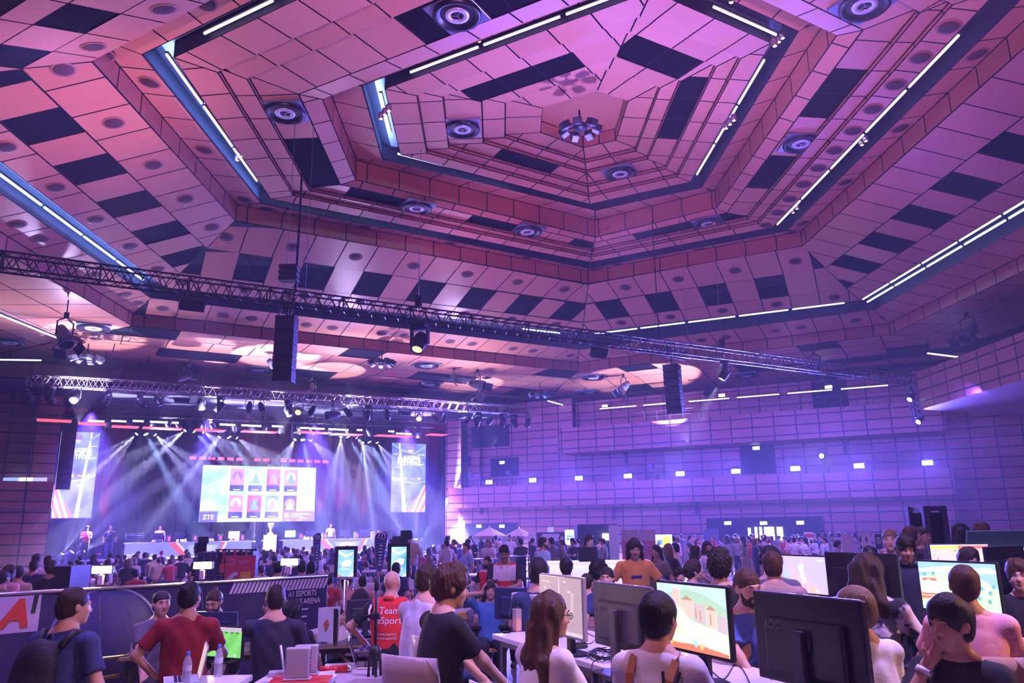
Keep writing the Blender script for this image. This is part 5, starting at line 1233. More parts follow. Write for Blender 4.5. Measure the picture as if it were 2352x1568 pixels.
rollup(758,777,1268,1340,16,'blue printed roll-up banner left of the left totem',[(0,1,bcl),(.35,.6,wcl)])
# red banner with ring and stripes (hung with lanyards on top)
o=rollup(519,585,1276,1338,12.5,'red banner with white ring and yellow block behind the fence banner',[(0,1,rcl)],.15,[('c',.22,.76,.12,wcl),('c',.22,.76,.10,rcl),('r',.42,.78,.75,.80,wcl),('r',.42,.71,.7,.73,wcl),('p',[(.08,.0),(.12,.22),(.28,.38),(.45,.38),(.4,.26),(.3,.22),(.26,0)],wcl),('r',.52,.0,.85,.40,ycl)])
p=at_y(505,1268,12.5)
k=MB(); k.box((-.42,-.2,0),(.42,.2,p.z),bev=.01); o=k.build('display_stand',mat('grid_dark',(.06,.06,.16),.5),loc=(p.x,12.9,0)); 
kk=MB()
for i in range(9): kk.box((-.42,-.22,.2+i*.16),(.42,-.2,.215+i*.16)); kk.box((-.42+i*.1,-.22,0),(-.41+i*.1,-.2,p.z))
kk.build('grid',ALU,o); tag(o,'dark blue patterned display stand left of the red banner','display stand')
for i in range(7):
    q=at_y(500+i*13,1263,12.6); k=MB(); k.tube([(0,0,0),(.02,0,-.1),(-.01,.0,-.22)],.02,5); k.box((-.04,-.01,-.34),(.04,.01,-.2)); o=k.build('lanyard',[cloth('lany',(.05,.05,.09)),cloth('lany2',(.7,.1,.15))][i%2],loc=q); tag(o,'lanyard hanging from the rail over the red banner','lanyard','lanyards over the red banner')
a_=at_y(495,1262,12.6); b_=at_y(590,1262,12.6); wire(a_,b_,.012,'thin rail carrying lanyards above the red banner',None,BLACK,'rail','rail')
# parasols
def parasol(px,py,Y,wpx,lab):
    p=at_y(px,py,Y); r_=wpx/2/F*Y; e=empty('parasol',(p.x,p.y,0),.3,lab,'parasol'); k=MB(); n=8; top=p.z
    vs=[(0,0,top)]+[(r_*math.cos(i*2*pi/n),r_*math.sin(i*2*pi/n),top-r_*.5) for i in range(n)]+[(r_*math.cos(i*2*pi/n),r_*math.sin(i*2*pi/n),top-r_*.5-.12) for i in range(n)]
    fs=[(0,1+i,1+(i+1)%n) for i in range(n)]+[(1+i,1+n+i,1+n+(i+1)%n,1+(i+1)%n) for i in range(n)]; k.add(vs,fs); k.build('canopy',mat('parasol_cloth',(.62,.5,.48),.8),e)
    k=MB(); k.tube([(0,0,0),(0,0,top+.05)],.03,10); k.build('pole',ALU,e)
    for i in range(n): k=MB(); k.tube([(0,0,top-.9),(r_*.6*math.cos(i*2*pi/n),r_*.6*math.sin(i*2*pi/n),top-r_*.32)],.01,5); k.build('rib',ALU,e)
    k=MB(); k.lathe([(0,0),(.35,0),(.33,.08),(.05,.1)],16); k.build('base',BLACK,e)
parasol(1124,1210,38,76,'left one of the two beige parasols under the gallery'); parasol(1192,1212,37,72,'right one of the two beige parasols under the gallery')
# booths under the gallery
def slab(px0,px1,py0,py1,Y,m,name,label,cat,th=.1,grp=None):
    a=at_y(px0,py0,Y); b=at_y(px1,py1,Y); k=MB(); k.box((a.x,Y,max(0,b.z)),(b.x,Y+th,a.z),bev=.01 if th<.5 else 0); return tag(k.build(name,m),label,cat,grp)
slab(1326,1424,1204,1330,33,mat('booth_dark',(.015,.02,.05),.6),'booth_wall','dark booth wall behind the casters','booth wall',1.6)
o=slab(1384,1398,1225,1240,32.8,em('boothlamp',(1,.95,.8),5),'light_box','small glowing white light box on the dark booth wall','lamp',.15)
slab(1398,1424,1206,1300,32.7,mat('booth_pale',(.35,.33,.36),.5),'booth_panel','pale lit panel at the right end of the dark booth wall','panel')
panel('info_screen','bright blue and white information screen left of the dark booth','screen',frame(at_y(1298,1252,30),(1,-.1,0),(0,0,1)),21/F*30,34/F*30,[('r',.1,.75,.9,.85,wh),('r',.2,.5,.8,.62,bl),('r',.15,.2,.85,.3,wh),('r',.2,.35,.45,.45,dk)],em('infob',(.55,.75,1),1.3))
rollup(1232,1297,1222,1258,36,'wide dark booth banner with white sheet in its middle, behind the parasols',[(0,1,dcl)],0,[('p',[(.2,.9),(.8,.9),(.9,.4),(.1,.4)],wcl)])
slab(1258,1272,1210,1222,36,mat('sign_white',(.7,.7,.8),.5,emis=(.7,.7,1),es=.4),'hanging_sign','small white sign board above the booth banner','sign')
rollup(1213,1229,1224,1262,34,'narrow white and dark roll-up banner right of the parasols',[(0,1,wcl),(.1,.5,dcl)])
pz=mat('pink_glow_print',(.7,.28,.4),.6)
for x0,x1,l in ((1427,1464,'left one of two tall pink and white banner panels'),(1467,1505,'right one of two tall pink and white banner panels')):
    rollup(x0,x1,1217,1290,27,l,[(0,1,pcl),(.66,1,wcl)],0,[('r',.1,.5,.6,.53,wcl)] if x0>1460 else [])
panel('info_screen','bright screen showing a yellow and blue picture right of the pink banners','screen',frame(at_y(1506,1257,27),(1,0,0),(0,0,1)),38/F*27,28/F*27,[('r',.45,.15,.85,.85,em('yel',(1,.85,.1),1.5)),('p',[(.05,.2),(.05,.5),(.2,.6),(.4,.6),(.4,.2)],bl),('p',[(.12,.2),(.2,.5),(.3,.2)],dk)],em('scrw',(.95,1,.9),1.6))
rollup(1615,1650,1214,1250,36,'faint blue banner by the dark doorway',[(0,1,mat('bluepale',(.15,.22,.45),.6))]); rollup(1846,1868,1222,1240,32,'small bright poster right of the doorway',[(0,1,wcl),(.3,.8,rcl)])
rollup(1932,1954,1225,1272,24,'white roll-up banner in the dark right corner',[(0,1,wcl)]); rollup(1978,2000,1222,1256,24,'tilted white flag banner with star print in the dark right corner',[(0,1,wcl)],.2,[('p',[(.3,.5),(.5,.75),(.7,.5),(.5,.25)],bcl)])
rollup(2008,2024,1226,1262,24,'dark banner with white lettering in the right corner',[(0,1,dcl)],0,[('r',.2,.7,.8,.78,wcl),('r',.2,.55,.8,.63,wcl),('r',.2,.4,.8,.48,wcl)])
for px,l in ((1903,'left'),(1972,'middle'),(2060,'right')):
    p=at_y(px,1232,25); k=MB(); k.tube([(0,0,0),(0,0,p.z)],.02,8); k.tube([(-.4,0,p.z),(.4,0,p.z)],.015,6); 
    for i in range(4): k.box((-.4+i*.22,-.06,p.z),(-.28+i*.22,.06,p.z+.12),bev=.01)
    k.tube([(0,0,.9),(.5,.3,0)],.015,6); k.tube([(0,0,.9),(-.5,.3,0)],.015,6); k.tube([(0,0,.9),(0,-.5,0)],.015,6); tag(k.build('light_stand',BODY2,loc=(p.x,p.y,0)),'light stand with four small lamps in the right corner, %s one of three'%l,'light stand')
# doors, dark openings and signs on the gallery wall
def wall_rect(px0,px1,py0,py1,d,m,name,th=.04,kind='structure'):
    s0,z1=B_at(px0,py0,d); s1,z0=B_at(px1,py1,d); k=MB(); k.box((s0,0,max(z0,0.01)),(s1,th,z1),m=frame(BO+BN*(d-th-.01),BX,BN)); o=k.build(name,m); 
    if kind: o['kind']=kind
    return o
od=mat('opening_dark',(.01,.01,.02),.8)  # flat dark sheets painted in for the shade inside the openings
i_=1
for a in ((1068,1190,1202,1262,1.2),(1622,1900,1190,1275,1.2),(1083,1170,980,1024,2.4),(1127,1192,1053,1092,2.4),(1697,1784,1012,1086,2.4),(1862,1950,878,932,3.0)): wall_rect(*a,od,'door_%d'%i_); i_+=1
DAY=em('daylight',(1,.98,.82),5)
for j,(a,b) in enumerate(((1718,1726),(1733,1741),(1744,1752),(1755,1780),(1784,1800))): wall_rect(a,b,1210 if j else 1212,1240,1.1,DAY,'window_%d'%(j+1))
ES=em('exit_white',(.85,.95,1),6); EG=em('exit_green',(.4,1,.6),3)
for px,py,d,l in ((1154,1062,2.2,'over the dark opening beside the left gallery end'),(1737,1029,2.2,'inside the big dark opening of the gallery'),(1903,889,2.8,'high up in the upper gallery opening'),(1101,1208,1.1,'over the left dark door behind the parasols'),(1154,1208,1.1,'right of the first, behind the parasols'),(1672,1201,1.1,'left over the dark doorway zone'),(1754,1201,1.1,'right above the bright doorway'),(1838,1200,1.1,'right end of the dark doorway zone'),(1390,933,2.8,'under the ceiling at the left end of the upper gallery'),(1658,908,2.8,'under the ceiling over the middle of the upper gallery'),(2075,1195,2.0,'near the dark right corner')):
    s_,z_=B_at(px,py,d); M_=frame(BP(s_,d-.06,z_),BX,(0,0,1)); k=MB(); k.box((-.2,-.1,-.03),(.2,.1,0),m=M_); o=k.build('exit_sign',BODY); k=MB(); k.box((-.18,-.085,0),(.18,.085,.006),m=M_); f_=k.build('sign_face',ES,o); k=MB(); k.poly([M_@Vector(q) for q in ((-.05,-.05,.012),(.02,-.05,.012),(.05,.02,.012),(.0,.06,.012),(-.06,.0,.012))]); k.build('pictogram',EG,o); tag(o,'lit exit sign '+l,'exit sign')
# gallery clutter: rail and small loudspeaker columns on the wall
for px,py,d,l in ((1437,1050,2.3,'over the lower gallery, middle'),(1410,1178,1.1,'below the lower gallery, between the booths'),(1108,1168,1.1,'below the left end of the gallery'),(1600,1165,1.1,'below the gallery front, right of the middle'),(1078,1060,2.3,'left end of the gallery'),(1940,1030,2.3,'over the lower gallery, right')):
    s_,z_=B_at(px,py,d); k=MB(); k.box((-.07,-.16,-.35),(.07,0,.35),bev=.015); o=k.build('column_speaker',mat('col_dark',(.05,.03,.08),.5)); o.matrix_world=frame(BP(s_,d-.02,z_),BX,BN); o.rotation_euler.rotate_axis('X',-.12); tag(o,'slim dark column loudspeaker on the wall '+l,'loudspeaker')
k=MB(); 
for i in range(27): k.tube([BP(7.8+i*.75,.4,7.7),BP(7.8+i*.75,.4,8.35)],.015,5)
k.tube([BP(7.8,.4,8.35),BP(27.4,.4,8.35)],.02,6); k.tube([BP(7.8,.4,8.05),BP(27.4,.4,8.05)],.012,6); tag(k.build('gallery_railing',mat('rail_violet',(.2,.15,.3),.4,.6)),'thin metal railing along the top of the upper gallery front','railing')
for px,l in ((1165,'second flood light'),(1495,'fourth flood light'),(1078,'left end')):
    s_,z_=B_at(px,1100,.6); k=MB(); k.box((-.35,-.3,0),(.35,.3,.05)); k.box((-.35,-.3,.4),(.35,.3,.44)); 
    for sx in (-.33,.33):
        for sy in (-.28,.28): k.box((sx-.02,sy-.02,0),(sx+.02,sy+.02,.85))
    k.box((-.12,-.2,.85),(.12,.1,1.1),bev=.02); o=k.build('projector_stand',BODY2); o.matrix_world=frame(BP(s_,.8,4.3),BX,BN); tag(o,'small projector on a metal stand on the gallery near the '+l,'projector')
# control room windows at far left
for j,(a,b) in enumerate(((-20,14),(18,46),(50,80))):
    pa_=at_y(a,1094,38); pb_=at_y(b,1112,38); k=MB(); k.box((pa_.x,38.9,pb_.z),(pb_.x,38.95,pa_.z)); struct(k.build('window_%d'%(j+6),[em('ctrl1',(.25,.35,.9),1.6),em('ctrl2',(.45,.7,1),4),em('ctrl3',(.5,.5,.9),1.2)][j]))
# casters desk and casters
p=at_y(1262,1292,16); q=at_y(1428,1322,16)
k=MB(); k.box((p.x,16,.0),(q.x+.6,16.08,p.z-.02),bev=.01); k.box((p.x-.05,15.9,p.z-.05),(q.x+.65,16.9,p.z)); tag(k.build('casters_desk',[mat('desk_glow',(.85,.85,.9),.5,emis=(.9,.85,1),es=.8)]),'long glowing white counter in front of the two casters','counter')
def pers_px(px,py,Y,zf=0,**kw): # figure whose head top is seen at px,py at depth Y, standing on zf
    p=at_y(px,py,Y); z=p.z-zf; sit=kw.get('sit',False); ht=kw.pop('ht',None); lean=kw.get('lean',0)
    hh=kw.pop('headroom',None)
    if sit:
        s_=kw.get('hgt',1.75)/1.75; kw['seat']=z-(1.75-.95)*s_*math.cos(lean)-.09 if hh is None else hh
        kw['seat']=max(.2,kw['seat'])
    else: kw['hgt']=max(1.2,min(2.0,z*1.0))
    top=np.array([math.sin(0),0])
    return person((p.x,p.y,zf),**kw)
P=pers_px(1247,1234,17.5,rz=-2.2,label='caster with headset and light blue shirt, seen in profile behind the white counter',shirt=cloth('chambray',(.35,.48,.62)),sleeve='long',pants=JEANS,hair='short',hcol='brown',beard='brown',res=.02,yaw=.3); headset(P)
P=pers_px(1353,1230,17.5,rz=pi-.2,label='caster with headset and dark grey shirt behind the open laptop on the counter',shirt=cloth('charcoal',(.12,.13,.2)),sleeve='long',pants=JEANS,hair='messy',hcol='brown',res=.02,yaw=.5); headset(P)
p=at_y(1352,1270,16.4); k=MB(); k.box((-.2,0,0),(.2,.02,.3),m=Matrix.Rotation(-.2,4,'X'),bev=.01); k.box((-.2,-.28,0),(.2,0,.02)); o=k.build('laptop',BLACK,loc=(p.x,16.5,at_y(1352,1292,16).z)); tag(o,'dark open laptop on the casters counter','laptop')
# tall dark tower at right, mixing desk
p=at_y(2122,1162,13); q=at_y(2188,1330,13)
e=empty('equipment_tower',((p.x+q.x)/2,13,0),0,'tall dark metal framed tower standing behind the right gaming tables','tower'); w=(q.x-p.x)/2
k=MB(); 
for sx in (-1,1):
    for y in (0,.5): k.box((sx*w-.04,y-.04,0),(sx*w+.04,y+.04,p.z))
k.box((-w,-.04,p.z-.08),(w,.54,p.z)); k.box((-w,-.04,1.05),(w,.54,1.12)); k.build('frame',mat('frame_violet',(.10,.10,.2),.35,.5),e)
k=MB(); k.box((-w+.02,.02,.02),(w-.02,.48,p.z-.1)); k.build('black_panel',DARK,e)
p=at_y(2270,1212,10); e=empty('mixing_console',(p.x+.35,10,p.z-.35),0,'mixing console with a row of white lights at the right edge','mixing console')
k=MB(); k.box((-.5,-.3,-.1),(.9,.3,.0)); m_=Matrix.Translation((0,.3,0))@Matrix.Rotation(.3,4,'X'); k.box((-.5,0,0),(.9,.04,.32),m=m_); k.build('housing',mat('console_teal',(.06,.12,.14),.5),e)
k=MB()
for i in range(9): k.box((-.42+i*.14,-.02,.06),(-.34+i*.14,-.002,.1),m=m_)
k.build('button_lights',em('btn',(.9,.95,1),3),e); k=MB(); k.box((-.4,-.2,-(p.z-.35)),(.8,.2,-.1)); k.build('stand',BLACK,e)
# ------------------------------------------------------------ figures placed by their head top
def pp(px,py,Y,zf=0,sit=False,**kw):
    p=at_y(px,py,Y); z=p.z-zf; lean=kw.get('lean',0)
    if sit:
        s=max(.72,min(1.12,(z-.56)/(.80*math.cos(lean)))); kw['hgt']=1.75*s; kw['seat']=max(.3,z-.09-.8*s*math.cos(lean))
    else: kw['hgt']=z
    rz=kw.get('rz',0); d=math.sin(lean)*.8*(kw['hgt']/1.75)
    return person((p.x+math.sin(rz)*d,p.y-math.cos(rz)*d,zf),sit=sit,**kw)
PL=.4
wall_red=cloth('tee_red',(.24,.01,.016)); navy=cloth('tee_navy',(.035,.05,.16)); blk=cloth('tee_black',(.012,.012,.016)); wht=cloth('tee_white',(.78,.76,.8)); lgrey=cloth('tee_lightgrey',(.62,.6,.66)); grey=cloth('tee_grey',(.13,.12,.16)); pink=cloth('tee_pink',(.9,.42,.45)); orange=cloth('tee_orange',(.75,.30,.07)); blue=cloth('tee_blue',(.06,.1,.38))
# --- left group
P=pp(172,1350,5.3,0,rz=-.25,yaw=-.55,label='man in dark blue T-shirt with black backpack, seen from behind at far left',shirt=navy,pants=DPANT,hair='short',hcol='brown',build=1.12,res=.010,face=True,lean=.10,arms={'R':('rel',(.26,.12,.92),(.8,-.6,-.2)),'L':('rel',(-.22,.2,1.0),(-.8,-.5,-.2))})
G=SDF(.05); T=P['T']; s_=1
G.ell(T(-.02,-.19,1.22),(.15,.085,.20),P['Rt']); G.ell(T(-.02,-.2,1.08),(.155,.10,.14),P['Rt']); G.cap(T(-.1,-.12,1.38),T(.06,-.12,1.38),.035); G.noise(wob(18,.006,4))
vs,fs=G.mesh(.012); bp=npmesh('backpack',vs,fs,mat('backpack_black',(.012,.012,.016),.7,bump=.3,vs=60)); tag(bp,'black backpack on the back of the man at far left','backpack'); bp.location=P['root'].location; bp.rotation_euler=P['root'].rotation_euler
k=MB(); 
for sg in (-1,1): k.tube([T(sg*.09,-.14,1.38),T(sg*.11,-.07,1.475),T(sg*.12,.06,1.46),T(sg*.13,.125,1.34),T(sg*.15,.10,1.15),T(sg*.16,-.05,1.06)],.022,6)
k.tube([T(-.04,-.14,1.4),T(0,-.12,1.46),T(.04,-.14,1.4)],.01,6); k.build('strap',mat('strap_black',(.02,.02,.025),.6),bp)
P=pp(437,1338,6.35,0,rz=.12,yaw=-.25,label='man in dark red T-shirt with left hand on hip, seen from behind',shirt=wall_red,pants=DPANT,skin='tan',hair='short',hcol='black',build=1.08,res=.010,arms={'L':('rel',(-.20,.02,1.0),(-1,-.25,.1),dict(dir=(.6,.75,-.1),palm=(.6,-.6,-.3),curl=.5)),'R':('rel',(.17,.30,1.02),(.9,-.5,-.3))})
k=MB(); k.tube([P['T'](.05*math.cos(a)*1.3,-.015+.055*math.sin(a),1.475+.012*math.cos(a*1)) for a in [i*pi/8 for i in range(17)]],.0035,5); accessory(P,k,'necklace',ALU)
P=pp(634,1343,6.35,0,rz=.05,yaw=.35,pitch=-.12,label='man in black long-sleeved shirt with shaved head, hand at his chin, seen from behind',shirt=cloth('knit_navy',(.02,.022,.05)),sleeve='long',pants=DPANT,hair='buzz',hcol='darkbrown',build=1.08,res=.010,arms={'L':('head',(-.05,.10,-.13),(-.9,.1,-1),dict(dir=(.3,.0,1),palm=(.2,-1,0),curl=.9)),'R':('rel',(.10,.24,1.14),(.9,-.2,-.8))})
P=pp(372,1359,8.6,0,sit=True,rz=-2.55,yaw=.1,label='young man with dark cap worn backwards and grey T-shirt, facing right',shirt=grey,pants=DPANT,hair='cap',hcol='darkbrown',res=.011,arms={'L':('rel',(-.05,.40,1.02),(-.7,-.3,-1)),'R':('rel',(.18,.42,1.0),(.8,-.3,-1))}); cap_hat(P,mat('cap_dark',(.03,.02,.03),.7))
P=pp(500,1352,9.1,0,sit=True,rz=pi-.08,pitch=-.35,label='man with a hair bun looking down behind the dark monitor',shirt=grey,pants=DPANT,hair='bun',hcol='auburn',res=.011,beard='brown')
# --- vest man
P=pp(900,1311,7.6,0,rz=-.12,yaw=-.1,label='bald man in red team vest over a black shirt, seen from behind',shirt=cloth('tee_blackb',(.015,.015,.02)),pants=DPANT,hair='bald',skin='fair',build=1.1,res=.010,arms={'L':('rel',(-.30,.16,1.05),(-1,-.5,-.1)),'R':('rel',(.08,.36,1.10),(.9,-.2,-.5),dict(curl=.3))})
G=SDF(.05); T=P['T']; G.ell(T(0,-.002,1.29),(.192,.132,.19),P['Rt'],k=.06); G.ell(T(0,0,1.08),(.18,.14,.22),P['Rt'],k=.08); G.cap(T(-.12,-.01,1.425),T(.12,-.01,1.425),.062,k=.06); G.ell(T(0,.018,1.545),(.072,.08,.085),P['Rt'],k=0,sub=1); G.half(T(0,0,.90),(0,0,-1)); G.noise(wob(26,.008,9,(1,1,.5)))
vs,fs=G.mesh(.010); vest=npmesh('vest',vs,fs,cloth('vest_red',(.75,.03,.03))); vest.parent=P['root']; P['shirt']=vest
print_on(P,'Team\neSport',.085,WHITE,.02,1.33); print_on(P,'www.esport\nwww.team32',.036,WHITE,.0,1.14)
for sg in (-1,1): k=MB(); k.tube([T(sg*.165,-.03,1.46),T(sg*.178,-.10,1.38),T(sg*.175,-.125,1.28)],.012,6); accessory(P,k,'piping',WHITE)
k=MB(); k.tube([T(-.05,-.075,1.49),T(0,-.09,1.495),T(.05,-.075,1.49)],.022,8); accessory(P,k,'collar',mat('collar_red',(.7,.05,.03),.8))
# --- seated players at the first white table
P=pp(985,1297,6.2,PL,sit=True,rz=-.75,yaw=-.1,label='young man in pale grey T-shirt with brown hair, seated behind the curly haired man',shirt=lgrey,pants=JEANS,hair='short',hcol='brown',res=.010,lean=.12,build=1.1); 
P=pp(1030,1303,5.2,PL,sit=True,rz=-1.05,yaw=-.25,pitch=-.1,label='young man with curly auburn hair, glasses and black T-shirt, in profile',shirt=blk,pants=cloth('jeans_light',(.35,.38,.5)),hair='curly',hcol='auburn',res=.009,lean=.10,build=1.08,arms={'R':('rel',(.15,.50,.98),(.8,-.4,-.8)),'L':('rel',(-.12,.46,1.0),(-.8,-.4,-.8))}); glasses(P)
k=MB(); w_=Vector(P['wr'][1]); d_=(w_-Vector(P['el'][1])).normalized(); q=d_.to_track_quat('Z','X').to_matrix().to_4x4(); q.translation=w_-d_*.03; k.lathe([(.030,-.008),(.033,-.008),(.033,.008),(.030,.008)],16,m=q); k.box((.03,-.006,-.07),(.033,.006,0),m=q); accessory(P,k,'wristband',mat('band_blue',(.45,.6,.95),.5))
P=pp(1262,1364,4.2,PL,sit=True,rz=-.95,yaw=-.3,label='young woman with long auburn hair and glasses in a white T-shirt, seen from behind',shirt=wht,pants=JEANS,hair='long',hcol='auburn',res=.009,female=True,longk=.34,lean=.12,arms={'R':('rel',(.12,.42,.98),(.8,-.4,-.6)),'L':('rel',(-.12,.42,.98),(-.8,-.4,-.6))}); glasses(P)
P=pp(1508,1365,3.8,PL,sit=True,rz=-.55,yaw=-.15,label='child with smooth black hair in white T-shirt with brown shoulder straps, seen from behind',shirt=wht,pants=JEANS,hair='bowl',hcol='black',res=.009,lean=.05,build=.98)
T=P['T']; k=MB(); 
def strap(k,pts,w,t=.006):
    pts=[Vector(p) for p in pts]
    for a,b in zip(pts,pts[1:]):
        d=(b-a).normalized(); n=Vector(P['Rt']@np.array([0,-1,0])); sd=d.cross(n).normalized()*w/2; nn=n*t; k.add([a-sd,a+sd,b+sd,b-sd,a-sd+nn,a+sd+nn,b+sd+nn,b-sd+nn],[(0,1,2,3),(7,6,5,4),(0,4,5,1),(1,5,6,2),(2,6,7,3),(3,7,4,0)])
strap(k,[T(-.10,.02,1.475),T(-.105,-.075,1.455),T(-.11,-.118,1.38),T(-.115,-.132,1.28),T(-.12,-.125,1.1),T(-.12,-.12,.95)],.035)
strap(k,[T(.10,.02,1.475),T(.12,-.07,1.45),T(.10,-.12,1.36),T(.04,-.135,1.22),T(-.0,-.13,1.1),T(-.03,-.125,.98)],.035); accessory(P,k,'shoulder_strap',mat('leather_tan',(.36,.13,.04),.5))
k=MB(); strap(k,[T(.07,-.125,1.40),T(.08,-.14,1.25),T(.09,-.138,1.0)],.012); strap(k,[T(.15,-.10,1.40),T(.11,-.14,1.25),T(.10,-.14,1.0)],.012); accessory(P,k,'cord_strap',BLACK)
# --- opposite side of the first table
P=pp(1711,1308,5.25,PL,sit=True,rz=3.1,yaw=.28,pitch=-.08,label='smiling bearded man in dark blue T-shirt seated between the two near monitors',shirt=blue,pants=DPANT,hair='short',hcol='auburn',beard='brown',res=.008,hres=.0065,lean=.08,build=1.05,arms={'R':('rel',(.02,.42,1.04),(.9,-.2,-.8),dict(dir=(-1,.3,0),palm=(0,-.3,-1),curl=.7)),'L':('rel',(-.08,.43,1.03),(-.9,-.2,-.8),dict(dir=(.8,.3,-.1),palm=(0,-.2,-1),curl=.8))})
for i,m in ((1,BLACK),(0,ALU)):
    k=MB(); w_=Vector(P['wr'][i]); d_=(w_-Vector(P['el'][i])).normalized(); q=d_.to_track_quat('Z','X').to_matrix().to_4x4(); q.translation=w_-d_*.02; k.lathe([(.029,-.01),(.034,-.01),(.034,.01),(.029,.01)],16,m=q); accessory(P,k,'wristwatch',m)
P=pp(1962,1352,4.1,PL,sit=True,rz=.35,yaw=.25,label='blond child in a white T-shirt behind the right edge of the near dark monitor',shirt=wht,pants=JEANS,hair='bowl',hcol='blond',res=.010,lean=.05)
P=pp(2183,1376,3.6,PL,sit=True,rz=2.3,yaw=-.3,pitch=-.05,label='dark haired boy in black T-shirt with red print, hand held to his mouth',shirt=cloth('tee_blackc',(.014,.012,.016)),pants=JEANS,skin='tan',hair='messy',hcol='darkbrown',res=.009,hres=.006,build=.95,arms={'R':('head',(.075,.125,-.185),(.5,.3,-1),dict(dir=(-.55,-.35,.75),palm=(.5,-.3,.1),curl=.75)),'L':('rel',(-.2,.3,1.0),(-.8,-.5,-.5))})
print_on(P,'IIIIIII',.13,mat('print_redtee',(.5,.03,.05),.8),0,1.12,back=False,width=.24)
k=MB(); w_=Vector(P['wr'][1]); d_=(w_-Vector(P['el'][1])).normalized(); q=d_.to_track_quat('Z','X').to_matrix().to_4x4(); q.translation=w_-d_*.03; k.lathe([(.029,-.012),(.034,-.012),(.034,.012),(.029,.012)],16,m=q); accessory(P,k,'wristband',WHITE)
P=pp(1988,1274,5.8,PL,sit=True,rz=-.75,yaw=-.2,label='person with long brown hair in a black and white tie-dye T-shirt, seen from behind',shirt=None or mat('tmp',(0,0,0)),pants=DPANT,hair='long',hcol='brown',res=.010,lean=.08,build=1.08,longk=.26)
m,t,b=nt('tie_dye'); N,L=t.nodes,t.links; tc=N.new('ShaderNodeTexCoord'); x=N.new('ShaderNodeTexNoise'); x.inputs['Scale'].default_value=9; x.inputs['Detail'].default_value=3; cr_=N.new('ShaderNodeValToRGB'); cr_.color_ramp.elements[0].position=.46; cr_.color_ramp.elements[1].position=.54; cr_.color_ramp.elements[0].color=(.02,.02,.03,1); cr_.color_ramp.elements[1].color=(.72,.66,.7,1); L.new(tc.outputs['Object'],x.inputs['Vector']); L.new(x.outputs['Fac'],cr_.inputs[0]); L.new(cr_.outputs[0],b.inputs['Base Color']); b.inputs['Roughness'].default_value=.9
P['shirt'].data.materials[0]=m
P=pp(2210,1300,4.9,PL,sit=True,rz=-.35,label='person with short reddish brown hair in a pink T-shirt, seen from behind',shirt=pink,pants=JEANS,hair='short',hcol='auburn',res=.010,build=1.05,arms={'R':('rel',(.25,.35,1.02),(.9,-.3,-.5))})
P=pp(2337,1290,6.2,PL,sit=True,rz=2.5,label='boy with brown fringe in a dark shirt cut by the right picture edge',shirt=blk,pants=DPANT,hair='messy',hcol='auburn',res=.011)
P=pp(2074,1231,7.0,PL,rz=2.75,pitch=-.25,yaw=.2,label='tall dark haired young man in black T-shirt with headphones round his neck, looking down',shirt=cloth('tee_navyb',(.015,.02,.045)),pants=DPANT,hair='messy',hcol='darkbrown',res=.010,female=False,arms={'R':('rel',(.2,.32,1.0),(.8,-.5,-.5))})
k=MB(); T=P['T']; k.tube([T(.085*math.sin(a),.01+.09*math.cos(a),1.475) for a in [-2.2+i*.44 for i in range(11)]],.012,6); k.tube([T(.08,.02,1.47),T(.09,.07,1.46)],.035,10); k.tube([T(-.08,.02,1.47),T(-.09,.07,1.46)],.035,10); accessory(P,k,'headphones',BLACK)
# --- farther heads at the gaming tables
def simple(px,py,Y,zf,rz,label,shirt,hair,hcol,sit=True,res=.014,face=None,**kw):
    fc=(math.cos(rz)<.3) if face is None else face
    return pp(px,py,Y,zf,sit=sit,rz=rz,label=label,shirt=shirt,pants=DPANT,hair=hair,hcol=hcol,res=res,face=fc,hands=Y<11,**kw)
simple(1772,1268,7.0,PL,-.2,'young man in beige jacket seen from behind, left of the far game screen',cloth('jacket_beige',(.5,.33,.26)),'short','auburn',sleeve='long',build=1.1)
P=simple(1768,1257,7.7,PL,-.3,'head with a patterned headset just behind the beige jacket',grey,'short','darkbrown'); headset(P)
simple(1650,1267,6.8,PL,-.25,'person with dark curly hair and dark shirt, seen from behind over the near game screen',blk,'curly','darkbrown',build=1.05)
simple(1588,1290,8.6,PL,-1.6,'person with messy brown hair in profile left of the dark curly head',blk,'messy','brown'); simple(1560,1306,9.4,PL,pi,'boy with dark hair facing us beyond the near game screen',navy,'messy','darkbrown')
simple(1236,1284,7.0,PL,-.2,'person with smooth black hair seen from behind, above the silver framed monitor',cloth('tee_dblue',(.03,.05,.12)),'bowl','black'); simple(1300,1280,9,PL,-.1,'person with short dark hair seen from behind, right of the silver framed monitor',blk,'short','darkbrown')
simple(1372,1290,8.6,PL,-.8,'person with dark curly hair above the first dark monitor',grey,'curly','darkbrown'); simple(1394,1304,7.7,PL,pi-.3,'person with short hair facing us above the first dark monitor',navy,'short','darkbrown'); simple(1347,1318,8.4,PL,-.6,'person in a dusty pink top behind the silver framed monitor',cloth('dusty',(.4,.22,.24)),'short','brown')
P=simple(1996,1256,9.2,PL,pi-.3,'person with a dark cap and bright orange trim beyond the long haired person',cloth('black_o',(.03,.02,.02)),'cap','black'); cap_hat(P,BLACK,False)
simple(2042,1217,10,0,pi-.5,'blond young man in a dark shirt standing behind the right tables',cloth('tee_green',(.04,.06,.06)),'short','blond',sit=False); P=simple(2088,1209,11,0,-1.7,'person with reddish hair and black headphones in profile, standing right of the blond man',blk,'short','ginger',sit=False); headset(P,mic=False)
simple(2112,1211,11.8,0,-2.5,'person with brown hair and glasses standing behind the black headphones',grey,'short','brown',sit=False)
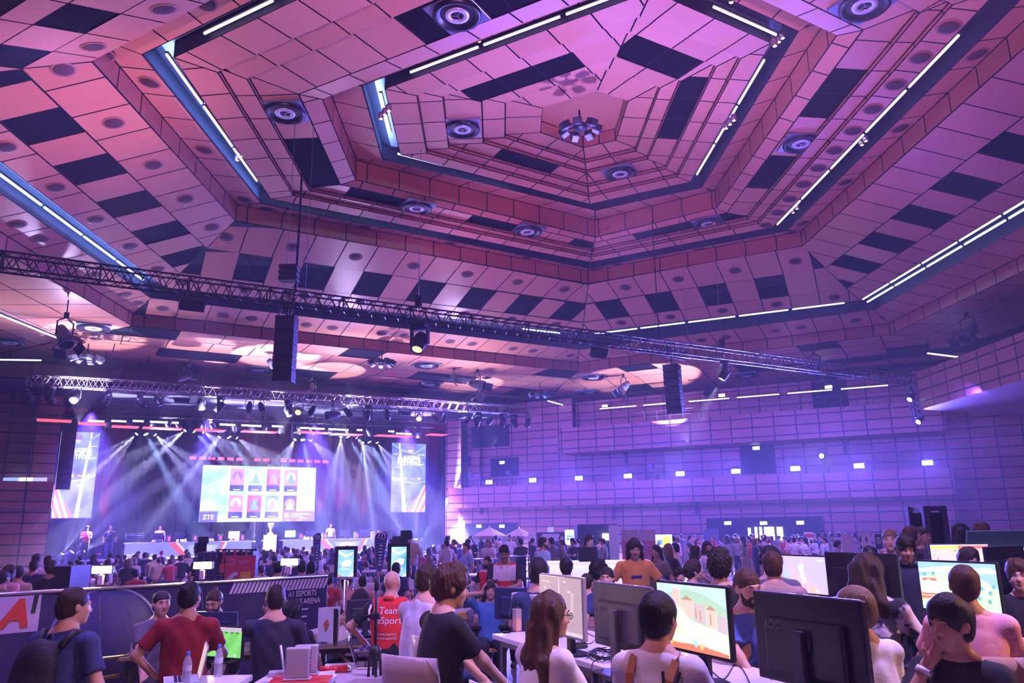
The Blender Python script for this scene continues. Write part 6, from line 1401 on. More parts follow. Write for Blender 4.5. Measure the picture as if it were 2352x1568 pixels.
simple(2220,1262,7.8,PL,pi,'top of a brown haired head between the two right game screens',blk,'messy','brown'); simple(2203,1204,11,0,-1.9,'person with long dark hair standing behind the tall dark tower',blk,'long','black',sit=False,female=True); simple(2252,1204,10.6,0,2.6,'person with red hair standing beside the mixing console',cloth('tee_plum',(.2,.05,.1)),'messy','ginger',sit=False)
simple(1705,1372,6.9,.2,pi,'boy with blond hair farther behind the bearded man',wht,'short','blond') if False else None
# --- left middle
P=simple(1126,1337,10.8,0,pi+.1,'boy in bright blue jacket holding his headset with both hands',cloth('jacket_sky',(.07,.2,.5)),'bob','darkbrown',res=.011,arms={'R':('head',(.12,.03,-.03),(1,0,-.6),dict(dir=(-.2,.1,1),palm=(-1,0,0),curl=.4)),'L':('head',(-.12,.03,-.03),(-1,0,-.6),dict(dir=(.2,.1,1),palm=(1,0,0),curl=.4))}); headset(P,mic=False)
P=simple(1093,1364,11.6,0,-2.2,'young man with glasses seated low, left of the boy with the headset',grey,'short','brown',res=.012); glasses(P)
def polo_mat(name):
    m,t,b=nt(name); N,L=t.nodes,t.links; tc=N.new('ShaderNodeTexCoord'); sp=N.new('ShaderNodeSeparateXYZ'); L.new(tc.outputs['Object'],sp.inputs[0])
    def cmp(o,v,op='GREATER_THAN',ab=False):
        if ab: a=N.new('ShaderNodeMath'); a.operation='ABSOLUTE'; L.new(o,a.inputs[0]); o=a.outputs[0]
        n=N.new('ShaderNodeMath'); n.operation=op; L.new(o,n.inputs[0]); n.inputs[1].default_value=v; return n.outputs[0]
    def mix(f,a,c): n=N.new('ShaderNodeMix'); n.data_type='RGBA'; L.new(f,n.inputs[0]); (L.new(a,n.inputs[6]) if hasattr(a,'name') else setattr(n.inputs[6],'default_value',a)); n.inputs[7].default_value=c; return n.outputs[2]
    c=mix(cmp(sp.outputs[2],1.22),(.72,.03,.03,1),(.8,.75,.78,1)); c=mix(cmp(sp.outputs[2],1.445),c,(.75,.08,.03,1)); c=mix(cmp(sp.outputs[0],.172,ab=True),c,(.02,.02,.025,1)); L.new(c,b.inputs['Base Color']); b.inputs['Roughness'].default_value=.85; return m
PM=polo_mat('polo')
P=pp(1160,1250,12.2,0,rz=pi-.15,pitch=-.3,label='dark haired man in red and white polo, looking down at his hands',shirt=PM,pants=DPANT,skin='tan',hair='short',hcol='black',res=.010,build=1.15,arms={'R':('rel',(.03,.3,1.12),(.9,-.3,-.5)),'L':('rel',(-.05,.3,1.12),(-.9,-.3,-.5))})
k=MB(); T=P['T']; k.tube([T(-.05,.10,1.44),T(-.03,.125,1.3),T(0,.15,1.14)],.005,5); k.tube([T(.05,.10,1.44),T(.02,.125,1.3),T(0,.15,1.14)],.005,5); k.box(tuple(Vector(T(0,.15,1.1))-Vector((.03,.003,.04))),tuple(Vector(T(0,.15,1.1))+Vector((.03,.003,.04)))); accessory(P,k,'lanyard',mat('lanyard_red',(.7,.05,.05),.6))
P=pp(1121,1278,14.6,0,rz=pi-.5,label='bearded man in red, white and black polo with hand on hip, farther back',shirt=PM,pants=DPANT,hair='short',hcol='black',beard='darkbrown',res=.016,build=1.1,arms={'R':('rel',(.16,.05,1.0),(1,-.4,0)),'L':('rel',(-.16,.05,1.0),(-1,-.4,0))})
P=pp(1456,1236,11,0,rz=pi-.05,pitch=-.3,label='person with chin-length dark hair in an orange T-shirt standing and looking down',shirt=orange,pants=DPANT,hair='bob',hcol='brown',res=.010,arms={'R':('rel',(.27,.15,1.0),(.8,-.6,-.2)),'L':('rel',(-.27,.15,1.0),(-.8,-.6,-.2))})
k=MB(); k.box((-.07,-.002,-.02),(.07,.002,.02)); 
sh=P['shirt']; bv=BVHTree.FromPolygons([v.co for v in sh.data.vertices],[tuple(p_.vertices) for p_ in sh.data.polygons]); h_=bv.ray_cast(Vector(P['T'](0,.4,1.27)),Vector((0,-1,0))); o=k.build('chest_print',mat('print_navy',(.02,.03,.2),.7),P['root'],loc=(h_[0] if h_[0] else Vector(P['T'](0,.13,1.27)))+Vector((0,.002,0)))
for a in ((757,1320,13.2,0,'man in dark red shirt at the right end of the fence banner',CM['red'],'short','black'),(910,1292,13.4,-.3,'person in a dark vest and blue jacket seen from behind near the right totem',CM['navy'],'short','black'),(935,1298,14.2,-.9,'person in a white T-shirt with dark waistcoat near the right totem',CM['white'],'short','brown'),(834,1322,12,0,'young man in orange with a black backpack behind the tables',cloth('coral',(.6,.25,.2)),'short','black')):
    P=pp(a[0],a[1],a[2],0,rz=a[3],label=a[4],shirt=a[5],pants=DPANT,hair=a[6],hcol=a[7],res=.016,face=False,hands=False)
G=SDF(.04); G.ell(P['T'](0,-.2,1.22),(.15,.09,.24),P['Rt']); vs,fs=G.mesh(.016); o=npmesh('backpack',vs,fs,mat('backpack_black',(.012,.012,.016),.7)); o.location=P['root'].location; tag(o,'black backpack worn by the young man in orange','backpack')
simple(776,1397,9.6,0,-1.8,'child with dark hair tied back, in profile beside the white console tower',wht,'pony','darkbrown',res=.012)
simple(672,1385,8.2,0,0,'dark curly head low between the shaved head and the console tower',blk,'curly','black',res=.012)
for a in ((695,1288,13,.1,'black'),(716,1290,12.6,.2,'black'),(640,1290,13.2,-.2,'grey'),(690,1275,17,pi,'navy')): P=pp(a[0],a[1],a[2],0,rz=a[3],label='person in a dark top standing just behind the right part of the fence banner',group='dark clothed people behind the fence banner',shirt=CM[a[4]],pants=DPANT,hair='short',hcol='black',res=.018,face=False,hands=False)
for a in ((85,1272,15,.2,'white','short','fair'),(112,1276,15.5,.3,'white','short','fair'),(22,1298,12,-.3,'pink','bob',''),(44,1300,12.5,.2,'beige','short',''),(8,1310,11,-.3,'olive','short',''),(80,1285,14,.2,'navy','short',''),(118,1290,13,.3,'black','messy','')): P=pp(a[0],a[1],a[2],0,rz=a[3],label='visitor in a %s top behind the fence banner at the far left'%a[4],group='visitors at far left, %s top'%a[4],shirt=CM[a[4]],pants=DPANT,hair=a[5],hcol='brown',res=.02,face=False,hands=False)
# ------------------------------------------------------------ fence banner with lamps
f0=at_z(752,1318,1.36); f1=at_z(0,1360,1.36); fd=Vector((f1.x-f0.x,f1.y-f0.y,0)); fl=fd.length; fu=-fd.normalized(); fs0=Vector((f0.x,f0.y,0))-fu*(fl+3.2); FW=fl+3.2; FH=1.36
Mf=frame(fs0,fu,(0,0,1))
def f_at(px,py):
    n=Mf.to_3x3()@Vector((0,0,1)); p=at_plane(px,py,fs0,n); l=Mf.inverted()@p; return l.x,l.y
fbm=mat('fence_print',(.04,.036,.11),.7,spec=.25); fe=empty('fence_banner',fs0,0,'long dark violet printed fence banner with lettering behind the left group','banner')
inv=Matrix.Translation(fs0).inverted(); MfL=inv@Mf
k=MB(); k.box((0,.02,-.02),(FW,FH-.03,0),m=MfL); k.build('banner_cloth',fbm,fe)
k=MB(); k.tube([MfL@Vector((0,FH-.02,0)),MfL@Vector((FW,FH-.02,0))],.022,8); k.tube([MfL@Vector((0,.04,0)),MfL@Vector((FW,.04,0))],.02,8); k.build('rail',ALU,fe)
for i in range(5): k=MB(); x=FW*i/4; k.tube([MfL@Vector((x,0,-.03)),MfL@Vector((x,FH,-.03))],.02,8); k.build('post',ALU,fe)
x0,_=f_at(0,1400); x1,y1=f_at(97,1358); _,yb=f_at(95,1448)
k=MB(); k.box((x0-1.2,yb,0),(x1,FH-.05,.004),m=MfL); k.build('white_panel',mat('panel_white',(.62,.5,.68),.6),fe)
xa,ya=f_at(30,1412); xa1,_=f_at(57,1412)
text_mesh('lettering','A',.40,mat('a_red',(.7,.06,.03),.5),fe,MfL@Matrix.Translation((xa,ya,.012)),extr=.004,bold=.02,shear=.25); xb,ybb=f_at(66,1388); text_mesh('lettering','1',.28,mat('a_black',(.02,.02,.02),.5),fe,MfL@Matrix.Translation((xb+.05,ybb,.012)),extr=.004,bold=.008,shear=.1)
k=MB(); xs,_=f_at(527,1340); xe,_=f_at(748,1330); n=26
for i in range(n):
    a=xs+(xe-xs)*i/n; k.poly([MfL@Vector(p) for p in ((a,FH-.19,.004),(a+.04,FH-.19,.004),(a+.10,FH-.05,.004),(a+.06,FH-.05,.004))])
k.build('stripe_print',mat('stripe_white',(.75,.7,.8),.6),fe)
xt,yt=f_at(694,1372); text_mesh('lettering','A1 ESPORTS\nMOBILE ARENA',.11,mat('stripe_white',(.75,.7,.8)),fe,MfL@Matrix.Translation((xt,yt,.012)),extr=.002,bold=.001,width=f_at(734,1368)[0]-f_at(652,1368)[0])
k=MB(); xt,yt=f_at(700,1400)
for i in range(4): k.box((xt-.05,yt-.1*i,0),(xt+.05-.01*i,yt+.02-.1*i,.004),m=MfL)
k.build('logo_print',mat('stripe_white',(.75,.7,.8)),fe)
# round pale print (planet shape) on the cloth
xc,yc=f_at(240,1462); k=MB(); k.lathe([(0,0),(.62,0),(.62,.003),(0,.003)],40,m=MfL@Matrix.Translation((xc,yc-.02,.001))@Matrix.Diagonal((1,.95,1,1))); k.build('round_print',mat('print_violet',(.07,.065,.19),.75,spec=.2),fe)
k=MB(); k.lathe([(.60,0),(.63,0),(.63,.004),(.60,.004)],40,m=MfL@Matrix.Translation((xc,yc-.02,.002))@Matrix.Diagonal((1,.95,1,1))); k.build('ring_print',mat('print_violet2',(.2,.2,.4),.6),fe)
WL=mat('halogen',(1,.95,.7),.3,emis=(1,.78,.38),es=60)
for px,py,l in ((232,1309,'leftmost, above the backpack man'),(464,1299,'above the red T-shirt man'),(664,1291,'above the shaved head')):
    x,_=f_at(px,1340); b0=Mf@Vector((x,FH,-.02)); t=at_y(px,py,b0.y); hz=t.z-b0.z
    e=empty('work_lamp',b0,0,'glaring work lamp on the fence banner rail, '+l,'lamp'); k=MB(); k.tube([(0,0,-.03),(0,0,hz)],.012,8); k.build('pole',ALU,e); k=MB(); k.box((-.03,-.03,.02),(.03,.03,.14),bev=.008); k.build('clamp',mat('tape',(.7,.5,.55),.6),e)
    m_=Matrix.Translation((0,0,hz)); k=MB(); k.box((-.13,0,-.045),(.13,.07,.055),m=m_,bev=.012); h=k.build('housing',BODY,e); k=MB(); k.box((-.12,-.012,-.038),(.12,-.002,.048),m=m_,bev=.004); k.build('lens',WL,h)
    k=MB(); k.tube([(0,0,-.02),(.06,-.06,-.3),(.12,-.05,-.75)],.004,4); k.build('cable',ALU,e)
    light('SPOT','worklamp',b0+Vector((0,-.05,hz)),(1,.72,.4),160,(.1,-1,-.45),.1,130,.8)
# red beanbag and black ramp at far left
G=SDF(.08); p=at_y(85,1345,11.5); G.ell((p.x,11.5,.45),(.36,.34,.42)); G.ell((p.x+.05,11.6,.75),(.24,.2,.2)); vs,fs=G.mesh(.03); o=npmesh('bean_bag',vs,fs,mat('red_leather',(.7,.03,.03),.35)); tag(o,'shiny red bean bag behind the fence banner at far left','bean bag')
p=at_y(150,1300,13); k=MB(); k.poly([(p.x-.55,13,0),(p.x+.1,13,0),(p.x+.1,13,p.z),(p.x-.2,13,p.z)]); k.poly([(p.x-.55,13.6,0),(p.x-.2,13.6,p.z),(p.x+.1,13.6,p.z),(p.x+.1,13.6,0)]); k.poly([(p.x+.1,13,0),(p.x+.1,13.6,0),(p.x+.1,13.6,p.z),(p.x+.1,13,p.z)]); k.poly([(p.x-.55,13,0),(p.x-.2,13,p.z),(p.x-.2,13.6,p.z),(p.x-.55,13.6,0)]); k.poly([(p.x-.2,13,p.z),(p.x+.1,13,p.z),(p.x+.1,13.6,p.z),(p.x-.2,13.6,p.z)]); tag(k.build('ramp_screen',BODY),'black slanted booth panel behind the left work lamp','booth panel')
p=at_y(210,1295,14); q=at_y(265,1340,14); k=MB()
for i in range(8): k.box((p.x,14+i*.3,0),(q.x+.3,14.3+i*.3,.25+i*.09))
tag(k.build('tiered_steps',mat('step_grey',(.28,.24,.26),.6)),'grey tiered steps between the slanted panel and the audience','steps')
# ------------------------------------------------------------ tables
TBW=mat('table_white',(.78,.74,.76),.35); TLEG=mat('table_leg',(.25,.24,.3),.35,.7); TBK=mat('table_black',(.03,.03,.035),.3); EDGE=mat('brass_edge',(.5,.33,.15),.35,.6)
dv=Vector((.415,-.91,0)).normalized(); dp_=Vector((-dv.y,dv.x,0)) # dp_: to the right-back
RZ_T=math.atan2(dv.y,dv.x)
def table(o,u,L,Wd,h,zf,label,top=TBW,leg=TLEG,group=None,edge=None,th=.04,name='table'):
    """o: corner, u: unit along length; width goes to the left of u"""
    e=empty(name,(o[0],o[1],zf),math.atan2(u[1],u[0]),label,'table',group)
    k=MB(); k.box((0,0,h-th),(L,Wd,h),bev=.006); k.build('table_top',top,e)
    if edge: k=MB(); k.box((-.004,-.004,h-th*.7),(L+.004,Wd+.004,h-.006)); k.build('edge_band',edge,e)
    k=MB(); k.box((.05,.05,h-th-.05),(L-.05,.08,h-th)); k.box((.05,Wd-.08,h-th-.05),(L-.05,Wd-.05,h-th)); k.build('apron',leg,e)
    for x in (.05,L-.09):
        for y in (.05,Wd-.09): k=MB(); k.box((x,y,0),(x+.04,y+.04,h-th),bev=.004); k.build('leg',leg,e)
    return e
cA=at_z(1130,1455,1.15); 
for i in range(3): o=cA+dv*(1.62*i); table((o.x,o.y),dv,1.6,.8,.75,PL,'white gaming table of the near row, '+('far end one' if i==0 else ('middle one with the glowing game screen' if i==1 else 'nearest one at the bottom edge')))
cB=at_z(2092,1437,1.15)
for i in range(-2,2): o=cB+dv*(1.62*i); table((o.x,o.y),dv,1.6,.8,.75,PL,'white gaming table of the right row, '+('farthest one','second farthest one','one by the green game screen','nearest one at the right edge')[i+2])
# black table with the boy, left tables
c=at_z(1102,1440,.75); table((c.x-.9,c.y+.15),Vector((1,0)),1.7,.85,.75,0,'black table in front of the boy with the headset',TBK,BLACK)
c=at_z(282,1508,.75); table((c.x,c.y-.1),Vector((.97,.24)).normalized(),1.75,.8,.75,0,'dark low table between the cap wearer and the red T-shirt man',TBK,BLACK,edge=EDGE)
c=at_z(712,1478,.75); table((c.x,c.y-.25),Vector((.98,.2)).normalized(),1.7,.75,.75,0,'dark table with the white console tower',TBK,BLACK,edge=EDGE)
c=at_z(400,1560,1.0); table((c.x,c.y-.35),Vector((1,0)),.5,.5,1.0,0,'white table with water bottles at the bottom left')
c=at_z(598,1558,1.0); table((c.x,c.y-.35),Vector((1,0)),.5,.5,1.0,0,'white table with the silver router boxes',TBW)
c=at_z(752,1562,.85); table((c.x,c.y-.2),Vector((.98,.2)).normalized(),.95,1.0,.85,0,'pale table with open laptop and sweets',mat('table_pale',(.5,.44,.46),.4),BLACK,edge=EDGE)
# ------------------------------------------------------------ monitors at the gaming tables
c_=lambda n,c,s=1: em('g_'+n,c,s)
SKY=c_('sky',(.55,.85,.95),1.05); GRN=c_('grn',(.45,.75,.5),1.0); SAND=c_('sand',(1,.88,.62),1.15); HSE=c_('house',(.85,.66,.5),1.0); HS2=c_('house2',(.70,.62,.60),.9); ROOF=c_('roof',(.6,.35,.25),.9); GLO=c_('glow',(1,.97,.85),1.8); RDD=c_('rdd',(.85,.25,.15),1.0); ORG=c_('org',(1,.6,.2),1.1); CY=c_('cy',(.35,.75,.9),1.1); LAV=c_('lav',(.62,.60,.78),.95)
cont_c=[('r',0,0,1,1,SKY),('p',[(0,.72),(.2,.86),(.45,.95),(.7,.88),(1,.7),(1,.3),(0,.3)],GRN),('p',[(0,0),(0,.62),(.3,.55),(.7,.4),(1,.36),(1,0)],SAND),
 ('p',[(.24,.6),(.24,.9),(.28,.95),(.32,.95),(.36,.9),(.36,.6)],HSE),('p',[(.38,.52),(.38,.78),(.45,.83),(.54,.78),(.54,.5)],HSE),('p',[(.55,.46),(.55,.74),(.72,.72),(.72,.42)],HS2),('p',[(.73,.42),(.73,.66),(.79,.72),(.86,.66),(.86,.38)],HSE),('p',[(.87,.36),(.87,.62),(1,.58),(1,.33)],HS2),('p',[(.37,.77),(.46,.84),(.55,.77)],ROOF),('p',[(.72,.66),(.79,.73),(.87,.66)],ROOF),
 ('p',[(.05,.5),(.05,.7),(.12,.74),(.2,.7),(.2,.5)],HSE),('p',[(.3,.65),(.38,.62),(.62,.2),(.5,.15),(.36,.42)],GLO),('c',.56,.22,.1,GLO),('r',0,.14,1,.2,c_('sand2',(1,.92,.7),1.2)),('p',[(0,0),(0,.12),(.3,.09),(.6,.11),(1,.05),(1,0)],RDD),('c',.13,.13,.07,RDD),('c',.2,.1,.05,ORG),('c',.56,.12,.05,CY),('c',.64,.09,.05,ORG),('c',.7,.07,.04,RDD),('r',.58,.5,.6,.66,ROOF),('r',.64,.48,.66,.64,ROOF),('r',.78,.44,.8,.6,ROOF)]
cont_e=[('r',0,0,1,1,LAV),('p',[(.1,0),(.3,.8),(.4,.4),(.5,.95),(.62,.4),(1,0)],c_('peach',(.85,.6,.55),.95)),('c',.2,.42,.14,CY),('c',.22,.42,.10,LAV),('p',[(.42,.75),(.5,.8),(.53,.55),(.58,.3),(.5,.25),(.46,.5)],GLO),('c',.5,.72,.08,c_('yl',(1,.85,.5),1.3)),('r',0,0,1,.08,HS2),('c',.3,.12,.05,GLO),('c',.7,.1,.05,ORG),('c',.78,.08,.04,GLO),('r',.82,.88,.94,.91,GLO)]
cont_g=[('r',0,0,1,1,c_('sky2',(.35,.65,.95),1.1)),('p',[(0,.85),(.4,.93),(1,.88),(1,.8),(0,.78)],c_('cloud',(.85,.93,1),1.2)),('p',[(0,.68),(.25,.78),(.55,.74),(.8,.7),(1,.5),(1,0),(0,0)],c_('grn2',(.62,.85,.5),1.05)),('p',[(0,.66),(0,.3),(.28,.32),(.4,.5),(.28,.64)],c_('cream',(1,.9,.65),1.15)),('p',[(.02,.6),(.25,.6),(.22,.66),(.06,.66)],RDD),('c',.12,.58,.06,c_('cream',(1,.9,.65))),('r',0,.3,.35,.34,RDD),('p',[(0,.22),(.3,.22),(.28,.28),(0,.28)],RDD),('c',.16,.13,.13,GLO),('r',.05,.02,.2,.12,CY),('c',.33,.08,.08,ORG)]+[('c',x,y,.045,c_('bush',(.2,.6,.5),.9)) for x,y in ((.08,.74),(.2,.76),(.6,.7),(.72,.62),(.8,.5),(.9,.42),(.76,.3),(.88,.25),(.95,.55),(.7,.45))]+[('r',.83,.88,.95,.91,GLO)]
cont_h=[('r',0,0,1,1,c_('crowd',(.85,.68,.72),1.0)),('r',0,.86,.48,.96,c_('ylw',(1,.8,.1),1.3)),('r',.48,.86,1,.96,c_('red3',(.9,.2,.1),1.2)),('r',.8,.05,1,.12,c_('dk3',(.05,.05,.2),.5))]+[('c',(i*.137)%1,.15+((i*.211)%.66),.03,[RDD,GLO,CY,ORG,HS2][i%5]) for i in range(42)]
cont_a=[('r',0,0,1,1,c_('dimroom',(.52,.42,.40),.75)),('p',[(.3,.2),(.5,.45),(.7,.2)],c_('pk4',(.85,.55,.5),.9)),('r',.48,.5,.5,.98,c_('beam4',(.8,.75,.7),.9)),('c',.5,.42,.12,c_('hot',(1,.85,.7),1.3))]+[('r',x,y,x+.05,y+.012,GLO) for x,y in ((.1,.9),(.2,.9),(.12,.78),(.3,.7),(.6,.92),(.15,.6),(.7,.75),(.4,.6))]+[('p',[(.75,.35),(.78,.75),(.83,.75),(.8,.35)],c_('ghost',(.68,.58,.5),.8)),('r',0,0,1,.06,HS2)]
SILV=mat('silver_frame',(.6,.58,.6),.3,.6)
def mon(px,Y,lab,back=False,content=None,z=1.15,rz=None,w=.615,h=.365,leg_=.145,fm=None,base='box',logo=None,nk=None):
    p=at_y(px,1400,Y); rz=RZ_T+(pi if back else 0) if rz is None else rz
    return monitor((p.x,p.y,z+.001),rz,w,h,lab,content=content,frame_m=fm,base=base,logo=logo,legh=leg_,neckm=nk)
MBK=mat('monitor_back',(.035,.035,.06),.35); MBK2=mat('monitor_back_grey',(.10,.09,.13),.4)
mon(1590,4.5,'near monitor facing us with a bright sandy game scene and round foot',content=cont_c,base='round',leg_=.16,w=.64,h=.375)
mon(1853,3.72,'largest dark monitor seen from behind, with grey maker lettering',back=True,fm=MBK,logo=('AOC',.05,.27,.64),w=.66,h=.40,leg_=.13)
mon(1432,4.9,'dark monitor seen from behind between the long haired woman and the black haired child',back=True,fm=MBK2,logo=('AOC',.045,.27,.60),w=.64,h=.375,leg_=.13)
mon(1290,5.6,'silver framed monitor with a dim pinkish game picture',content=cont_a,fm=SILV,w=.64,h=.40,leg_=.12,nk=BLACK)
mon(1853,7.65,'far monitor facing us with a pale lavender game scene',content=cont_e,leg_=.19,w=.64)
mon(1990,6.5,'dark monitor seen from behind beside the long haired person',back=True,fm=mat('mon_dark',(.012,.012,.022),.4),leg_=.19,w=.72,h=.42)
mon(2210,6.1,'monitor facing us with a green landscape and blue sky game scene',content=cont_g,leg_=.17,w=.66,h=.385)
mon(2222,9.0,'far right monitor with a yellow and red bar over a crowd picture',content=cont_h,z=1.15,rz=-.15,leg_=.24,w=.63)
k=MB(); 
mon(2325,7.3,'dark monitor seen from behind at the right picture edge',back=True,fm=mat('mon_dark',(.012,.012,.022),.4),leg_=.2,rz=.5+pi,w=.6,h=.42)
p=at_y(2222,1300,9.0); table((p.x-.8,p.y-.35),Vector((1,0)),1.7,.8,.75,PL,'white table behind the right row, under the far right monitor')
mon(1192,9.5,'dark blue monitor seen from behind on the black table',back=True,z=.75,rz=pi-.35,fm=mat('mon_blue',(.03,.04,.10),.35),leg_=.2,w=.6,h=.36)
mon(500,8.75,'dark blue monitor seen from behind in front of the man with the bun',back=True,z=.75,rz=pi-.25,fm=mat('mon_blue',(.03,.04,.10),.35),leg_=.10,w=.5,h=.31)
mon(838,10.0,'dark monitor seen from behind, left of the red vest',back=True,z=.75,rz=pi+.3,fm=MBK,leg_=.07,w=.45,h=.34)
c=at_y(838,1400,10); table((c.x-.5,c.y-.3),Vector((1,0)),1.1,.6,.75,0,'dark table under the monitor left of the red vest',TBK,BLACK)
GRF=c_('pitch',(.16,.62,.10),1.0); GRF2=c_('pitch2',(.22,.72,.14),1.0)
mon(520,8.1,'monitor showing a green football match beside the red T-shirt man',z=.75,rz=-.45,content=[('r',0,0,1,1,GRF),('r',0,.86,1,1,c_('stand',(.6,.55,.5),.8)),('p',[(.1,0),(.3,0),(.75,.86),(.6,.86)],GRF2),('p',[(.6,0),(.8,0),(1,.5),(1,.86),(.95,.86)],GRF2)]+[('r',.1+i*.15,.80,.16+i*.15,.84,c_('adb',(.1,.1,.1),.2)) for i in range(6)]+[('c',x,y,.02,c_('pl',(.05,.05,.25),.3)) for x,y in ((.5,.5),(.62,.42),(.4,.6),(.55,.4))]+[('c',.85,.08,.04,GLO),('r',.3,.07,.6,.085,GLO)],leg_=.03,w=.5,h=.31)
# chairs
CHW=mat('chair_shell',(.62,.52,.5),.45); CHO=mat('chair_wood',(.55,.33,.22),.45); YEL=mat('pad_yellow',(.8,.48,.1),.7)
def chair_for(px,Y,zf,rz,label,m=CHW,pad=None,grp=None):
    p=at_y(px,1400,Y); return white_chair((p.x,p.y,zf),rz,label,grp,pad,m)
def chair_at(P_loc,zf,rz,label,m=CHW,pad=None,back=.1):
    return white_chair((P_loc[0]+math.sin(rz)*back,P_loc[1]-math.cos(rz)*back,zf),rz,label,None,pad,m)
for o in list(C.objects):
    if o.type=='EMPTY' and o.name.startswith('person') and o.parent is None and (o['label'] in CHS if 'CHS' in globals() else False): pass
seatmap={'young man with curly auburn':('pale shell chair under the curly haired man',CHW,None),'young woman with long auburn':('pale chair under the long haired woman',CHW,None),'child with smooth black':('pale chair under the black haired child',CHW,None),'smiling bearded':('pale chair under the bearded man',CHO,None),'blond child':('wood-coloured chair under the blond child',CHO,None),'dark haired boy in black':('pale chair under the boy with his hand at his mouth',CHW,mat('pad_olive',(.3,.25,.08),.7)),'person with long brown hair in a black':('dark chair under the long haired person',mat('chair_dark',(.05,.05,.07),.5),None),'person with short reddish':('wood-coloured chair under the pink T-shirt',CHO,None),'boy in bright blue':('chair with yellow pads under the boy with the headset',CHW,YEL),'young man with glasses seated':('chair with yellow back pad left of the boy with the headset',CHW,YEL),'child with dark hair tied':('chair with yellow pad under the child by the console tower',CHW,YEL),'young man with dark cap':('pale chair under the cap wearer',CHW,None),'man with a hair bun':('pale chair under the man with the bun',CHW,None),'young man in beige jacket':('pale chair under the beige jacket',CHW,None)}
for o in list(C.objects):
    if o.type=='EMPTY' and o.name.startswith('person') and o.parent is None:
        for kx,(l,m,pd) in seatmap.items():
            if o['label'].startswith(kx):
                rz=o.rotation_euler.z+(.5 if 'curly auburn' in kx else 0); white_chair((o.location.x+math.sin(rz)*.02,o.location.y-math.cos(rz)*.02,o.location.z),rz,l,None,pd,m)
# extra visible chairs
p=at_y(718,1470,6.6); white_chair((p.x,6.5,.1),.2,'white shell chair behind the silver router boxes',None,None,WHITE)
p=at_y(1335,1420,7.4); white_chair((p.x,7.4,.2),-.3,'chair with yellow pad behind the silver framed monitor',None,YEL,CHW)
p=at_y(1195,1560,3.9); white_chair((p.x-.1,4.15,PL),-.75,'pale shell chair in the bottom middle, left of the long haired woman',None,None,CHW) if False else None
# ------------------------------------------------------------ small things
GLS=mat('glass_clear',(.7,.78,.95),.08,alpha=.42); 
def bottle(px,py,z,Y=None,h=.24,r=.033,label='',cap=(.05,.2,.7),liq=None,lab=(.75,.75,.9)):
    p=at_z(px,py,z); e=empty('water_bottle',p,0,label,'bottle'); k=MB(); k.lathe([(0,.002),(r*.9,0),(r,.01),(r,h*.35),(r*.93,h*.4),(r,h*.45),(r,h*.66),(r*.6,h*.82),(r*.38,h*.87),(r*.38,h*.95)],20); k.build('bottle_body',GLS if liq is None else mat('glass_amber',liq,.08,trans=.5),e)
    k=MB(); k.lathe([(r*.42,h*.9),(r*.42,h),(0,h)],16); k.build('bottle_cap',mat('cap_blue',cap,.4),e); k=MB(); k.lathe([(r*1.01,h*.42),(r*1.01,h*.6)],20); k.build('bottle_label',mat('label_pale',lab,.5),e); return e
bottle(427,1572,1.0,h=.21,r=.029,label='clear water bottle with blue cap beside the leaning tablet'); bottle(500,1553,1.0,h=.215,r=.029,label='tall clear water bottle with blue cap right of the red T-shirt man')
c=at_z(110,1590,.95); table((c.x-.25,c.y-.2),Vector((1,0)),.5,.3,.95,0,'small white table at the bottom left corner'); bottle(110,1590,.95,h=.14,r=.03,label='clear water bottle with blue cap in front of the backpack man',lab=(.2,.25,.6))
# iced tea bottle and case on the near row
p=at_z(1188,1450,1.15); e=empty('drink_bottle',p,.6,'square glass bottle half full of amber drink on the white table','bottle')
k=MB(); k.box((-.03,-.03,0),(.03,.03,.185),bev=.008); k.build('glass_body',mat('glass_smoke',(.8,.7,.72),.06,alpha=.4),e); k=MB(); k.box((-.026,-.026,.006),(.026,.026,.10),bev=.005); k.build('drink',mat('amber_drink',(1,.38,.05),.2),e)
k=MB(); k.lathe([(.022,.185),(.022,.2),(0,.2)],14); k.build('bottle_cap',BLACK,e); k=MB(); k.tube([(.0,0,.19),(.012,0,.235)],.003,6); k.build('straw',BLACK,e)
white_chair(tuple(at_y(1052,1400,5.9).xy)+(PL,),-.8,'pale shell chair under the man in the grey T-shirt',None,None,CHW)
p=at_z(1219,1444,1.15); e=empty('computer_case',p,RZ_T+.25,'white computer case with gold emblem behind the amber bottle','computer'); k=MB(); k.box((-.2,-.055,0),(.2,.055,.29),bev=.012); k.build('case',mat('case_white',(.62,.6,.66),.35),e); k=MB(); k.box((-.201-.004,-.045,.02),(-.2,.045,.15)); k.build('vent_grille',BLACK,e)
k=MB(); k.poly([(-.206,-.03,.24),(-.206,.03,.24),(-.206,.018,.205),(-.206,0,.18),(-.206,-.018,.205)]); k.build('emblem',mat('gold_brown',(.5,.25,.08),.4,.4),e); k=MB(); k.poly([(-.15,-.0575,.25),(-.06,-.0575,.25),(-.08,-.0575,.20),(-.105,-.0575,.17),(-.13,-.0575,.2)]); k.build('emblem',mat('gold_brown',(.5,.25,.08)),e)
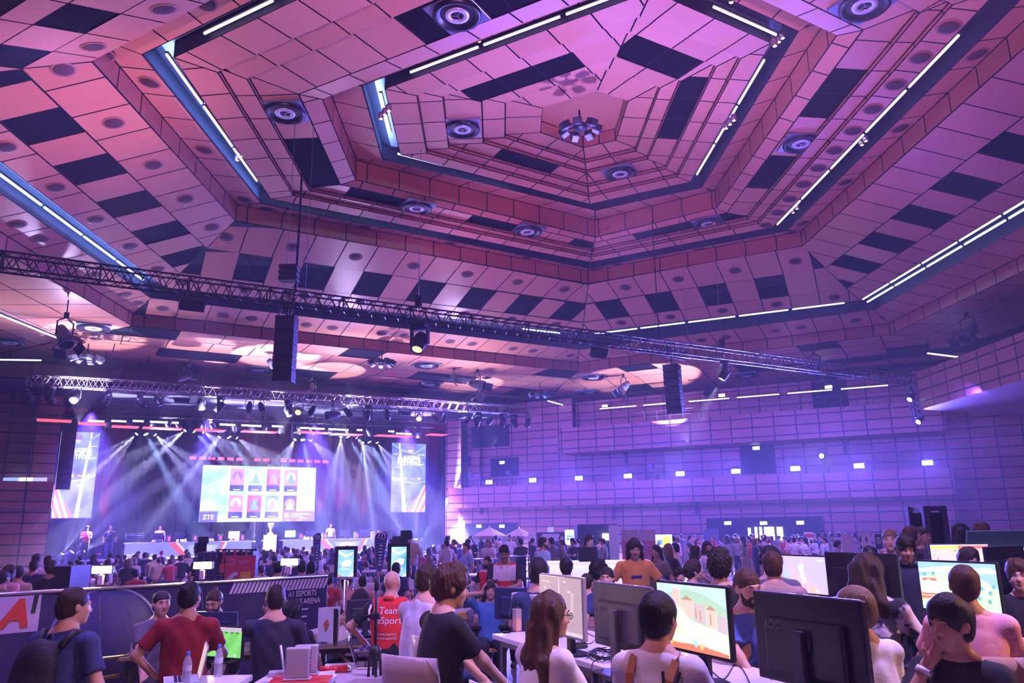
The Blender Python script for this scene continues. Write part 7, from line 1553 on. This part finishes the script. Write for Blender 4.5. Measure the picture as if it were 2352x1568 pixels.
# white console tower
p=at_z(752,1474,.75); e=empty('game_console',p,1.0,'upright white console tower with black core and orange emblem','game console')
k=MB(); 
for sg in (-1,1): k.add([(sg*.05,-.13,.0),(sg*.036,.13,.0),(sg*.036,.13,.37),(sg*.056,-.13,.39),(sg*.042,-.13,.0),(sg*.03,.13,.0),(sg*.03,.13,.37),(sg*.05,-.13,.39)],[(0,1,2,3),(7,6,5,4),(0,3,7,4),(1,5,6,2),(3,2,6,7),(0,4,5,1)])
k.build('side_panel',WHITE,e); k=MB(); k.box((-.036,-.12,.005),(.036,.125,.365),bev=.01); k.build('core',BLACK,e); k=MB(); k.lathe([(0,0),(.07,0),(.07,.006),(0,.006)],20); k.build('base_disc',BLACK,e); k=MB(); k.poly([(-.056,-.04,.26),(-.056,.02,.2),(-.056,-.01,.12),(-.056,-.07,.2)]); k.build('emblem',mat('em_orange',(.7,.2,.05),.5),e)
# controllers and mats
def controller(p,rz,label,m=WHITE,grp=None):
    G=SDF(.02); G.ell((0,0,.025),(.055,.032,.018)); 
    for sg in (-1,1): G.cap((sg*.05,.0,.025),(sg*.068,-.055,.016),.022,.014)
    for sg in (-1,1): G.cap((sg*.025,-.015,.035),(sg*.025,-.015,.05),.008)
    vs,fs=G.mesh(.006); o=npmesh('game_controller',vs,fs,m); o.location=p; o.rotation_euler.z=rz; tag(o,label,'controller',grp); return o
for px,py,l,m in ((822,1449,'white game controller on the dark table, left one',WHITE),(836,1456,'white game controller on the dark table, right one',WHITE),(1106,1425,'white game controller on the black table',WHITE),(1122,1420,'black game controller on the black table',BLACK)): controller(at_z(px,py,.755),.4,l,m)
k=MB(); k.box((-.22,-.14,0),(.22,.14,.004),bev=.001); o=k.build('desk_mat',mat('mat_green',(.05,.12,.09),.8),loc=at_z(815,1455,.751),rz=.2); tag(o,'dark green desk mat under the white controllers','desk mat')
k=MB(); k.box((-.25,-.15,0),(.25,.15,.004)); o=k.build('desk_mat',mat('mat_green',(.05,.12,.09),.8),loc=at_z(1128,1424,.751)); tag(o,'green desk mat on the black table in front of the boy','desk mat')
p=at_z(1160,1418,.755); k=MB(); k.box((-.2,-.065,0),(.2,.065,.02),bev=.005); o=k.build('keyboard',BLACK,loc=p,rz=-.2); kk=MB()
for i in range(14):
    for j in range(4): kk.box((-.19+i*.027,-.055+j*.028,.02),(-.169+i*.027,-.033+j*.028,.027))
kk.build('keycap',mat('key_dark',(.05,.05,.06),.5),o); tag(o,'black keyboard beside the dark blue monitor on the black table','keyboard')
# laptops
def laptop(p,rz,label,ang=1.9,w=.33,d=.23,lid=ALU,scr=None):
    e=empty('laptop',p,rz,label,'laptop'); k=MB(); k.box((-w/2,-d,0),(w/2,0,.014),bev=.004); k.build('laptop_base',lid,e); k=MB()
    for i in range(12):
        for j in range(4): k.box((-w*.42+i*w*.07,-d*.35-j*.026,.014),(-w*.42+i*w*.07+.018,-d*.35-j*.026+.02,.017))
    k.build('keys',BLACK,e); m_=Matrix.Translation((0,0,.014))@Matrix.Rotation(-(ang-pi/2),4,'X'); k=MB(); k.box((-w/2,0,0),(w/2,.008,d),m=m_,bev=.003); l=k.build('laptop_lid',lid,e); k=MB(); k.box((-w/2+.01,-.002,.012),(w/2-.01,0,d-.01),m=m_); k.build('screen',scr or mat('screen_off',(.01,.01,.015),.15),l); return e
laptop(at_z(820,1530,.852),1.75,'silver open laptop with black screen beside the dark tripod')
laptop(at_z(455,1560,1.002),-1.15,'open laptop with pale lid standing on the table before the red T-shirt man',1.75,.30,.22,mat('lid_pale',(.55,.6,.75),.4),em('scr_cream',(1,.85,.55),.55))
# bowls of sweets
rb=random.Random(8)
for px,py,l in ((838,1506,'left'),(893,1506,'right')):
    p=at_z(px,py,.852); k=MB(); k.lathe([(0,.004),(.045,0),(.06,.01),(.10,.05),(.105,.055),(.1,.052),(.055,.014),(0,.012)],28); o=k.build('bowl',WHITE,loc=p); tag(o,'white bowl heaped with wrapped sweets, %s one of two'%l,'bowl')
    for i in range(34):
        a=rb.uniform(0,6.28); r_=rb.uniform(0,.085); z=.045+.03*(1-r_/.085)+rb.uniform(0,.02); cc=[(.05,.12,.6),(.08,.2,.8),(.9,.9,1),(.9,.3,.08),(.6,.03,.05)][rb.choice([0,0,1,1,2,3,4])]
        m_=Matrix.Translation((r_*math.cos(a),r_*math.sin(a),z))@Euler((rb.uniform(-1,1),rb.uniform(-1,1),rb.uniform(0,6))).to_matrix().to_4x4(); k=MB(); k.box((-.012,-.007,-.005),(.012,.007,.005),m=m_,bev=.003); k.add([m_@Vector(q) for q in ((-.012,0,0),(-.022,-.009,0),(-.022,.009,0),(.012,0,0),(.022,.009,0),(.022,-.009,0))],[(0,1,2),(3,4,5)]); q=k.build('sweet',mat('wrap_%d%d'%(int(cc[0]*99),int(cc[2]*99)),cc,.3),loc=p); tag(q,'small wrapped sweet heaped in the %s white bowl'%l,'sweet','sweets in the %s bowl'%l)
# dark tripod holder
p=at_z(860,1552,.852); e=empty('phone_tripod',p,0,'black telescopic tripod standing on the sweets table, in front of the red vest','tripod')
k=MB(); k.tube([(0,0,.12),(0,0,.70)],.013,10); k.build('pole',BLACK,e); k=MB(); k.tube([(0,0,.66),(0,0,.76)],.02,10); k.build('tip',BLACK,e); k=MB(); k.box((-.05,-.02,.43),(.035,.02,.48),bev=.008); k.tube([(-.09,0,.45),(.03,0,.47)],.014,8); k.build('clamp',BLACK,e)
for a in range(4): x,y=.045*math.cos(a*pi/2+.4),.045*math.sin(a*pi/2+.4); k=MB(); k.tube([(0,0,.2),(x,y,.15),(x*1.1,y*1.1,0)],.011,8); k.build('leg',BLACK,e)
k=MB(); k.lathe([(0,.12),(.05,.12),(.05,.2),(.02,.24),(0,.24)],14); k.build('hub',BLACK,e)
# router boxes and antenna box, red cloth
RT=mat('router_silver',(.6,.58,.68),.3,.3)
for px,py,l,s_ in ((682,1560,'front silver router box with rows of ports standing on the red cloth',1),(702,1548,'second silver router box behind the first',.95)):
    p=at_z(px,py,1.02); e=empty('router',p,.12,l,'router'); k=MB(); k.box((-.08,-.028,.012),(.08,.028,.205*s_),bev=.01); k.build('housing',RT,e); k=MB(); k.box((-.09,-.05,0),(.09,.05,.012),bev=.004); k.build('foot',RT,e); k=MB()
    for i in range(7): k.box((.0855,-.02,.04+i*.022),(.088,.015,.054+i*.022))
    k.build('ports',BLACK,e)
k=MB(); k.box((-.2,-.14,0),(.2,.14,.018),bev=.005); o=k.build('red_cloth',mat('red_case',(.6,.03,.03),.5),loc=at_z(690,1566,1.001),rz=.1); tag(o,'flat red case lying under the silver router boxes','case')
p=at_z(637,1552,1.001); e=empty('antenna_box',p,.2,'small box with one upright white antenna left of the routers','router'); k=MB(); k.box((-.06,-.04,0),(.05,.04,.035),bev=.006); k.build('housing',RT,e); k=MB(); k.tube([(.04,.02,.03),(.01,.03,.2)],.008,8); k.build('antenna',WHITE,e)
k=MB(); k.tube([(-.12,0,0),(.1,.02,.0)],.028,12); o=k.build('red_tube',mat('red_tube_m',(.7,.03,.04),.3),loc=at_z(768,1537,.88),rz=.25); k=MB(); k.tube([(.1,.02,0),(.14,.023,0)],.029,12); k.build('end_cap',ALU,o); tag(o,'rolled red tube with metal end beside the laptop','tube')
# cables on the near table and stand behind
def cable(pts,r,label,grp=None,z=1.155,m=None,name='cable'):
    P3=[]
    for q in pts: P3.append(at_z(q[0],q[1],z+(q[2] if len(q)>2 else 0)))
    # smooth
    out=[]
    for i in range(len(P3)-1):
        a,b,c,d=P3[max(i-1,0)],P3[i],P3[i+1],P3[min(i+2,len(P3)-1)]
        for t in (0,.25,.5,.75): out.append(.5*((2*b)+(c-a)*t+(2*a-5*b+4*c-d)*t*t+(3*b-a-3*c+d)*t**3))
    out.append(P3[-1]); k=MB(); k.tube(out,r,6); return tag(k.build(name,m or BLACK),label,'cable',grp)
cable([(1586,1478),(1612,1515),(1640,1545),(1665,1558),(1690,1520),(1715,1508),(1755,1540),(1740,1525),(1690,1500)],.0035,'black cable looping in front of the near game screen')
cable([(1600,1490),(1650,1500),(1700,1530),(1722,1568)],.0035,'black cable running to the bottom edge, right of the round monitor foot'); cable([(1772,1560),(1775,1548),(1800,1540),(1805,1525)],.003,'short black cable beside the largest monitor neck')
rc=random.Random(4)
for i in range(7):
    cx,cy=1385,1500; a0=rc.uniform(0,6.28); cable([(cx+ (20+rc.uniform(-6,14))*math.cos(a0+t)+rc.uniform(-5,5),cy+(9+rc.uniform(-3,5))*math.sin(a0+t)+rc.uniform(-3,3),.004*i) for t in [j*.8 for j in range(9)]],.0035,'black coiled cable in the tangle at the second monitor foot','tangled cables at the monitor foot')
cable([(1330,1465),(1350,1478),(1365,1470),(1380,1445),(1350,1440),(1352,1455),(1395,1470)],.003,'thin black cable between the silver framed monitor and the tangle'); cable([(1360,1545),(1362,1520),(1385,1512),(1410,1518)],.003,'thin black cable hanging towards the table edge')
cable([(2100,1400),(2120,1412),(2105,1420),(2150,1415),(2135,1430)],.003,'thin black cable on the right table beside the tall boy'); cable([(2300,1418),(2325,1440),(2352,1425)],.004,'black cable at the right end of the right table')
k=MB(); k.box((-.06,-.04,0),(.06,.04,.03),bev=.008); k.box((-.045,-.035,.03),(.05,.03,.045),bev=.006); o=k.build('docking_box',BODY,loc=at_z(1328,1488,1.152),rz=.5); tag(o,'small stacked black boxes beside the cable tangle','adapter')
k=MB(); k.tube([(0,0,.01),(.06,.02,.01)],.01,6); k.tube([(.02,.0,.01),(.05,-.02,.02)],.006,6); o=k.build('key_bunch',BLACK,loc=at_z(1155,1455,1.152)); tag(o,'small dark key bunch near the table corner left of the amber bottle','keys')
p=at_z(2120,1412,1.152); k=MB(); k.box((-.04,-.03,0),(.04,.03,.10),bev=.008); k.box((-.02,-.02,.1),(.02,.02,.11)); o=k.build('blue_carton',mat('carton_blue',(.1,.15,.5),.5),loc=p,rz=.3); tag(o,'small blue and white carton beside the green game screen','carton')
# black tower pc behind the largest monitor
p=at_z(1885,1568,1.15); k=MB(); k.box((-.09,-.1,0),(.09,.1,.16),bev=.015); o=k.build('black_dock',BODY,loc=(p.x,p.y,1.151),rz=.4); tag(o,'black rounded dock under the largest dark monitor','dock')
# metal rails in front of the fence banner
for (a,b,l) in (((225,1513),(292,1506),'upper'),((225,1558),(285,1548),'lower')):
    A_,B_=at_y(a[0],a[1],8.3),at_y(b[0],b[1],8.6); k=MB(); k.tube([A_-(B_-A_)*2.2,B_],.018,8); tag(k.build('brass_rail',EDGE),'thin brass coloured rail before the fence banner, %s one'%l,'rail')
# ------------------------------------------------------------ light and haze
S.view_settings.view_transform='Standard'; S.view_settings.look='None'; S.view_settings.gamma=1; S.view_settings.exposure=0
S.cycles.max_bounces=3; S.cycles.use_adaptive_sampling=True; S.cycles.adaptive_threshold=.12; S.cycles.adaptive_min_samples=12; S.cycles.diffuse_bounces=2; S.cycles.glossy_bounces=2; S.cycles.transmission_bounces=3; S.cycles.volume_bounces=0
S.cycles.caustics_reflective=False; S.cycles.caustics_refractive=False; S.cycles.sample_clamp_indirect=4; S.cycles.use_light_tree=True
w=bpy.data.worlds.new('world'); S.world=w; w.use_nodes=True; w.node_tree.nodes['Background'].inputs[0].default_value=(.1,.05,.2,1); w.node_tree.nodes['Background'].inputs[1].default_value=.1
w.node_tree.links.new(w.node_tree.nodes.new('ShaderNodeVolumeScatter').outputs[0],w.node_tree.nodes['World Output'].inputs['Volume']); vs=w.node_tree.nodes['Volume Scatter']; vs.inputs['Density'].default_value=HAZE; vs.inputs['Anisotropy'].default_value=.25; vs.inputs['Color'].default_value=(.88,.88,1,1)
VIO=(.42,.24,1); BLU=(.30,.34,1); WHT=(.75,.85,1); PNK=(1,.32,.55); WRM=(1,.52,.3)
def up(x,y,z,tx,ty,tz,col,p,spot=110,size=.15): return light('SPOT','wash',(x,y,z),col,p,(tx-x,ty-y,tz-z),size,spot,.8)
# added upward fill washes (narrow enough at the bottom edge to stay off the people)
def upe(x,y,z,az,el,cone,col,p,size=.3):
    a,e=math.radians(az),math.radians(el); return light('SPOT','wash',(x,y,z),col,p,(math.sin(a)*math.cos(e),math.cos(a)*math.cos(e),math.sin(e)),size,cone,.7)
upe(-3,-1,4.2,-28,42,66,(.85,.40,.80),10000)
upe(3,-1,4.2,2,38,62,(.85,.24,.85),11500)
upe(9,0,4.2,32,38,62,(.52,.15,.95),6000)
up(3,20,8.6,3,18,14,(.34,.21,1),4200,150)
up(-9,17.5,8.6,-11,17,12,(.85,.38,.9),700,150)
up(9,22,7.6,13,24,12,(.28,.11,1),900,165)
up(-1,26,8.6,1,30,11,(.6,.2,.9),900,160)
for s_,p_ in ((-27,900),(-21,1500),(-15,1700),(-9,1500),(-3,1100)):
    q=AP(s_,41.5,7.6); light('SPOT','lowceil',q,(.62,.52,1),p_*1.4,Vector((0,0,1))-AN*.35,.1,150,.8)
# led strips lighting the slot shelves on the left side
for ro,ri in ((R3o,R3i),(R2o,R2i),(R1o,R1i)):
    a,b=ro[5].lerp(ri[5],.35),ro[0].lerp(ri[0],.35); L_=(b-a).length; o=light('AREA','slotled',(a+b)/2+Vector((0,0,.02)),(.22,.38,1),26*L_,(0,0,1),size=L_*.95,sx=.08)
    o.rotation_euler=(pi,0,math.atan2((b-a).y,(b-a).x))
# pale patches thrown on the low ceiling near the stage
for (px,py,p,sp) in ((640,815,5200,24),(215,770,3800,24),(480,800,2200,22),(770,850,2400,20),(1090,880,1500,22),(1500,860,2600,34)):
    t=at_z(px,py,10.4); b=Vector((t.x+1.2,t.y-2.5,6.2)); light('SPOT','patch',b,(.72,.62,1),p*2.2,t-b,.02,sp*1.9,.25)
# floods on the gallery front
for o in FLOODS: light('SPOT','flood',o-BN*.16,(.15,.12,1),13000,(-BN.x,-BN.y,-.45),.12,105,.6)
light('SPOT','flood',BP(22.38,.6,5.25),(.4,.4,1),6000,(-BN.x,-BN.y,-.3),.1,70,.6)
# added blue wash spots facing the gallery wall, without lamp bodies
for s_,p_ in ((2,3600),(12,4600),(22,3600),(29,1200)): 
    q=BP(s_,-9,6.6); light('SPOT','wallwash',q,(.13,.08,1),p_,BN+Vector((0,0,-.1)),.15,84,.8)
# violet wash over the stage
for s_ in (-26,-20,-14,-8): light('SPOT','stagewash',AP(s_,54,8.3),(.16,.08,1),150000,Vector((0,0,-1))-AN*.1,.12,80,.8)
# downward violet light on the crowd
for x,y,p,c in ((-6,13,1500,VIO),(3,13,1500,(.40,.24,1)),(9,14,1500,VIO),(-10,24,3200,VIO),(2,27,3600,VIO),(10,27,3200,VIO),(-16,30,3000,VIO),(-4,38,4200,VIO),(14,24,2400,VIO)):
    light('SPOT','down',(x,y,9.4),c,p,(0.05,.1,-1),.2,120,.8)
light('SPOT','front',(2.5,4.5,6.6),(.44,.32,1),2500,(.05,.15,-1),.12,120,.7)
light('SPOT','front',(-4,6,6.5),(.28,.2,1),1500,(0,.1,-1),.12,120,.7)
light('SPOT','front',(6.5,4,3.6),(1,.50,.30),700,(-1,.1,-.62),.12,80,.8)
light('SPOT','front',(-.5,2.0,4.6),(1,.5,.4),170,(-.1,.8,-.7),.2,90,.8)
